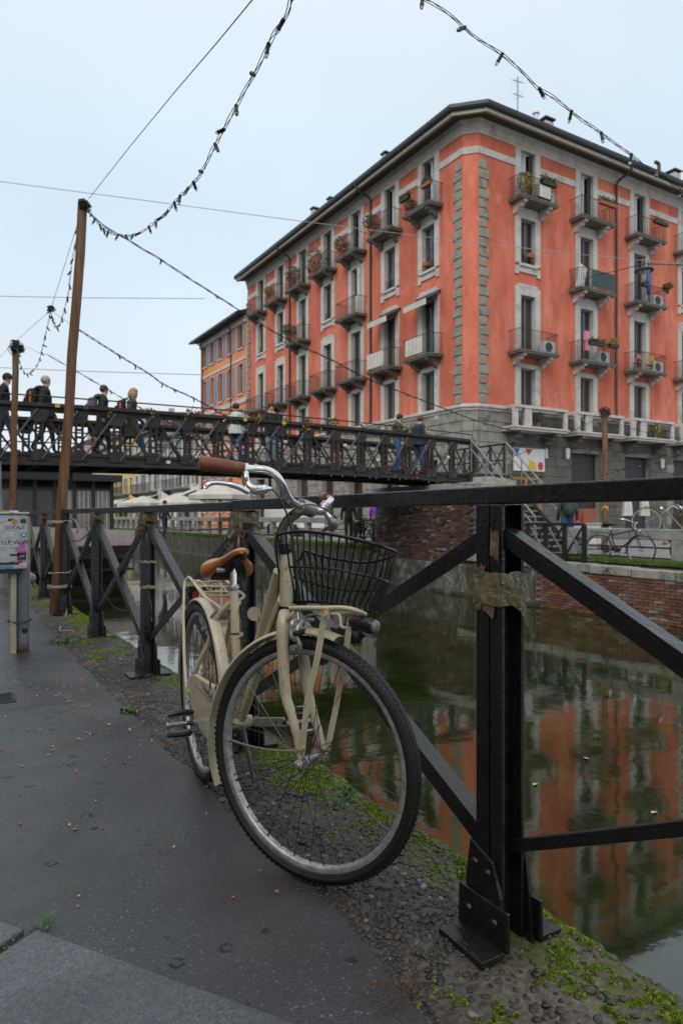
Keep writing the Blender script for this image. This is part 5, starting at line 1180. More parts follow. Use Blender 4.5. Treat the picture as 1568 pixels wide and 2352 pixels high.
build('bottom_grille', MB().box(fx0+.01, fx1-.05, fy+.02, cy0+.08, fz0-.03, fz0), MAT['pipe'], cab)
def stick(x0, x1, z0, z1, m, k=1): return build('sticker', MB().box(fx1+x0, fx1+x1, fy-.0012*k, fy-.0002, fz0+z0, fz0+z1), MAT[m], cab)
stick(-.36,-.05,.355,.40,'pale_sticker'); stick(-.31,-.03,.29,.335,'pale_sticker'); stick(-.36,-.06,.235,.28,'pale_sticker'); stick(-.36,-.07,.165,.228,'pale_sticker'); stick(-.15,-.08,.07,.15,'scuffed'); stick(-.13,-.09,.345,.375,'white_paint'); stick(-.05,-.012,.34,.372,'dark_sticker'); stick(-.3,-.16,.08,.14,'pale_sticker'); stick(-.075,-.01,.06,.145,'magenta_sticker'); stick(-.07,-.012,.07,.125,'dark_sticker',2); stick(-.12,-.035,.05,.06,'dark_sticker'); stick(-.36,-.055,.035,.055,'dark_sticker'); stick(-.062,-.014,.012,.04,'white_paint'); stick(-.36,-.1,.012,.03,'teal_sticker'); stick(-.12,-.04,.10,.115,'dark_sticker',2); stick(-.06,-.02,.15,.20,'magenta_sticker')
for (x, z, m_, rr_) in ((-.028,.255,'teal_sticker',.021),(-.028,.255,'white_paint',.009)): build('sticker', MB().lathe((fx1+x, fy-.0015-(.001 if rr_ < .01 else 0), fz0+z), (0,-1,0), [(0,rr_),(.0008,rr_)], 16), MAT[m_], cab)
build('sticker', MB().prism([(fx1-.115, fy-.0004, fz0+.375), (fx1-.105, fy-.0004, fz0+.335), (fx1-.09, fy-.0004, fz0+.325), (fx1-.075, fy-.0004, fz0+.335), (fx1-.065, fy-.0004, fz0+.375), (fx1-.08, fy-.0004, fz0+.365), (fx1-.09, fy-.0004, fz0+.378), (fx1-.1, fy-.0004, fz0+.365)], (0,-.001,0)), MAT['orange_sticker'], cab)
for txt, x, z, s, m_ in (('LOCALE',-.085,.312,.034,'dark_sticker'), ('U.P.W.W',-.085,.20,.046,'dark_sticker'), ('ABJECT',-.038,.026,.011,'dark_sticker'), ('DENGUE',-.08,.054,.011,'white_paint'), ('JAIS',-.04,.098,.022,'white_paint')):
    text_obj('lettering', txt, MAT[m_], cab, (fx1+x, fy-.0032, fz0+z), (1,0,0), (0,0,1), s)
for k in range(2): one('litter_scrap', MB().obox((fx1-.09-.06*k, cy0-.03, fz1+.022), V((.03-.01*k,.008,0)), V((-.004,.012,0)), V((0,0,.006))), MAT['white_paint' if k == 0 else 'orange_sticker'], ['white scrap lying on the lid of the stickered cabinet', 'orange scrap lying on the lid of the stickered cabinet'][k], 'litter', bevel=.003)
# mooring bollard
b = gz(95, 1362); b = V((max(b.x, 1.0), b.y, 0)); b.x = min(b.x, 1.05)
one('stone_bollard', MB().lathe(b+V((0,0,-.03)), (0,0,1), [(0,.115),(.1,.09),(.17,.085),(.19,.12),(.24,.135),(.28,.12),(.31,.07),(.32,.01)], 18), MAT['stone'], 'short round-headed stone mooring bollard behind the leaning pole', 'bollard', smooth=50)

# ---- light strings
mat('cable_black', (.012,.012,.012), .5, var=.1); 
t = NT('bulb_glass'); t.set(Base_Color=(.75,.75,.75), Roughness=.05, IOR=1.45, Transmission_Weight=.75); MAT['bulb'] = t.m
hm = mesh_of(MB().lathe((0,0,0), (0,0,-1), [(-.012,.006),(-.008,.010),(0,.0105),(.03,.0095),(.034,.0115),(.04,.0115)], 8), smooth=40, name='bulb_holder'); hm.materials.append(MAT['cable_black'])
bm_ = mesh_of(MB().lathe((0,0,-.04), (0,0,-1), [(0,.008),(.006,.010),(.014,.0095),(.020,.004)], 8), smooth=60, name='bulb'); bm_.materials.append(MAT['bulb'])
sc_ = [0]
def light_string(pts, nb, label, wires=2, r=.0024, jitter=1.0, start=.03, end=.98):
    """pts: list of place points; two or three loosely twisted wires with a bulb holder at intervals"""
    sc_[0] += 1; rr = random.Random(sc_[0]*13); P_ = smooth_path(pts, 6); n = len(P_)
    L = [0]
    for i in range(1, n): L.append(L[-1]+(P_[i]-P_[i-1]).length)
    def along(s):
        s = max(0, min(L[-1], s)); 
        for i in range(1, n):
            if L[i] >= s: q = (s-L[i-1])/max(1e-6, L[i]-L[i-1]); return P_[i-1].lerp(P_[i], q), (P_[i]-P_[i-1]).normalized()
        return P_[-1], (P_[-1]-P_[-2]).normalized()
    t_ = thing('light_string', label, 'light string', P_[0], 'festoon light strings over the canal')
    m = max(30, int(L[-1]/.05)); m = min(m, 260)
    for w in range(wires):
        mb = MB(); q = []
        for i in range(m+1):
            p, d = along(L[-1]*i/m); u = d.cross(V((0,0,1))); u = u.normalized() if u.length > .05 else V((1,0,0)); v = d.cross(u)
            a = i*.55+w*6.283/wires; am = .007*(1+1.2*abs(nz(i*.12, w, sc_[0], 1)))*min(1, L[-1]/8+.4)
            q.append(p+(u*math.cos(a)+v*math.sin(a))*am)
        mb.tube(q, r, 4); build('wire', mb, MAT['cable_black'], t_)
    for k in range(nb):
        s = L[-1]*(start+(end-start)*(k+.5+rr.uniform(-.25,.25)*jitter)/nb); p, d = along(s)
        h = obj('bulb_holder', hm, None, t_, p-t_.location)
        dirv = V((rr.gauss(0,.6), rr.gauss(0,.6), -1+rr.gauss(0,.5)*jitter)).normalized(); h.rotation_euler = (-dirv).to_track_quat('Z', 'Y').to_euler()
        o = obj('bulb', bm_, None, h)
def px3(lst): return [at(*q) for q in lst]
def dline(pts, d0, d1, gamma=1):
    x0, x1 = pts[0][0], pts[-1][0]; out = []
    for x, y in pts: q = (x-x0)/(x1-x0); out.append(at(x, y, 1/((1-q)/d0+q/d1)))
    return out
def seq(pts, ds):
    n = len(pts); out = []
    for i, (x, y) in enumerate(pts):
        q = i/(n-1)*(len(ds)-1); k = min(int(q), len(ds)-2); out.append(at(x, y, ds[k]+(ds[k+1]-ds[k])*(q-k)))
    return out
light_string(seq([(201,478),(220,506),(244,530),(281,541),(319,536),(356,511),(384,487),(408,457),(436,429),(462,398),(492,337),(520,286),(558,216),(595,150),(623,89),(645,55),(661,28),(668,-10),(678,-60),(680,-160),(690,-330)], [7.2,6.2,5.2,4.3,3.6,3.2,2.9,2.6]), 26, 'sagging bulb string rising from the tall wooden pole to the upper picture edge', 3)
light_string(dline([(760,-150),(850,-95),(930,-40),(977,0),(1001,12),(1048,47),(1088,84),(1135,114),(1186,153),(1233,201),(1277,229),(1320,264),(1360,292),(1403,324),(1442,351),(1482,383),(1518,403),(1568,442),(1660,515)], 3.1, 4.8), 11, 'thick black bulb string crossing the sky above the red building', 3, jitter=.3)
light_string(dline([(203,486),(240,520),(285,545),(333,575),(360,590),(420,630),(480,668),(530,700),(600,745),(680,790),(760,826),(840,868),(935,906),(1010,935),(1090,965),(1140,980),(1240,1003),(1388,1035),(1568,1056),(1640,1062)], 7.2, 24), 34, 'long bulb string from the tall pole across the red facade to the far right', 3, r=.004)
light_string(dline([(178,755),(210,776),(280,820),(340,857),(380,885),(440,912),(500,945),(560,978),(660,1020),(760,1055),(880,1084),(1000,1106),(1100,1115)], 8.4, 18), 30, 'bulb string from behind the tall pole down across the bridge lattice', 3, r=.004)
light_string(dline([(105,812),(180,855),(240,890),(300,925),(400,975),(530,1040),(640,1072),(800,1091),(920,1096),(1010,1086),(1085,1068)], 10.2, 15.8), 32, 'bulb string swagged below the walkers and along the bridge underside', 2, r=.004)
light_string(seq([(188,476),(181,500),(177,540),(168,590),(161,640),(158,672),(150,705),(143,730),(136,749),(127,750),(121,735),(118,716)], [7.2,8,9]), 14, 'short bulb string hanging down the left side of the tall pole', 2)
light_string(seq([(117,712),(112,738),(105,770),(98,800),(90,830),(75,853),(60,858),(48,838),(42,810),(38,795)], [9,10,11.3]), 16, 'bulb string looping between the hanging knot and the second wooden pole', 2)
light_string(dline([(1000,1094),(1041,1087),(1090,1078),(1142,1062),(1200,1040),(1270,1012),(1330,983),(1388,952)], 17, 18.4), 12, 'bulb string rising from the bridge end to the top of the far bank pole', 2, r=.004)
light_string(dline([(1388,952),(1405,963),(1421,974),(1470,990),(1520,1001),(1568,1008),(1640,1012)], 18.4, 21), 9, 'bulb string running right from the top of the far bank pole', 2, r=.004)
light_string(dline([(1250,1122),(1337,1103),(1390,1090),(1450,1071),(1512,1050),(1568,1030),(1640,1000)], 16, 12), 9, 'bulb string climbing to the right in front of the stone balconies', 2, r=.004)
def knot(p, r_, n, label, seed):
    mb = MB(); rr = random.Random(seed)
    for i in range(n):
        a = V((rr.gauss(0,1), rr.gauss(0,1), rr.gauss(0,1))).normalized()*r_; q = [p+a*rr.uniform(.4,1)]
        for k in range(5): q.append(p+V((rr.gauss(0,1), rr.gauss(0,1), rr.gauss(0,1))).normalized()*r_*rr.uniform(.5,1.2))
        mb.tube(smooth_path(q, 3), .006, 4)
    return one('wire_knot', mb, MAT['cable_black'], label, 'wire knot')
knot(P1t+V((0,-.03,-.05)), .07, 14, 'tangle of wires tied round the top of the tall wooden pole', 1); knot(P2t+V((.02,0,-.12)), .13, 22, 'dark tangle of wires round the top of the second wooden pole', 2); knot(at(117,710,9), .06, 8, 'small wire knot hanging in the air left of the tall pole', 3); knot(P3t, .16, 24, 'black tangle of wires on the far bank pole top', 4)
def wire(pts, r_, label, m='cable_black', name='overhead_wire'): return one(name, MB().tube(pts, r_, 5), MAT[m], label, 'wire')
mat('pale_wire', (.28,.31,.34), .6)
wire([at(205,456,7.2), at(300,335,5.6), at(400,213,4.4), at(500,96,3.6), at(620,-50,2.9), at(760,-220,2.3), at(1000,-500,1.9)], .003, 'thin straight stay wire from the tall pole top up to the sky')
wire([P1t+V((0,0,-.03)), at(117,712,9)], .003, 'thin stay wire from the tall pole down to the hanging knot', 'pale_wire'); wire([at(117,712,9), P2t], .003, 'thin stay wire between the hanging knot and the second pole', 'pale_wire'); wire([at(117,712,9), at(178,755,8.4)], .003, 'thin stay wire between the hanging knot and the tall pole', 'pale_wire'); wire([P2t, at(100,815,10.3)], .003, 'thin stay wire right of the second pole top', 'pale_wire'); wire([P2t, at(-10,830,12)], .003, 'thin stay wire left of the second pole top', 'pale_wire')
wire([at(-300,380,21), at(-30,413,20), at(330,460,19.5), at(690,508,20), at(1040,552,20.5), at(1320,583,21), at(1620,612,21)], .010, 'pale overhead cable crossing the sky and the red facade', 'pale_wire')
wire([at(-30,680,34), at(200,684,34), at(470,686,34)], .018, 'faint pale cable in the sky left of the orange house', 'pale_wire'); wire([at(-30,843,34), at(200,853,34), at(470,861,34)], .018, 'faint lower cable in the sky left of the orange house', 'pale_wire')
wire([at(1000,780,24), at(1170,800,24), at(1340,640,22.5), at(1480,606,20.5)][2:]+[at(1640,612,21)], .014, 'span wire that carries the hanging street lamp')
p = at(1478, 622, 20.5); lamp = thing('street_lamp', 'dark disc street lamp hung on a wire before the third street column', 'street lamp', p)
build('shade', MB().lathe(p, (0,0,-1), [(-.12,.05),(-.08,.09),(-.03,.27),(.0,.285),(.015,.27)], 18), MAT['pipe'], lamp, smooth=40); build('lens', MB().lathe(p, (0,0,-1), [(.015,.17),(.06,.13),(.08,.04)], 14), MAT['curtain'], lamp, smooth=60); build('hanger', MB().tube([p+V((0,0,.1)), p+V((0,0,.30))], .03, 6), MAT['pipe'], lamp)

# ---- barge with glazed pavilion under the bridge
mat('dark_frame', (.035,.038,.042), .45, .2); mat('hull', (.05,.028,.022), .6, var=.4, vs=3); mat('pink_skirt', (.50,.41,.38), .6); mat('corrugated', (.30,.31,.32), .5)
bg_ = thing('barge_pavilion', 'moored barge carrying a dark glazed restaurant pavilion under the bridge', 'barge', (3.5, 30, -1.2)); y0 = 24.0
build('hull', MB().hexa([(1.6,y0-.6,-1.6),(5.4,y0-.2,-1.6),(5.4,46,-1.6),(1.6,46,-1.6),(1.6,y0-1.0,.05),(5.9,y0-.6,.05),(5.9,46,.05),(1.6,46,.05)]), MAT['hull'], bg_)
for z in (-.35,-.75): build('rubbing_strake', MB().box(1.6, 5.75, y0-1.02, y0-.6, z, z+.06), MAT['iron'], bg_)
build('bulwark', MB().prism([(1.6,y0-.9,.05),(5.85,y0-.55,.05),(5.9,y0-.55,.55),(4.2,y0-.7,.62),(1.6,y0-.9,.75)], (0,.12,0)), MAT['pink_skirt'], bg_)
build('floor_slab', MB().box(1.65, 5.35, y0, 45, .06, .30), MAT['dark_frame'], bg_)
build('roof_slab', MB().box(1.5, 5.55, y0-.25, 45.3, 2.20, 2.42), MAT['dark_frame'], bg_); build('roof_edge', MB().box(1.6, 4.6, y0-.1, 44, 2.421, 2.50), MAT['iron'], bg_)
xs = [1.65, 2.25, 2.85, 3.45, 4.05, 4.65, 5.27]
for i, x in enumerate(xs):
    build('mullion', MB().box(x-.05, x+.05, y0, y0+.12, .30, 2.2), MAT['dark_frame'], bg_)
    if i < 6: build('pane', MB().box(x+.05, xs[i+1]-.05, y0+.05, y0+.07, .30, 2.2), MAT['glass'], bg_); build('transom', MB().box(x+.05, xs[i+1]-.05, y0+.02, y0+.10, 1.9, 1.96), MAT['dark_frame'], bg_)
t = NT('blind'); w = t.n('ShaderNodeTexWave', i_Vector=t.co(), i_Scale=5.5, bands_direction='X'); t.set(Base_Color=t.mix(w.outputs[0], (.10,.10,.10), (.34,.34,.32)), Roughness=.7); MAT['blind'] = t.m
for i in (3, 4, 5): 
    for k in range(7): x = xs[i]+.07+k*.07; build('blind_slat', MB().box(x, x+.055, y0+.03, y0+.045, .35, 1.88), MAT['pale_plaster' if k % 2 else 'stone'], bg_)
kk = thing('corrugated_kiosk', 'grey corrugated metal kiosk behind the barge pavilion', 'kiosk', (-3, 33, 0)); 
for i in range(26): x = -9+i*.36; build('panel', MB().box(x, x+.30, 33.0+(.05 if i % 2 else 0), 33.2, 0, 3.55), MAT['corrugated'], kk)
build('back', MB().box(-9, .4, 33.2, 38, 0, 3.5), MAT['corrugated'], kk); build('roof_trim', MB().box(-9.1, .45, 32.9, 38.1, 3.55, 3.68), MAT['dark_frame'], kk)
# ================================================================ the bicycle
t = NT('cream_paint')
c = t.mix(t.ramp(t.noise(5, 4, .6), [(.35, 0), (.65, 1)]), (.55,.475,.325), (.63,.56,.41))
sp = t.ramp(t.noise(120, 4, .7, stretch=(1,1,.3)), [(.60, 0), (.68, .8)]); c = t.mix(sp, c, (.10,.075,.05)); c = t.mix(t.ramp(t.noise(9, 6, .7), [(.50, 0), (.72, .5)]), c, (.27,.215,.13))
ru = t.ramp(t.noise(17, 6, .75, dist=.6), [(.66, 0), (.74, .8)]); c = t.mix(ru, c, (.24,.085,.025))
t.set(Base_Color=c, Roughness=t.ramp(t.noise(12, 4), [(.3, .22), (.7, .42)]), Coat_Weight=.25); t.bump(t.noise(60, 3), .08, .002); MAT['cream'] = t.m
t = NT('rust_cream'); c = t.mix(t.ramp(t.noise(26, 6, .75, dist=.5), [(.44, 0), (.58, 1)]), (.55,.47,.33), (.33,.13,.03)); t.set(Base_Color=c, Roughness=.55); MAT['rust_cream'] = t.m
t = NT('alloy'); t.set(Base_Color=t.ramp(t.noise(20, 5, .7), [(.3, (.30,.30,.30)), (.6, (.50,.50,.495))]), Roughness=t.ramp(t.noise(30, 4), [(.3,.3),(.7,.45)]), Metallic=.7); MAT['alloy'] = t.m
t = NT('polished_alloy'); t.set(Base_Color=t.ramp(t.noise(45, 5, .7), [(.35, (.66,.66,.655)), (.6, (.80,.80,.79))]), Roughness=.16, Metallic=1.0); MAT['chrome'] = t.m
t = NT('rim_alloy'); t.set(Base_Color=t.ramp(t.noise(60, 5, .7), [(.35, (.26,.26,.26)), (.6, (.50,.50,.49))]), Roughness=.42, Metallic=.55); MAT['rim'] = t.m
t = NT('tyre_rubber'); t.set(Base_Color=t.ramp(t.noise(90, 4, .7), [(.4, (.007,.007,.0072)), (.7, (.019,.0185,.018))]), Roughness=.55); t.bump(t.noise(200, 3), .2, .002); MAT['tyre'] = t.m
mat('tread', (.024,.023,.022), .5); mat('spoke', (.09,.085,.08), .4, .8); mat('black_plastic', (.012,.012,.013), .35, bump=.1, bs=90); mat('basket_wire', (.010,.010,.011), .28)
t = NT('brown_leather'); c = t.ramp(t.noise(8, 4, .6), [(.3, (.40,.125,.028)), (.7, (.54,.19,.045))]); t.set(Base_Color=c, Roughness=.28, Coat_Weight=.3); t.bump(t.noise(150, 3), .06, .001); MAT['leather'] = t.m
t = NT('grip_leather'); c = t.ramp(t.noise(10, 4, .6), [(.3, (.16,.05,.018)), (.7, (.24,.08,.03))]); t.set(Base_Color=c, Roughness=.45); t.bump(t.noise(220, 3), .2, .001); MAT['grip'] = t.m
mat('olive_cable', (.10,.095,.03), .35); mat('lens', (.16,.17,.175), .06, var=.7, vs=90); mat('maroon', (.075,.02,.015), .5); mat('amber', (.45,.13,.01), .3); mat('red_lens', (.30,.01,.02), .25)

bike = thing('bicycle', 'cream city bicycle with brown saddle and black wire basket, parked against the railing', 'bicycle', (.907, 2.1, 0))
RW = .342
def heading(deg): a = R_(deg); return V((math.sin(a), math.cos(a), 0)), V((math.cos(a), -math.sin(a), 0))
def sub(name, mb, m, par, smooth=50, bevel=0): return build(name, mb, m, par, smooth, bevel)
def wheel(C, hd, name, seed):
    h, a = heading(hd); C = V(C); k = 12
    rim = sub(name, MB().lathe(C, a, [(-.0125,.3075),(-.0135,.298),(-.0105,.2925),(-.004,.2895),(.004,.2895),(.0105,.2925),(.0135,.298),(.0125,.3075),(.009,.3075),(.009,.300),(-.009,.300),(-.009,.3075),(-.0125,.3075)], 72, caps=False), MAT['rim'], bike, 40)
    rt = .0195; prof = [(rt*math.cos(q)*1.0, RW-rt+rt*math.sin(q)*1.0) for q in [2*math.pi*j/k for j in range(k+1)]]
    sub('tyre', MB().lathe(C, a, [(w, r) for w, r in prof], 72, caps=False), MAT['tyre'], rim, 60)
    mb = MB(); r = random.Random(seed)
    for i in range(120):
        th = 2*math.pi*i/120; e = h*math.cos(th)+V((0,0,math.sin(th))); tg = -h*math.sin(th)+V((0,0,math.cos(th)))
        for w, dr, sk in ((-.0145,-.0055,.4), (-.006,-.0006,-.3), (.006,-.0006,.3), (.0145,-.0055,-.4)):
            th2 = th+(.026 if abs(w) < .01 else 0); e2 = h*math.cos(th2)+V((0,0,math.sin(th2))); t2 = -h*math.sin(th2)+V((0,0,math.cos(th2)))
            mb.obox(C+e2*(RW+dr)+a*w, (t2+a*sk).normalized()*.0048, (a-t2*sk).normalized()*.0024, e2*.0010)
    o = sub('tread_blocks', mb, MAT['tread'], rim, None); o['kind'] = 'stuff'
    for s in (-1, 1): sub('sidewall_ridge', MB().lathe(C+a*s*.0178, a, [(s*.0,.3175),(s*.0014,.3187),(s*.0,.32)], 72, caps=False), MAT['tread'], rim)
    hub = sub('hub', MB().lathe(C, a, [(-.05,.004),(-.05,.0055),(-.036,.0055),(-.036,.019),(-.033,.021),(-.030,.021),(-.028,.013),(-.02,.0105),(.02,.0105),(.028,.013),(.030,.021),(.033,.021),(.036,.019),(.036,.0055),(.05,.0055),(.05,.004)], 20), MAT['alloy'], rim, 40)
    for s in (-1, 1):
        sub('axle_nut', MB().lathe(C+a*s*.054, a*s, [(0,.0095),(.008,.0095),(.010,.007)], 6), MAT['alloy'], rim, 30); sub('axle_washer', MB().lathe(C+a*s*.050, a*s, [(0,.012),(.0035,.012)], 14), MAT['cream'], rim, 30)
    base = MB().tube([(0,0,0),(0,0,1)], .00115, 5); sm = mesh_of(base, name='spoke'); sm.materials.append(MAT['spoke'])
    nip = mesh_of(MB().lathe((0,0,0),(0,0,1),[(0,.0026),(.011,.002)],6), name='nipple'); nip.materials.append(MAT['spoke'])
    for i in range(36):
        th = 2*math.pi*i/36; side = -1 if i % 2 else 1; th_h = th+(1 if (i//2) % 2 else -1)*1.15
        p0 = C+a*side*.032+(h*math.cos(th_h)+V((0,0,math.sin(th_h))))*.0195; p1 = C+a*side*.002+(h*math.cos(th)+V((0,0,math.sin(th))))*.291
        o = obj('spoke', sm, None, rim, p0-bike.location-rim.location); d = p1-p0; o.rotation_euler = d.to_track_quat('Z', 'Y').to_euler(); o.scale = (1, 1, d.length)
        o = obj('nipple', nip, None, rim, p1-bike.location-rim.location); o.rotation_euler = (-d).to_track_quat('Z', 'Y').to_euler()
    th = 3.55; e = h*math.cos(th)+V((0,0,math.sin(th))); sub('valve', MB().tube([C+e*.291, C+e*.262], .0035, 8), MAT['black_plastic'], rim)
    return rim
CF = at(710.5, 1741.9, 1.911); HF = 152.9; CR = at(463.9, 1585.2, 2.686); HR = 186.1
wheel(CF, HF, 'front_wheel', 1); wheel(CR, HR, 'rear_wheel', 2)
hf, rf_ = heading(HF); hr, rr_ = heading(HR)
def fender(name, C, h, a, t0, t1, r=.366, w=.030):
    mb = MB(); vs = []; n = 40; cs = [(-1,-.004),(-.82,.002),(-.4,.005),(0,.006),(.4,.005),(.82,.002),(1,-.004)]
    m = len(cs)*2
    for i in range(n+1):
        t_ = R_(t0+(t1-t0)*i/n); e = h*math.cos(t_)+V((0,0,math.sin(t_)))
        for x, dr in cs: vs.append(C+e*(r+dr)+a*x*w)
        for x, dr in reversed(cs): vs.append(C+e*(r+dr-.0016)+a*x*w*.985)
    fs = [(i*m+k, i*m+(k+1) % m, (i+1)*m+(k+1) % m, (i+1)*m+k) for i in range(n) for k in range(m)]
    fs += [tuple(range(m-1, -1, -1)), tuple(n*m+k for k in range(m))]
    return sub(name, mb.add(vs, fs), MAT['cream'], bike, 60)
ff = fender('front_fender', CF, hf, rf_, 74, 203, .360, .027)
rfn = fender('rear_fender', CR, hr, rr_, -25, 196, .358, .022)
sub('fender_stay', MB().tube(smooth_path([at(489,1674,2.12), at(500,1688,2.10), at(540,1703,2.03), at(590,1717,1.96), at(640,1724,1.90), at(678,1724,1.862)], 4), .0025, 6), MAT['alloy'], ff)
sub('stay_bolt', MB().lathe(at(493,1667,2.12), rf_, [(-.004,.009),(.006,.009),(.010,.005)], 10), MAT['alloy'], ff)

# frame
def onw(px, py, w):
    """point on the plane of the turned front wheel, w metres towards the rider's right"""
    r = _ray(px, py); o = V((0,0,EYE)); return o+r*((CF+rf_*w-o).dot(rf_)/r.dot(rf_))
def tubeD(pts, r, n=14, k=5): return MB().tube(smooth_path([at(*p) for p in pts], k) if k else [at(*p) for p in pts], r, n)
BB = at(553, 1658, 2.41); RA = CR+rr_*.045
frame = sub('frame', tubeD([(537,1352,2.49),(539,1398,2.48),(542,1495,2.46),(545,1530,2.45),(551,1645,2.415)], .0165), MAT['cream'], bike)
sub('seat_lug', MB().tube([at(543.5,1505,2.458), at(546,1535,2.45), at(549,1580,2.435)], [.0185,.0195,.018], 14), MAT['cream'], frame)
sub('head_tube', MB().tube([onw(658,1268,0), onw(657.5,1392,0)], .0185, 16), MAT['cream'], frame)
sub('down_tube', tubeD([(640,1312,2.055),(599,1460,2.21),(546,1640,2.40)], .0165, k=0), MAT['cream'], frame)
sub('down_tube', tubeD([(649,1378,2.045),(618,1462,2.15),(556,1648,2.40)], .0165, k=0), MAT['cream'], frame)
sub('bottom_bracket', MB().lathe(BB, rr_, [(-.038,.018),(-.038,.0215),(.038,.0215),(.038,.018)], 16), MAT['cream'], frame)
sub('chain_stay', tubeD([(434,1587,2.63),(440,1590,2.62),(470,1622,2.53),(520,1652,2.44)], .011), MAT['cream'], frame)
sub('chain_stay', tubeD([(497,1596,2.70),(535,1640,2.50)], .011, k=0), MAT['cream'], frame)
sub('seat_stay', tubeD([(529,1384,2.48),(503,1412,2.50),(489,1442,2.53),(478,1480,2.56),(460,1515,2.585),(445,1548,2.61),(436,1567,2.625),(434,1588,2.63)], .0095), MAT['cream'], frame)
sub('seat_stay', tubeD([(548,1384,2.50),(532,1420,2.58),(520,1480,2.66),(507,1540,2.70),(497,1594,2.73)], .0095), MAT['cream'], frame)
sub('dropout', MB().prism([at(428,1578,2.632), at(441,1576,2.628), at(442,1598,2.628), at(429,1600,2.632)], rr_*.006), MAT['cream'], frame)
for z0, z1 in ((1454,1457.5),(1466,1469),(1476,1479),(1486,1489)):     # worn decal bands on the seat tube
    sub('decal_band', MB().tube([at(541+(z0-1460)*.03,z0,2.467), at(541+(z1-1460)*.03,z1,2.466)], .0169, 16, cap=False), MAT['maroon'], frame)
for i, (a_, b_) in enumerate([((644,1387,2.00),(638,1405,2.035)),((637,1408,2.04),(630,1428,2.075)),((629,1431,2.08),(618,1462,2.12)),((617,1465,2.125),(613,1477,2.14))]):
    sub('pinstripe', MB().tube([at(*a_), at(*b_)], .0022, 5), MAT['maroon'], frame)
sub('reflector_tag', MB().lathe(at(584,1410,2.30), V((-.6,-.8,0)), [(-.001,.024),(.001,.024)], 18), MAT['beige_paint'], frame)
for q in ((604,1406,2.165),(599,1421,2.18)): sub('cable_clip', MB().tube([at(q[0]+5.0*math.cos(k*.8), q[1]+6*math.sin(k*.8), q[2]-.012) for k in range(6)], .0018, 5), MAT['black_plastic'], frame)
sub('cable', tubeD([(548,1400,2.46),(552,1425,2.45),(554,1460,2.44),(554,1500,2.44),(552,1540,2.43)], .0028, 6), MAT['olive_cable'], frame); sub('cable_clip', MB().obox(at(554,1457,2.44), (.006,0,0), (0,.004,0), (0,0,.007)), MAT['cream'], frame)

# headset, fork, stem, handlebar
fpts = [(657,1402,0),(652,1420,.026),(649,1443,.040),(649.6,1484,.045),(651.6,1543,.047),(657.4,1601,.048),(669,1640,.048),(681,1689,.048),(686.5,1722,.048)]
fork = sub('fork', MB().tube(smooth_path([onw(*p) for p in fpts], 5), [.018]*5+[.0182]*5+[.0178]*5+[.017]*5+[.016]*5+[.0145]*5+[.0125]*5+[.011]*5+[.0095], 14), MAT['cream'], bike)
lpts = [(657,1402,0),(668,1420,-.026),(681,1445,-.04),(693,1484,-.045),(701,1543,-.047),(708,1592,-.048),(720,1640,-.048),(733.6,1689,-.048),(741,1720,-.048)]
sub('blade', MB().tube(smooth_path([onw(*p) for p in lpts], 5), [.018]*5+[.0182]*5+[.0178]*5+[.017]*5+[.016]*5+[.0145]*5+[.0125]*5+[.011]*5+[.0095], 14), MAT['cream'], fork)
sub('dropout', MB().prism([onw(683,1716,.051), onw(695,1716,.051), onw(697,1738,.051), onw(690,1746,.051), onw(682,1738,.051)], rf_*-.006), MAT['cream'], fork)
sub('dropout', MB().prism([onw(736,1716,-.045), onw(746,1714,-.045), onw(748,1732,-.045), onw(738,1736,-.045)], rf_*-.006), MAT['cream'], fork)
sub('lower_headset', MB().tube([onw(657.5,1391,0), onw(657.3,1404,0)], .0235, 18), MAT['black_plastic'], fork, 40)
sub('upper_headset', MB().tube([onw(657,1262,0), onw(656.5,1272,0)], .0205, 16), MAT['black_plastic'], fork, 40); sub('headset_nut', MB().tube([onw(656,1249,0), onw(656.6,1262,0)], .0175, 8), MAT['black_plastic'], fork, 30)
stem = sub('stem', tubeD([(655,1258,2.068),(652,1235,2.06),(650,1214,2.05),(660,1195,2.03),(678,1180,2.0),(697,1167,1.965)], [.0125]*5+[.013]*5+[.015]*5+[.016]*5+[.0165]*5+[.017], 14), MAT['alloy'], bike)
sub('stem_clamp', MB().tube([at(688,1161,1.945), at(717,1172,1.985)], .0225, 16), MAT['alloy'], stem, 40)
for p in ((668,1178,1.99), (711,1181,1.965)): sub('clamp_bolt', MB().lathe(at(*p), V((-.5,-.8,-.2)), [(0,.006),(.008,.006)], 8), MAT['black_plastic'], stem)
bar = sub('handlebar', tubeD([(545,1075.5,1.83),(580,1077.5,1.84),(611,1080,1.845),(633,1091,1.848),(648,1112,1.86),(657,1133,1.88),(668,1150,1.90),(686,1161,1.94),(703,1166,1.965),(722,1173,2.0),(736,1172,2.02),(748,1162,2.03),(759,1150,2.05),(758,1145,2.10),(752,1144,2.18),(748,1143,2.26)], .0113, 14), MAT['chrome'], bike)
g0, g1 = at(561,1078,1.826), at(457,1063,1.79); gd = (g1-g0)
sub('grip', MB().tube([g0+gd*q for q in (0,.02,.22,.24,.26,.6,.63,.66,.94,.98,1)], [.0165,.0178,.0182,.0172,.0185,.0198,.0188,.0198,.0205,.0198,.015], 18), MAT['grip'], bike, 50)
g2 = at(752,1144,2.17); g3 = at(742,1142,2.30); sub('grip', MB().tube([g2, g2+(g3-g2)*.9, g3], [.0172,.0188,.014], 16), MAT['grip'], bike, 50)
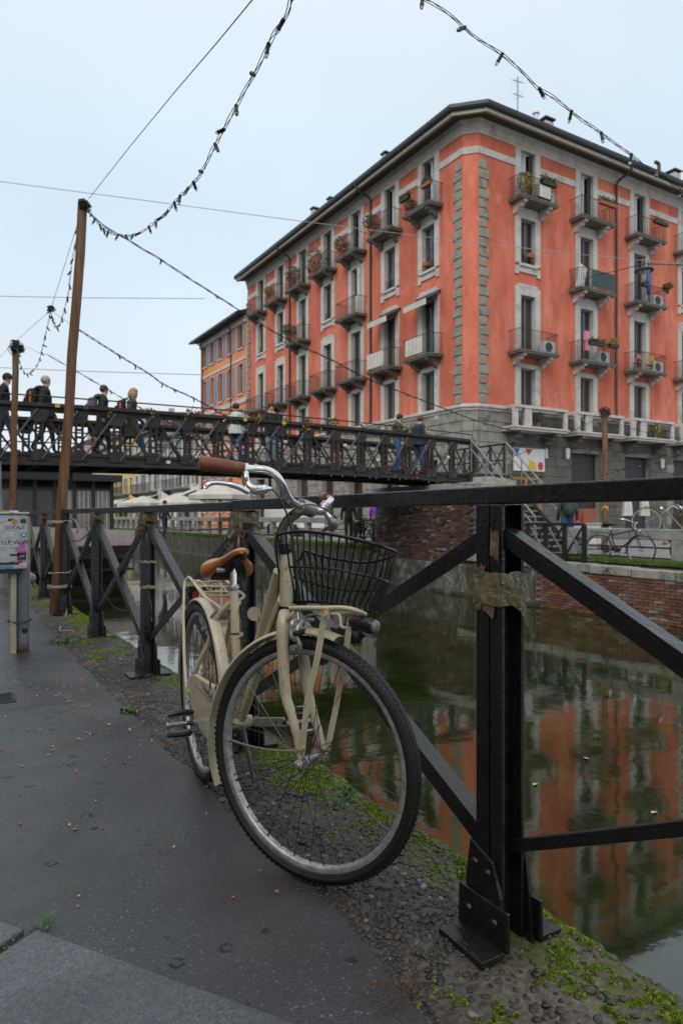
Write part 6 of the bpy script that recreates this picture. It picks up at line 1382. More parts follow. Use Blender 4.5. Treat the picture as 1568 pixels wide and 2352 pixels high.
lv = sub('brake_lever', MB().tube(smooth_path([at(571,1130,1.80), at(560,1124,1.795), at(548,1118,1.79), at(525,1112,1.785), at(505,1109,1.78), at(487,1109,1.775), at(477,1114,1.77), at(471,1121,1.768)], 4), [.009]*4+[.008]*8+[.0065]*12+[.006]*4+[.0065], 10), MAT['chrome'], bike)
sub('lever_clamp', MB().tube([at(558,1077.2,1.828), at(569,1077.8,1.832)], .0165, 16), MAT['chrome'], lv, 40)
sub('lever_body', MB().tube(smooth_path([at(563,1086,1.815), at(565,1103,1.81), at(572,1118,1.806), at(585,1125,1.806), at(602,1124,1.81), at(614,1122,1.813)], 3), [.011]*3+[.012]*3+[.013]*6+[.012]*3+[.009], 10), MAT['chrome'], lv)
sub('adjuster', MB().tube([at(611,1122.5,1.813), at(616,1122.5,1.814), at(618,1122.5,1.814), at(624,1123,1.815)], [.008,.008,.0065,.0045], 10), MAT['chrome'], lv, 40)
sub('pivot_bolt', MB().lathe(at(566,1100,1.798), V((-.5,-.85,0)), [(0,.006),(.004,.006),(.005,.003)], 10), MAT['alloy'], lv)
text_obj('lettering', 'radius', MAT['dark_sticker'], lv, at(591,1121,1.789), (.8579,-.5138,0), (0,0,1), .011)
lv2 = sub('brake_lever', MB().tube(smooth_path([at(757,1210,2.05), at(748,1214,2.06), at(740,1222,2.07), at(736,1236,2.08)], 4), [.0075]*12+[.006], 8), MAT['alloy'], bike)
sub('lever_body', MB().tube(smooth_path([at(747,1165,2.04), at(752,1180,2.03), at(760,1193,2.02), at(766,1204,2.03), at(759,1213,2.05)], 3), [.009]*3+[.012]*4+[.016]*4+[.013,.010], 10), MAT['alloy'], lv2)
sub('lever_clamp', MB().tube([at(743,1167,2.03), at(752,1157,2.035)], .0165, 14), MAT['alloy'], lv2, 40)
sub('cable', tubeD([(624,1123,1.815),(639.5,1139,1.83),(652,1164,1.86),(662,1191,1.90),(670,1222,1.945),(676,1262,1.99),(681,1310,2.01),(690,1370,2.0),(696,1405,1.955)], .0026, 6), MAT['olive_cable'], bike)
sub('cable', tubeD([(773,1190,2.02),(762,1181,2.0),(746,1169,1.96),(721,1160,1.92),(695,1161,1.90),(670,1174,1.91),(647,1199,1.94),(635,1230,1.97),(632,1263,2.0),(638,1300,2.03),(641,1340,2.06),(634,1385,2.09)], .0026, 6), MAT['olive_cable'], bike)
sub('light_cord', tubeD([(703,1415,2.0),(696,1440,2.02),(690,1470,2.04)], .002, 5), MAT['black_plastic'], bike)
text_obj('lettering', 'ZOOM', MAT['dark_sticker'], stem, at(676,1174,1.968), (at(695,1158,1.955)-at(664,1184,2.0)), (-.3,.2,1), .015)

# saddle and seat post
sp_ = sub('seat_post', MB().tube([at(536,1352,2.49), at(535.5,1318,2.495), at(534.5,1306,2.497), at(534,1292,2.50)], [.0135,.0135,.0105,.0105], 16), MAT['chrome'], bike, 40)
sub('seat_clamp', MB().tube([at(536.8,1354,2.49), at(536.6,1348,2.49), at(536.4,1343,2.49)], [.0205,.0215,.0175], 16), MAT['alloy'], sp_, 40); sub('clamp_bolt', MB().tube([at(522,1352,2.49), at(529,1350,2.48)], .006, 8), MAT['alloy'], sp_)
nose, rear = at(561,1268,2.36), at(513,1285,2.62); ax = rear-nose; sd = V((0,0,1)).cross(ax).normalized(); up = ax.cross(sd).normalized(); up = up if up.z > 0 else -up
sec = [(0,.014,.006,.016),(.04,.024,.013,.026),(.15,.030,.018,.030),(.32,.036,.012,.030),(.48,.052,.002,.034),(.62,.085,-.002,.056),(.74,.106,.003,.080),(.86,.112,.006,.094),(.95,.102,.004,.090),(1.0,.075,-.010,.062),(1.03,.04,-.028,.026)]
vs = []; NS = 17
for s_, w, top, dp in sec:
    for k in range(NS):
        q = math.pi*k/(NS-1); x = -math.cos(q); hgt = math.sin(q)**.55
        valley = -.010*math.exp(-(x/.28)**2)*max(0, min(1, (s_-.45)*3))
        inw = 1-.14*(1-hgt)**2
        vs.append(nose+ax*s_+sd*w*x*inw+up*(top-dp+dp*hgt+valley+.003))
mb = MB().add(vs, [(i*NS+k, i*NS+k+1, (i+1)*NS+k+1, (i+1)*NS+k) for i in range(len(sec)-1) for k in range(NS-1)]+[tuple(range(NS)), tuple((len(sec)-1)*NS+k for k in range(NS-1, -1, -1))]+[(i*NS, (i+1)*NS, (i+1)*NS+NS-1, i*NS+NS-1) for i in range(len(sec)-1)])
sad = sub('saddle', mb, MAT['leather'], bike, 60); sb_ = sad.modifiers.new('soft', 'SUBSURF'); sb_.levels = 1; sb_.render_levels = 2
vs = [nose+ax*s_*.94+sd*w*.6*x+up*(top-dp*.85+.004) for s_, w, top, dp in sec for x in (-1,-.4,.4,1)]
sub('saddle_base', MB().add(vs+[v-up*.012 for v in vs], [(i*4+k, i*4+k+1, (i+1)*4+k+1, (i+1)*4+k) for i in range(len(sec)-1) for k in range(3)]+[(44+i*4+k, 44+(i+1)*4+k, 44+(i+1)*4+k+1, 44+i*4+k+1) for i in range(len(sec)-1) for k in range(3)]), MAT['black_plastic'], sad)
sub('nose_bolt', MB().lathe(nose+up*-.006-ax*.015, -ax, [(0,.006),(.004,.006)], 8), MAT['black_plastic'], sad)
mb = MB()
for q in (.55,.6,.65,.7,.75,.8,.85,.9):
    for s in (-.55, .55): p = nose+ax*q+sd*.1*s; 
for s, px in ((-1, 490), (1, 551)):
    c0 = at(px, 1296, 2.60); sub('spring', MB().tube([c0+V((.019*math.cos(k*.7), .019*math.sin(k*.7), -.0013*k)) for k in range(38)], .0032, 6), MAT['black_plastic'], sad)
    sub('seat_rail', tubeD([(px,1325,2.60),((px+535)/2,1322,2.56),(530,1314,2.50),(540,1300,2.44),(556,1284,2.39)], .0038, 6), MAT['black_plastic'], sad)
sub('rail_clamp', MB().lathe(at(516,1309,2.48), sd, [(-.0,.009),(.03,.009)], 12), MAT['alloy'], sad)

# rear rack
rk = sub('rear_rack', tubeD([(429,1590,2.64),(427,1565,2.66),(423,1495,2.74),(422,1400,2.84),(424,1345,2.90),(428,1332,2.91),(434,1327,2.90),(442,1334,2.87),(467,1367,2.72),(492,1386,2.60),(502,1393,2.56),(507,1400,2.54)], .0065, 8), MAT['cream'], bike)
sub('rack_tube', tubeD([(508,1395,2.95),(508,1345,2.98),(510,1333,2.98),(517,1332,2.95),(526,1339,2.88),(540,1352,2.76),(550,1360,2.68),(559,1366,2.62),(559,1372,2.60),(548,1379,2.55),(540,1386,2.52)], .0065, 8), MAT['cream'], rk)
sub('crossbar', MB().bar(at(430,1342,2.90), at(505,1342,2.98), .004, .016), MAT['cream'], rk)
for p, q, r in (((456,1347,2.80),(525,1347,2.88),.0035),((470,1359,2.72),(535,1359,2.80),.0035),((479,1369,2.66),(545,1369,2.72),.0045),((452,1337,2.84),(506,1336,2.96),.0045)): sub('crossbar', MB().tube([at(*p), at(*q)], r, 6), MAT['cream'], rk)
for x0, x1 in ((442,461),(481,499)): sub('spring', MB().tube([at(x0+(x1-x0)*k/48, 1335+3.4*math.sin(k*1.05), 2.86+.012*math.cos(k*1.05)) for k in range(49)], .0019, 5), MAT['cream'], rk)
sub('clip_arm', tubeD([(450,1338,2.86),(460,1350,2.82),(471,1363,2.76),(478,1362,2.75),(481,1358,2.75),(517,1358,2.79),(522,1365,2.79),(526,1364,2.78),(516,1352,2.84),(506,1340,2.93)], .0028, 6), MAT['cream'], rk)
sub('clip_loop', tubeD([(462,1335,2.86),(472,1345,2.84),(476,1352,2.82),(484,1354,2.83),(487,1350,2.84),(484,1338,2.87)], .0026, 6), MAT['cream'], rk)
rl = sub('rear_light', MB().obox(at(462,1348,2.98), V((.055,-.01,0)), V((.005,.03,0)), (0,0,.022)), MAT['black_plastic'], bike, None, .008); sub('lens', MB().obox(at(450,1366,2.93), V((.012,0,0)), V((0,.012,0)), (0,0,.014)), MAT['red_lens'], rl, None, .004)

# chain guard, cranks and pedals
cg = [(444,1566,2.66),(449,1550,2.66),(457,1547,2.64),(512,1582,2.44),(524,1592,2.36),(530,1620,2.335),(528,1672,2.33),(516,1700,2.36),(492,1704,2.40),(478,1688,2.43),(462,1660,2.52),(455,1647,2.55),(447,1609,2.62)]
def onr(px, py, w):
    r = _ray(px, py); o = V((0,0,EYE)); return o+r*((CR+rr_*w-o).dot(rr_)/r.dot(rr_))
cgp = [onr(p[0], p[1], .050) for p in cg]; cgo = MB().prism(cgp, rr_*.018); guard = sub('chain_guard', cgo, MAT['cream'], bike, None, .007)
u0, u1 = onr(464,1581,.0685), onr(491,1615,.0685); ud = (u1-u0).normalized(); uL = (u1-u0).length/3.2; uu = rr_.cross(ud); uu = uu if uu.z > 0 else -uu
LT = [[(0,1),(.38,.02),(.75,1.0)],[(.80,.36),(1.15,.42),(1.12,.62),(.92,.6),(.82,.3),(1.0,.04),(1.25,.12)],[(1.36,.6),(1.40,.0),(1.44,.45),(1.66,.6)],[(1.82,.95),(1.84,.1),(2.0,.0)],[(1.6,.72),(2.12,.74)],[(2.16,.34),(2.48,.40),(2.45,.6),(2.25,.56),(2.17,.28),(2.35,.02),(2.6,.12)],[(2.72,1.0),(2.74,.0)],[(3.08,.62),(2.76,.3),(3.16,.0)]]
LO = u0; mb = MB()
for st in LT: mb.tube(smooth_path([LO+ud*(x*uL+y*.004)+uu*(y*.024) for x, y in st], 3), .0011, 5)
o = sub('lettering', mb, MAT['dark_sticker'], guard); o['kind'] = 'stuff'
sub('pinstripe', MB().tube([onr(450,1575,.0686), onr(489,1617,.0686), onr(491.5,1612,.0686), onr(490,1607,.0686)], .0013, 5), MAT['dark_sticker'], guard)
for q in ((483,1570),(496,1580)):
    c_ = onr(q[0],q[1],.068); sub('paint_chip', MB().prism([c_+ud*a_+uu*b_ for a_, b_ in ((-.010,.006),(.004,.006),(.012,.010),(.010,-.004),(.002,-.022),(-.008,-.008))], rr_*.0015), MAT['maroon'], guard)
cr = sub('crank', MB().tube([BB+rr_*.06, at(490,1660,2.44), at(450,1661,2.50)], [.014,.011,.0115], 10), MAT['alloy'], bike); 
cl = sub('crank', MB().bar(at(584,1658,2.38), at(654,1659,2.24), .013, .032), MAT['alloy'], bike, None, .005)
sub('crank_boss', MB().lathe(BB-rr_*.04, -rr_, [(0,.016),(.016,.016),(.026,.017),(.028,.012)], 14), MAT['black_plastic'], cl)
text_obj('lettering', 'TELON', MAT['dark_sticker'], cl, at(630,1659,2.275), at(650,1659,2.24)-at(590,1658,2.37), (0,0,1), .012)
sub('crank_boss', MB().lathe(BB+rr_*.04, rr_, [(0,.016),(.02,.018),(.032,.016),(.034,.012)], 14), MAT['alloy'], cr)
def pedal(c, out, h):
    pd = sub('pedal', MB().tube([c-out*.05, c+out*.02, c+out*.055], [.0085,.0085,.011], 10), MAT['alloy'], bike)
    z = V((0,0,1))
    for s in (-1, 1):
        q = [c+out*x+h*s*(.040+.004*math.cos(x*40))+z*.0 for x in (-.042,-.034,-.01,.02,.044,.05)]
        sub('pedal_rail', MB().tube(q, [.006,.0085,.009,.009,.008,.006], 8), MAT['black_plastic'], pd); sub('pedal_plate', MB().obox(c+out*.004+h*s*.040, out*.042, h*.0035, z*.011), MAT['alloy'], pd, None, .003)
    for x in (-.036, .046): sub('pedal_arm', MB().obox(c+out*x, out*.0045, h*.042, z*.007), MAT['alloy'], pd, None, .003)
    sub('reflector', MB().obox(c+h*.0365+z*-.0, out*.022, h*.0015, z*.0065), MAT['amber'], pd)
    return pd
# right pedal lies level behind, seen broadside; left pedal in front
pr = at(452,1661,2.50)+rr_*0; hz = (V((0,0,1))*.97+hr*.2).normalized()
pedal(at(417,1662,2.485), rr_, hz)
sub('pedal_axle', MB().tube([pr, at(430,1661,2.49)], .008, 8), MAT['pipe'], bike)
pl = at(650,1659,2.24); pedal(at(692,1658,2.22), -rr_, (V((0,0,1))*.8-hr*.6).normalized()); sub('pedal_axle', MB().tube([pl, at(675,1658,2.23)], .008, 8), MAT['black_plastic'], bike)
sub('kickstand', MB().tube([BB+V((0,0,-.03))-hr*.05-rr_*.02, BB-hr*.16-rr_*.10+V((0,0,-.285))], [.009,.007], 8), MAT['alloy'], bike)
sub('rear_brake', tubeD([(497,1400,2.50),(494,1408,2.50),(487,1416,2.51),(483,1428,2.52),(487,1440,2.52)], .006, 8), MAT['alloy'], bike); sub('brake_bolt', MB().lathe(at(470,1445,2.55), rr_, [(-.02,.006),(.012,.008)], 8), MAT['alloy'], bike)

# front brake, rack, lamp
bk = sub('front_brake', MB().tube(smooth_path([onw(719,1424,-.02), onw(707,1423,.0), onw(696,1426,.02), onw(686,1436,.04), onw(681,1449,.05), onw(680,1461,.05), onw(686,1474,.048), onw(690,1486,.044), onw(688,1499,.040)], 3), [.0055]*6+[.0072]*9+[.0062]*6+[.0058]*4, 10), MAT['alloy'], bike)
sub('brake_arm', MB().tube(smooth_path([onw(684,1402,.02), onw(683,1420,.03), onw(672,1430,.066), onw(667,1446,.07), onw(669,1462,.07), onw(678,1470,.055)], 3), .0062, 10), MAT['alloy'], bk)
sub('cable_barrel', MB().tube([onw(683,1396,.035), onw(685,1424,.045)], .0045, 8), MAT['alloy'], bk); sub('pivot', MB().lathe(onw(680,1455,.058), rf_, [(-.05,.007),(.004,.008),(.008,.005)], 10), MAT['black_plastic'], bk)
sub('pad_bolt', MB().lathe(onw(676,1487,.06), V((-.8,-.5,0)), [(-.02,.0065),(.006,.0085),(.012,.0085)], 10), MAT['alloy'], bk)
sub('brake_pad', MB().obox(onw(706,1483,.022), (onw(716,1481,.022)-onw(696,1486,.022))*.5, rf_*.006, V((0,0,.006))), MAT['black_plastic'], bk, None, .003)
fr_ = sub('front_rack', MB().tube(smooth_path([onw(666,1397,.03), onw(700,1396.5,.05), onw(742,1397,.06), onw(775,1396,.06), onw(800,1398,.058), onw(820,1403.5,.05), onw(838,1411,.02)], 5), .0068, 10), MAT['cream'], bike)
sub('rack_tube', MB().tube(smooth_path([onw(726,1412,-.05), onw(760,1410,-.06), onw(806,1409,-.06), onw(830,1411,-.04), onw(838,1411,.02)], 5), .006, 8), MAT['rust_cream'], fr_)
sub('rack_bracket', MB().tube(smooth_path([onw(666,1396,.03), onw(676,1404,.035), onw(668,1415,.04), onw(660,1423,.04)], 3), .006, 6), MAT['rust_cream'], fr_)
sub('rack_clamp', MB().obox(onw(747,1410,.068), hf*.0105, rf_*.008, V((0,0,.016))), MAT['rust_cream'], fr_, None, .003); sub('clamp_bolt', MB().lathe(onw(747,1411,.077), rf_, [(0,.0075),(.006,.007)], 8), MAT['rust_cream'], fr_)
sub('rack_rod', MB().tube(smooth_path([onw(690,1423,.0), onw(708,1414,.02), onw(725,1412,.04), onw(740,1415,.06)], 4), .0028, 6), MAT['rust_cream'], fr_)
def strut(pts, w, name='rack_strut'):
    P_ = smooth_path([onw(*p) for p in pts], 4); vs = []; 
    vd = V((.5,.86,0))
    for i, p in enumerate(P_):
        t_ = (P_[min(i+1,len(P_)-1)]-P_[max(i-1,0)]).normalized(); s = t_.cross(vd).normalized(); n_ = s.cross(t_)
        vs += [p-s*w-n_*.002, p+s*w-n_*.002, p+s*w+n_*.002, p-s*w+n_*.002]
    n_ = len(P_); return sub(name, MB().add(vs, [(i*4+k, i*4+(k+1) % 4, (i+1)*4+(k+1) % 4, (i+1)*4+k) for i in range(n_-1) for k in range(4)]+[(3,2,1,0), tuple((n_-1)*4+k for k in range(4))]), MAT['cream'], fr_, 40)
strut([(747,1418,.075),(741,1436,.073),(730,1504,.068),(717,1560,.065),(706,1611,.062),(699,1672,.058),(695,1712,.056),(693,1727,.056)], .0085); strut([(804,1412,-.07),(800,1450,-.068),(792,1513,-.065),(783,1560,-.062),(772,1621,-.06),(762,1670,-.058),(755,1705,-.056),(751,1724,-.056)], .0085)
sub('strut_bolt', MB().lathe(onw(692,1720,.059), rf_, [(-.004,.0085),(.003,.008),(.004,.004)], 12), MAT['rust_cream'], fr_)
sub('lamp_bracket', MB().tube(smooth_path([at(762,1410,1.89), at(778,1412,1.87), at(782,1425,1.86), at(783,1437,1.855), at(791,1442,1.84), at(801,1442,1.83)], 3), .0045, 6), MAT['cream'], fr_)
l0 = at(809,1429,1.79); l1 = at(866,1441,1.750); ld_ = (l1-l0).normalized()
hl = sub('headlight', MB().lathe(l0, ld_, [(-.010,.005),(-.004,.011),(.012,.0165),(.04,.0195),(.056,.0205),(.066,.0195),(.069,.016)], 18), MAT['black_plastic'], bike)
sub('lens', MB().lathe(l0+ld_*.067, ld_, [(0,.018),(.006,.0175),(.011,.012),(.013,.004)], 16), MAT['lens'], hl); sub('lamp_foot', MB().tube([at(803,1442,1.835), at(812,1441,1.82), at(826,1440,1.80)], [.010,.010,.014], 10), MAT['black_plastic'], hl); sub('foot_bolt', MB().lathe(at(800,1444.5,1.815), V((-.4,-.9,0)), [(0,.008),(.006,.0075)], 10), MAT['alloy'], hl)
sub('tied_cloth', MB().tube(smooth_path([at(835,1452,1.95), at(822,1462,1.96), at(800,1466,1.98), at(768,1490,2.1), at(748,1500,2.15), at(736,1512,2.2), at(700,1515,2.3)], 3), [.012]*3+[.02]*3+[.016]*3+[.022]*3+[.026]*3+[.024]*4, 9), MAT['black_plastic'], hl)

# wire basket
def loop(pts, k): return smooth_path([at(*p) for p in pts], k, True)
top_n = [(634,1235,1.995),(643,1227,1.96),(665,1222.5,1.92),(693,1221,1.89),(735,1224,1.85),(775,1230,1.825),(820,1239,1.80),(859,1249,1.80),(888,1259,1.83),(908,1267,1.89)]
top_f = [(907,1274,1.94),(880,1284.5,1.98),(850,1291,2.01),(820,1291.5,2.03),(777,1285,2.06),(735,1276,2.09),(706,1266.5,2.11),(698,1265,2.115),(694,1272,2.115),(688,1285,2.115),(679,1286.5,2.115),(670,1275,2.11),(663,1254,2.10),(655,1248,2.09),(643,1242,2.04)]
bk_ = sub('basket', MB().tube(loop(top_n+top_f, 3), .0048, 8, closed=True), MAT['basket_wire'], bike)
mid_n = [(640,1312,1.985),(650,1304.5,1.96),(693,1302,1.90),(742,1304.5,1.855),(791,1311,1.825),(840,1321.5,1.815),(875,1331,1.835),(893,1339,1.88)]
mid_f = [(886,1347,1.935),(866,1354,1.965),(820,1357,2.01),(771,1352,2.045),(722,1340.5,2.08),(674,1326,2.06),(650,1319,2.02)]
sub('wire_hoop', MB().tube(loop(mid_n+mid_f, 3), .0036, 6, closed=True), MAT['basket_wire'], bk_)
def resample(pts, n):
    P_ = smooth_path([at(*p) for p in pts], 4); L = [0]
    for i in range(1, len(P_)): L.append(L[-1]+(P_[i]-P_[i-1]).length)
    out = []
    for j in range(n):
        s = L[-1]*j/(n-1)
        for i in range(1, len(P_)):
            if L[i] >= s-1e-9: q = (s-L[i-1])/max(1e-9, L[i]-L[i-1]); out.append(P_[i-1].lerp(P_[i], q)); break
    return out
NN = 21
tn = resample(top_n, NN); mn = resample(mid_n, NN); tf = resample(list(reversed([p for p in top_f])), NN); mf = resample(list(reversed(mid_f)), NN)
bn = resample([(651,1378,1.99),(672,1377,1.965),(700,1379,1.93),(742,1381,1.895),(790,1388,1.865),(840,1399,1.86),(872,1408,1.885)], NN)
bf = resample([(657,1383,2.01),(680,1383,2.05),(722,1382,2.065),(771,1384,2.03),(820,1392,1.99),(850,1399,1.955),(868,1405,1.93)], NN)
for i in range(NN):
    sub('wire', MB().tube(smooth_path([tn[i], mn[i], bn[i]+V((0,0,.012)), bn[i]+(bf[i]-bn[i])*.08, bn[i].lerp(bf[i], .5), bf[i]+(bn[i]-bf[i])*.08, bf[i]+V((0,0,.012)), mf[i], tf[i]], 3), .0026, 6), MAT['basket_wire'], bk_)
for q in (.12, .35, .6, .85): sub('floor_wire', MB().tube([bn[i].lerp(bf[i], q)-V((0,0,.004)) for i in range(NN)], .0026, 6), MAT['basket_wire'], bk_)
# ================================================================ people, parked bicycles, street things
def cloth(name, col, rough=.8): return mat(name, col, rough, var=.3, vs=14, bump=.3, bs=25, bd=.01)
for n_, c_ in dict(c_black=(.012,.012,.014), c_navy=(.012,.022,.055), c_jean=(.045,.09,.19), c_ljean=(.20,.29,.36), c_dgrey=(.045,.047,.05), c_olive=(.045,.045,.032), c_white=(.52,.51,.47), c_brown=(.055,.038,.025), c_red=(.42,.03,.035), c_grey=(.10,.105,.11), c_teal=(.03,.055,.05), c_purple=(.2,.03,.4)).items(): cloth(n_, c_)
mat('skin', (.50,.29,.20), .55, var=.1); mat('shoe', (.03,.028,.025), .6); mat('hair_dark', (.018,.013,.010), .6); mat('hair_brown', (.075,.035,.018), .6); mat('hair_blond', (.36,.22,.085), .6, var=.4, vs=30); mat('hair_grey', (.35,.33,.31), .6); mat('orange_strap', (.75,.16,.02), .6)
def person(pos, deg, h, label, top, legs, hair, stride=.0, arms='down', lean=0.0, headdown=0.0, hat=None, hood=None, coat=0.0, bulk=1.0, shoes='shoe', group=None, long_hair=False):
    """one continuous body grown from a skeleton, then dressed by region; hair, hat, hood and coat skirt are its children"""
    k = h/1.75; F_, R_t = heading(deg); Z = V((0,0,1)); pos = V(pos); me = bpy.data.meshes.new('skeleton'); vs = []; es = []; rad = []; cls = []
    def v(f, r, z, a, c, par=None):
        vs.append((F_*f+R_t*r+Z*z)*k); rad.append(a*k); cls.append(c)
        if par is not None: es.append((par, len(vs)-1))
        return len(vs)-1
    b = bulk; l = lean
    pel = v(0,0,.95,.135*b,'legs'); wa = v(.02*l,0,1.10,.135*b,'top',pel); ch = v(.10*l,0,1.30,.150*b,'top',wa); sh = v(.14*l,0,1.43,.105*b,'top',ch)
    nk = v(.02+.16*l+.04*headdown,0,1.515,.055,'skin',sh); hd = v(.05+.18*l+.07*headdown,0,1.62-.02*headdown,.088,'skin',nk); tp_ = v(.04+.20*l+.10*headdown,0,1.705-.03*headdown,.068,'skin',hd)
    ns = v(.125+.18*l+.07*headdown,0,1.60-.05*headdown,.022,'skin',hd)
    for s in (-1, 1):
        st = stride*s
        hp = v(.0,s*.095,.90,.10*b,'legs',pel); kn = v(.05+st*.22,s*.10,.50,.066,'legs',hp); an = v(st*.42-(.08 if st < 0 else 0),s*.10,.10+(.05 if st < -.1 else 0),.045,'legs',kn); he = v(st*.42+.03,s*.11,.045+(.04 if st < -.1 else 0),.043,'shoe',an); v(st*.42+.15,s*.125,.035,.034,'shoe',he)
        so = v(.13*l,s*.17,1.42,.072*b,'top',sh)
        if arms == 'phone': el = v(.10+.1*l,s*.24,1.17,.058*b,'top',so); wr = v(.30+.1*l,s*.10,1.24,.042,'top',el); v(.36+.1*l,s*.05,1.27,.038,'skin',wr)
        elif arms == 'rail': el = v(.14+.1*l,s*.24,1.18,.058*b,'top',so); wr = v(.36+.1*l,s*.14,1.08,.042,'top',el); v(.43+.1*l,s*.10,1.08,.038,'skin',wr)
        elif arms == 'pocket': el = v(-.06,s*.27,1.15,.06*b,'top',so); wr = v(.10,s*.20,.97,.046,'top',el); v(.14,s*.17,.93,.04,'top',wr)
        else: el = v(-.03-.12*st,s*.24,1.15,.06*b,'top',so); wr = v(.06-.35*st,s*.25,.93,.044,'top',el); hn = v(.09-.38*st,s*.25,.86,.04,'skin',wr); v(.12-.38*st,s*.245,.80,.026,'skin',hn)
    me.from_pydata(vs, es, []); o = bpy.data.objects.new('person', me); COL.objects.link(o)
    sk = o.modifiers.new('skin', 'SKIN'); sk.use_smooth_shade = True
    for i, q in enumerate(me.skin_vertices[0].data): q.radius = (rad[i], rad[i]*(1.18 if cls[i] == 'top' and i in (wa, ch) else 1)); q.use_root = (i == pel)
    sb = o.modifiers.new('sub', 'SUBSURF'); sb.levels = 1
    nm = bpy.data.meshes.new_from_object(o.evaluated_get(bpy.context.evaluated_depsgraph_get())); o.modifiers.clear(); o.data = nm; bpy.data.meshes.remove(me)
    slots = {'skin': 'skin', 'top': top, 'legs': legs, 'shoe': shoes}; keys = list(slots); nm.materials.clear()
    for s in keys: nm.materials.append(MAT[slots[s]])
    vv = [V(p) for p in vs]; segs = [(vv[a_], vv[b_], cls[b_], cls[a_]) for a_, b_ in es]
    for p in nm.polygons:
        c = p.center; best = (9, 'top')
        for a_, b_, c1, c0 in segs:
            d_ = b_-a_; t_ = max(0, min(1, (c-a_).dot(d_)/d_.length_squared)); ds = (c-(a_+d_*t_)).length
            if ds < best[0]: best = (ds, c1 if (t_ > .5 or c1 == c0) else c0)
        p.material_index = keys.index(best[1]); p.use_smooth = True
    o.location = pos; tag(o, label, 'person', group)
    H = pos+vv[hd]+(vv[tp_]-vv[hd])*.45; bk = -F_
    def ch_(name, mb, m): return build(name, mb, MAT[m], o, 60)
    if hat: ch_('hat', MB().lathe(H+Z*.005*k, Z+F_*-.15, [(-.02*k,.104*k),(.03*k,.108*k),(.075*k,.092*k),(.115*k,.05*k),(.125*k,.01*k)], 14), hat)
    elif hair:
        ch_('hair', MB().ball(H+bk*.025*k+Z*.022*k, .108*k, 1, 1, .98, 12, 8), hair)
        if long_hair:
            mb = MB().ball(H+bk*.05*k-Z*.06*k, .125*k, 1, 1.05, 1.1, 12, 8); rr2 = random.Random(3)
            for i in range(26): a_ = rr2.random()*6.28; mb.ball(H+bk*.05*k+(F_*math.cos(a_)*.6+R_t*math.sin(a_))*.10*k+Z*rr2.uniform(-.16,.06)*k, .035*k, n=6, m=4)
            ch_('hair', mb, hair)
    for s in (-1, 1): ch_('ear', MB().ball(pos+vv[hd]+R_t*s*.088*k+Z*.0, .022*k, .6, .6, 1.2, 6, 4), 'skin')
    if hood: ch_('hood', MB().tube([pos+vv[sh]+R_t*.11*k+F_*.02*k+Z*.06*k, pos+vv[sh]+R_t*.08*k+bk*.10*k+Z*.05*k, pos+vv[sh]+bk*.15*k+Z*.03*k, pos+vv[sh]-R_t*.08*k+bk*.10*k+Z*.05*k, pos+vv[sh]-R_t*.11*k+F_*.02*k+Z*.06*k], [.04*k,.06*k,.075*k,.06*k,.04*k], 10), hood)
    if coat:
        mb = MB(); n = 16; vs2 = []
        for z, w, dp in ((1.12,.155,.135),(.98,.185,.16),(.95-coat*.5,.20,.175),(.95-coat,.21,.18)):
            for i in range(n): a_ = 2*math.pi*i/n; vs2.append(pos+(R_t*math.cos(a_)*w*b+F_*math.sin(a_)*dp*b+Z*z+F_*.03*l)*k)
        mb.add(vs2, [(j*n+i, j*n+(i+1) % n, (j+1)*n+(i+1) % n, (j+1)*n+i) for j in range(3) for i in range(n)]); ch_('coat_skirt', mb, top)
    return o, pos, F_, R_t, k
def backpack(P_, label, m, strap=None, sz=1.0):
    o, pos, F_, R_t, k = P_; c = pos-F_*.25*k+V((0,0,1.26*k)); t_ = thing('backpack', label, 'backpack', c)
    vs = []; n = 12
    build('bag', MB().tube([c+V((0,0,-.23*sz*k)), c+V((0,0,-.2*sz*k)), c+V((0,0,-.05*k)), c+V((0,0,.12*k)), c+V((0,0,.2*sz*k)), c+V((0,0,.225*sz*k))], [.09*k*sz,.135*k*sz,.15*k*sz,.14*k*sz,.10*k*sz,.04*k*sz], 12), MAT[m], t_, 60)
    build('pocket', MB().tube([c-F_*.10*k+V((0,0,-.18*k)), c-F_*.12*k+V((0,0,-.1*k)), c-F_*.11*k+V((0,0,.02*k))], [.06*k,.09*k,.05*k], 10), MAT[m], t_, 60)
    for s in (-1, 1): build('strap', MB().tube([c+R_t*s*.09*k+V((0,0,.17*k)), c+F_*.16*k+R_t*s*.13*k+V((0,0,.24*k)), c+F_*.36*k+R_t*s*.13*k+V((0,0,.08*k)), c+F_*.20*k+R_t*s*.16*k+V((0,0,-.16*k))], .016*k, 6), MAT[m], t_)
    if strap: build('trim_strip', MB().tube([c+R_t*s_*.0-F_*.05*k+R_t*.135*k+V((0,0,z*k)) for s_, z in ((0,.12),(0,0),(0,-.16))], .022*k, 6), MAT[strap], t_)
DZ = 2.37
def onb(px, y=17.2): q = ony(px, 1100, y); return V((q.x, y, DZ+arch(q.x)))
g_ = 'walkers on the footbridge'
person(onb(8), 95, 1.80, 'man in black knit hat and dark jacket at the far left end of the bridge', 'c_black', 'c_jean', None, .5, hat='c_black', headdown=.5, bulk=1.1, group=g_)
P = person(onb(103), 95, 1.80, 'bald grey-haired man in black hooded jacket walking on the bridge', 'c_black', 'c_navy', 'hair_grey', .45, hood='c_black', bulk=1.15, coat=.12, group=g_); backpack(P, 'black backpack with an orange strip on the bald man', 'c_black', 'orange_strap', .95)
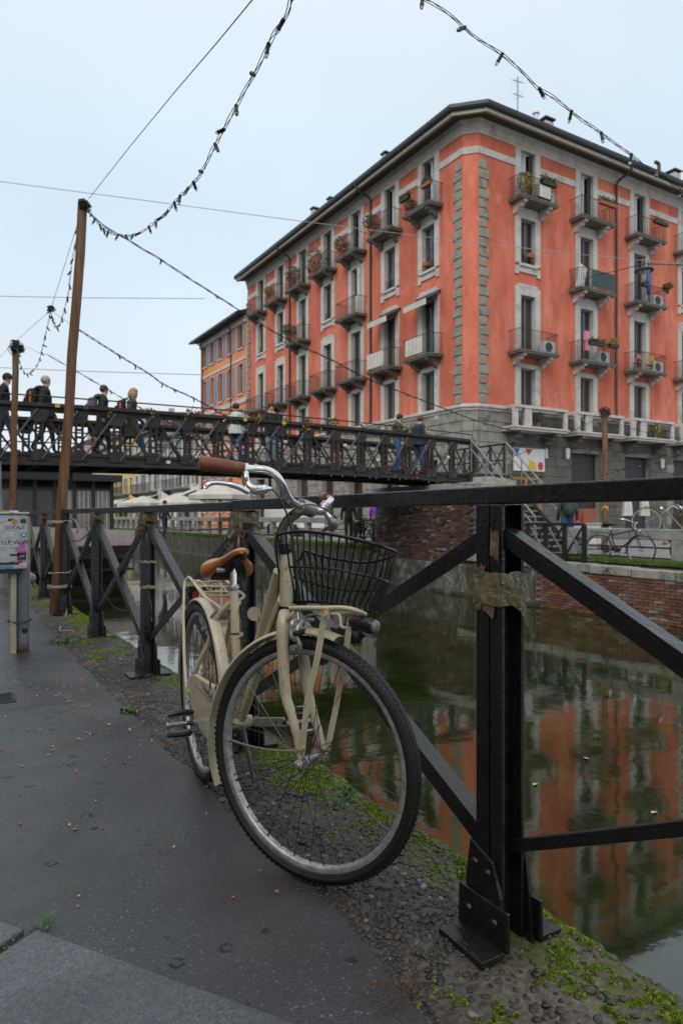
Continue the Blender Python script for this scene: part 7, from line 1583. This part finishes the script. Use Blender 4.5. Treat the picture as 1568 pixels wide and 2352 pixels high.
P = person(onb(237), 95, 1.70, 'brown-haired walker in long dark coat behind the blond woman', 'c_black', 'c_black', 'hair_brown', .3, hood='c_black', coat=.42, group=g_); backpack(P, 'grey backpack on the brown-haired walker', 'c_grey', None, .85)
P = person(onb(303), 95, 1.70, 'blond curly-haired woman in olive brown coat walking on the bridge', 'c_brown', 'c_jean', 'hair_blond', .75, coat=.45, headdown=.3, long_hair=True, group=g_); backpack(P, 'black backpack with orange edge on the blond woman', 'c_black', 'orange_strap', .8)
person(onb(541,17.6), 60, 1.62, 'person in cream white jacket and blue jeans seen from behind on the bridge', 'c_white', 'c_jean', 'hair_dark', .15, 'rail', bulk=1.15, coat=.1, group=g_)
person(onb(622,17.3), 190, 1.66, 'person in dark jacket and pale jeans looking out over the padlocks', 'c_black', 'c_ljean', 'hair_dark', 0, 'rail', bulk=1.1, coat=.12, group=g_)
person(onb(706,18.0), 20, 1.50, 'stooping brown-haired person on the bridge half hidden by padlocks', 'c_brown', 'c_black', 'hair_brown', 0, 'rail', lean=.8, headdown=.6, group=g_)
person(onb(769,18.0), 240, 1.55, 'dark-haired person with red trousers behind the lattice', 'c_black', 'c_red', 'hair_brown', .1, 'rail', long_hair=True, coat=.1, group=g_)
P = person(onb(912,17.4), 130, 1.78, 'bearded man in olive jacket and blue jeans looking at a phone on the bridge', 'c_olive', 'c_jean', 'hair_dark', .1, 'phone', headdown=.6, bulk=1.12, group=g_)
o, pos, F_, R_t, k = P; one('phone', MB().obox(pos+(F_*.40+V((0,0,1.30)))*k, R_t*.038, F_*.03+V((0,0,.05)), F_*.006), MAT['black_plastic'], 'dark phone held by the man in the olive jacket', 'phone')
build('beard', MB().ball(pos+(F_*.10+V((0,0,1.555)))*k, .062*k, 1, 1, .8, 8, 5), MAT['hair_dark'], o, 60)
person(onb(962,17.3), 85, 1.78, 'balding man in navy blue down jacket at the right end of the bridge', 'c_navy', 'c_jean', 'hair_brown', .12, 'pocket', headdown=.4, bulk=1.2, coat=.1, group=g_)
# people on the far street
q = gz(1303, 1268); P = person((q.x, q.y, 0), 40, 1.78, 'person in dark jacket and jeans standing behind the low fence by the stairs', 'c_dgrey', 'c_jean', 'hair_dark', .2, bulk=1.1); backpack(P, 'dark green backpack on the person by the stairs', 'c_teal', None, 1.05)
for px, y_, lab, tc, lc, dg in ((800, 20.9, 'dark-clad person by the iron fence left of the brick pier', 'c_black', 'c_black', 200), (822, 21.4, 'second dark-clad person at the fence left of the brick pier, arm out', 'c_dgrey', 'c_black', 120), (862, 22.5, 'person with purple jacket behind the slanted stair rail', 'c_purple', 'c_navy', 60), (378, 30.5, 'far person behind the stone balustrade near the parasols', 'c_black', 'c_navy', 150)):
    q = ony(px, 1186, y_); person((q.x, q.y, 0), dg, 1.72, lab, tc, lc, 'hair_dark', .2)

# two parked bicycles on the far bank
def plain_bike(name, loc, deg, label, col, tilt=0, chainw='iron', group='bicycles parked on the far bank', lift=0, roll=0, extra=None):
    """simple upright bicycle, built in local axes then turned"""
    t_ = thing(name, label, 'bicycle', (0,0,0), group); r_ = .34; P0 = V((0,0,0))
    for x, nm in ((-.52,'rear_wheel'),(.53,'front_wheel')):
        C = V((x,0,r_)); w = build(nm, MB().lathe(C, (0,1,0), [(-.012,.300),(-.012,.318),(.012,.318),(.012,.300),(-.012,.300)], 40, caps=False), MAT['rim'], t_, 40)
        build('tyre', MB().lathe(C, (0,1,0), [(.018*math.cos(q), .324+.018*math.sin(q)) for q in [k*1.0472 for k in range(7)]], 40, caps=False), MAT['tyre'], w, 60)
        mb = MB()
        for i in range(20): a = i*.314; mb.tube([C+V((.02*math.cos(a+1),.025*(-1)**i,.02*math.sin(a+1))), C+V((.3*math.cos(a),0,.3*math.sin(a)))], .0016, 3)
        o = build('spokes', mb, MAT['spoke'], w); o['kind'] = 'stuff'
        build('hub', MB().lathe(C, (0,1,0), [(-.05,.012),(-.04,.025),(.04,.025),(.05,.012)], 10), MAT['alloy'], w)
    bb, st, hd0, hd1 = V((-.08,0,.29)), V((-.24,0,.80)), V((.36,0,.80)), V((.40,0,.66))
    fr = build('frame', MB().tube([bb, st], .017, 8).tube([hd1, bb], .018, 8).tube([hd0, st+(bb-st)*.25], .015, 8).tube([hd0, hd1], .02, 8), MAT[col], t_, 60)
    for s in (-1, 1):
        build('stay', MB().tube([V((-.52,s*.055,r_)), bb+V((0,s*.03,0))], .009, 6).tube([V((-.52,s*.055,r_)), st+V((.02,s*.02,-.08))], .008, 6), MAT[col], fr); build('fork_blade', MB().tube([hd1+V((0,s*.02,-.01)), hd1+V((.03,s*.05,-.08)), V((.53,s*.055,r_))], .011, 6), MAT[col], fr)
        build('grip', MB().tube([V((.20,s*.28,1.02)), V((.10,s*.30,1.01))], .017, 8), MAT['black_plastic'], t_); build('pedal', MB().obox(bb+V((s*.16,s*.14,-.02)), (.045,0,0), (0,.045,0), (0,0,.011)), MAT['black_plastic'], t_)
        build('crank', MB().tube([bb+V((0,s*.06,0)), bb+V((s*.16,s*.075,-.02))], .01, 6), MAT['alloy'], t_)
    build('handlebar', MB().tube(smooth_path([(.10,-.3,1.01),(.22,-.28,1.02),(.34,-.12,.98),(.35,0,.96),(.34,.12,.98),(.22,.28,1.02),(.10,.3,1.01)], 3), .012, 8), MAT['chrome'], t_); build('stem', MB().tube([hd0, V((.34,0,.96))], .013, 8), MAT['chrome'], t_)
    build('seat_post', MB().tube([st, st+V((-.03,0,.10))], .012, 8), MAT['chrome'], t_); build('saddle', MB().tube([(-.42,0,.93),(-.40,0,.93),(-.34,0,.935),(-.2,0,.93),(-.12,0,.925)], [.03,.085,.08,.03,.015], 10), MAT['black_plastic'], t_, 60)
    build('chainring', MB().lathe(bb, (0,1,0), [(.05,.07),(.05,.085),(.054,.085),(.054,.07),(.05,.07)], 20, caps=False).lathe(bb, (0,1,0), [(.048,.03),(.056,.03)], 10), MAT[chainw], t_)
    build('chain_guard', MB().prism([V((-.5,.06,r_+.05)), V((-.08,.06,.40)), V((.02,.06,.33)), V((-.06,.06,.27)), V((-.5,.06,r_-.03))], (0,.012,0)), MAT[extra or 'dark_frame'], t_)
    for C, a0, a1 in ((V((-.52,0,r_)), 20, 190), (V((.53,0,r_)), 40, 190)):
        mb = MB(); vs = []; n = 18
        for i in range(n+1):
            a = R_(a0+(a1-a0)*i/n); e = V((math.cos(a),0,math.sin(a)))
            for y in (-.026,.026): vs += [C+e*.362+V((0,y,0)), C+e*.366+V((0,y,0))]
        mb.add(vs, [f for i in range(n) for f in ((4*i,4*i+2,4*i+6,4*i+4),(4*i+1,4*i+5,4*i+7,4*i+3))]); build('mudguard', mb, MAT['chrome' if C.x < 0 and extra else 'dark_frame'], t_)
    build('headlamp', MB().lathe((.44,0,.78), (1,0,-.1), [(0,.02),(.04,.04),(.06,.04)], 10), MAT['chrome'], t_); build('rear_rack', MB().tube([(-.24,-.05,.72),(-.72,-.06,.74),(-.72,.06,.74),(-.24,.05,.72)], .008, 6).tube([(-.66,.06,.74),(-.52,.06,r_)], .006, 6), MAT[col], t_)
    t_.rotation_euler = Matrix.Rotation(R_(deg), 3, 'Z').to_4x4().to_euler() if not (tilt or roll) else (Matrix.Rotation(R_(deg), 3, 'Z') @ Matrix.Rotation(R_(tilt), 3, 'Y') @ Matrix.Rotation(R_(roll), 3, 'X')).to_euler()
    t_.location = V(loc)+V((0,0,lift)); return t_
q = gz(1402, 1292, -.09); plain_bike('bicycle', (13.65, 10.3, -.09), -82, 'dark bicycle with chrome mudguard and rusty chainwheel parked on the grass by the stone railing', 'iron', extra='dark_frame', roll=-6)
plain_bike('bicycle', (14.25, 9.75, .30), 118, 'grey bicycle hung over the stone railing above the other parked bicycle', 'galv', tilt=-38, roll=8, extra='stone')
b_ = onx(1452, 1264, 14.3); one('red_reflector', MB().ball((13.97, 9.35, .42), .045, 1, 1, .8), MAT['red_item'], 'small red rear light beside the hanging bicycle', 'rear light')
q = ony(838, 1186, 20.6); plain_bike('bicycle', (13.75, 20.4, 0), -88, 'dark bicycle leaning at the iron fence left of the brick pier', 'iron')

# closed parasols, plants and boards along the red building
def closed_parasol(p, lab):
    t_ = thing('closed_parasol', lab, 'parasol', p, 'closed parasols by the doors'); p = V(p); n = 14; vs = []
    prof = [(2.75,.02),(2.6,.06),(2.2,.13),(1.7,.19),(1.3,.22),(1.05,.24)]
    for z, r in prof:
        for i in range(n): a = 2*math.pi*i/n; q = r*(1+.22*(i % 2)); vs.append(p+V((math.cos(a)*q, math.sin(a)*q, z)))
    build('canopy', MB().add(vs, [(j*n+i, j*n+(i+1) % n, (j+1)*n+(i+1) % n, (j+1)*n+i) for j in range(len(prof)-1) for i in range(n)]), MAT['canvas'], t_); build('pole', MB().tube([p, p+V((0,0,2.85))], .025, 8), MAT['pipe'], t_); build('base', MB().lathe(p, (0,0,1), [(0,.3),(.06,.3),(.08,.05)], 12), MAT['stone'], t_)
for px, lab in ((1440, 'closed beige parasol before the dark door, the left of a pair'), (1479, 'closed beige parasol before the dark door, the right of a pair')):
    q = ony(px, 1186, 22.8); closed_parasol((q.x, q.y, 0), lab)
q = ony(1552, 1186, 19.5); one('leaning_sign', MB().obox((q.x, q.y, .55), V((.35,0,0)), V((0,.03,.0)), V((.12,0,.55))), MAT['hull'], 'brown board leaning by the planter at the right edge', 'board')
plant((q.x+.75, q.y-.4, 0), .55, 1.5, 'yellow green shrub in a planter at the right edge', m='yleaf', n=700); 
tb = thing('market_table', 'small table with white cloth and boxes by the stair foot', 'table', (16.9, 14.2, 0)); build('table_cloth', MB().box(16.3, 17.6, 13.9, 14.5, .15, .78), MAT['white_paint'], tb, bevel=.03); build('table_top', MB().box(16.25, 17.65, 13.85, 14.55, .78, .82), MAT['pale_plaster'], tb)
one('red_box', MB().box(16.5, 16.8, 14.0, 14.3, .82, 1.15), MAT['red_item'], 'red box standing on the small white table', 'box', bevel=.01); one('orange_box', MB().box(16.95, 17.5, 14.0, 14.3, .82, 1.25), MAT['terracotta'], 'orange box standing on the small white table', 'box', bevel=.01)
one('wall_lantern', MB().lathe(FR.p(ur(28.55), 4.3, .18), (0,0,1), [(-.3,.05),(-.25,.1),(.25,.13),(.3,.04)], 8), MAT['white_paint'], 'pale wall lantern left of the first street door', 'lantern'); one('wall_lantern', MB().lathe(FR.p(ur(36.6), 4.1, .18), (0,0,1), [(-.3,.05),(-.25,.1),(.25,.13),(.3,.04)], 8), MAT['white_paint'], 'pale wall lantern between the parasols and the right edge door', 'lantern')

# awnings and open parasols before the low houses
def awning(y0, y1, z, out, lab, m='canvas'):
    t_ = thing('awning', lab, 'awning', (22, (y0+y1)/2, z), 'cream awnings along the far quay'); x0, x1 = 21.94, 21.94-out; n = 5
    build('canopy', MB().hexa([(x0,y0,z),(x0,y1,z),(x1,y1,z-out*.42),(x1,y0,z-out*.42),(x0,y0,z+.05),(x0,y1,z+.05),(x1,y1,z-out*.42+.05),(x1,y0,z-out*.42+.05)]), MAT[m], t_); build('valance', MB().box(x1-.02, x1, y0, y1, z-out*.42-.28, z-out*.42), MAT[m], t_)
    for y in (y0+.2, y1-.2): build('arm', MB().bar((x0, y, z-.9), (x1, y, z-out*.42-.02), .04, .04), MAT['iron'], t_)
awning(64, 68.5, 3.6, 2.8, 'cream awning slanting from the white house nearest the orange one'); awning(77, 84, 3.5, 3.0, 'pale awning below the long balcony of the grey house'); awning(90, 97, 3.4, 3.0, 'pale awning before the yellow house'); awning(104, 112, 3.4, 3.0, 'pale awning far along the quay')
def open_parasol(p, r, h, lab):
    t_ = thing('open_parasol', lab, 'parasol', p, 'open parasols along the far quay'); p = V(p); n = 8; vs = [p+V((0,0,h))]+[p+V((math.cos(2*math.pi*i/n)*r, math.sin(2*math.pi*i/n)*r, h-.62)) for i in range(n)]+[p+V((math.cos(2*math.pi*i/n)*r, math.sin(2*math.pi*i/n)*r, h-.85)) for i in range(n)]
    build('canopy', MB().add(vs, [(0, 1+i, 1+(i+1) % n) for i in range(n)]+[(1+i, 9+i, 9+(i+1) % n, 1+(i+1) % n) for i in range(n)]), MAT['canvas'], t_); build('pole', MB().tube([p, p+V((0,0,h))], .035, 8), MAT['pipe'], t_)
for px, y, r, lab in ((505, 34, 1.7, 'wide cream parasol right behind the brake lever'), (330, 58, 2.2, 'cream parasol under the bridge near the yellow house'), (420, 55, 2.0, 'cream parasol left of the slanted awning')):
    q = ony(px, 1186, y); open_parasol((q.x, q.y, 0), r, 2.75, lab)
q = ony(640, 1186, 33); vn = thing('white_van', 'white delivery van parked behind the stone balustrade', 'van', (q.x+.6, 32, 0)); x_, y_ = q.x+.6, 32
build('body', MB().hexa([(x_-.9,y_-2.2,.35),(x_+.9,y_-2.2,.35),(x_+.9,y_+2.4,.35),(x_-.9,y_+2.4,.35),(x_-.85,y_-1.9,1.9),(x_+.85,y_-1.9,1.9),(x_+.85,y_+2.35,1.9),(x_-.85,y_+2.35,1.9)]), MAT['white_paint'], vn, bevel=.12); build('windscreen', MB().box(x_-.75, x_+.75, y_-2.12, y_-2.06, 1.1, 1.7), MAT['glass'], vn)
for s in (-1, 1):
    build('headlight', MB().box(x_+s*.7-.12, x_+s*.7+.12, y_-2.22, y_-2.16, .75, .9), MAT['lens'], vn)
    for yy in (-1.5, 1.5): build('wheel', MB().lathe((x_+s*.82, y_+yy, .32), (1,0,0), [(-.1,.2),(-.1,.32),(.1,.32),(.1,.2)], 16), MAT['tyre'], vn)
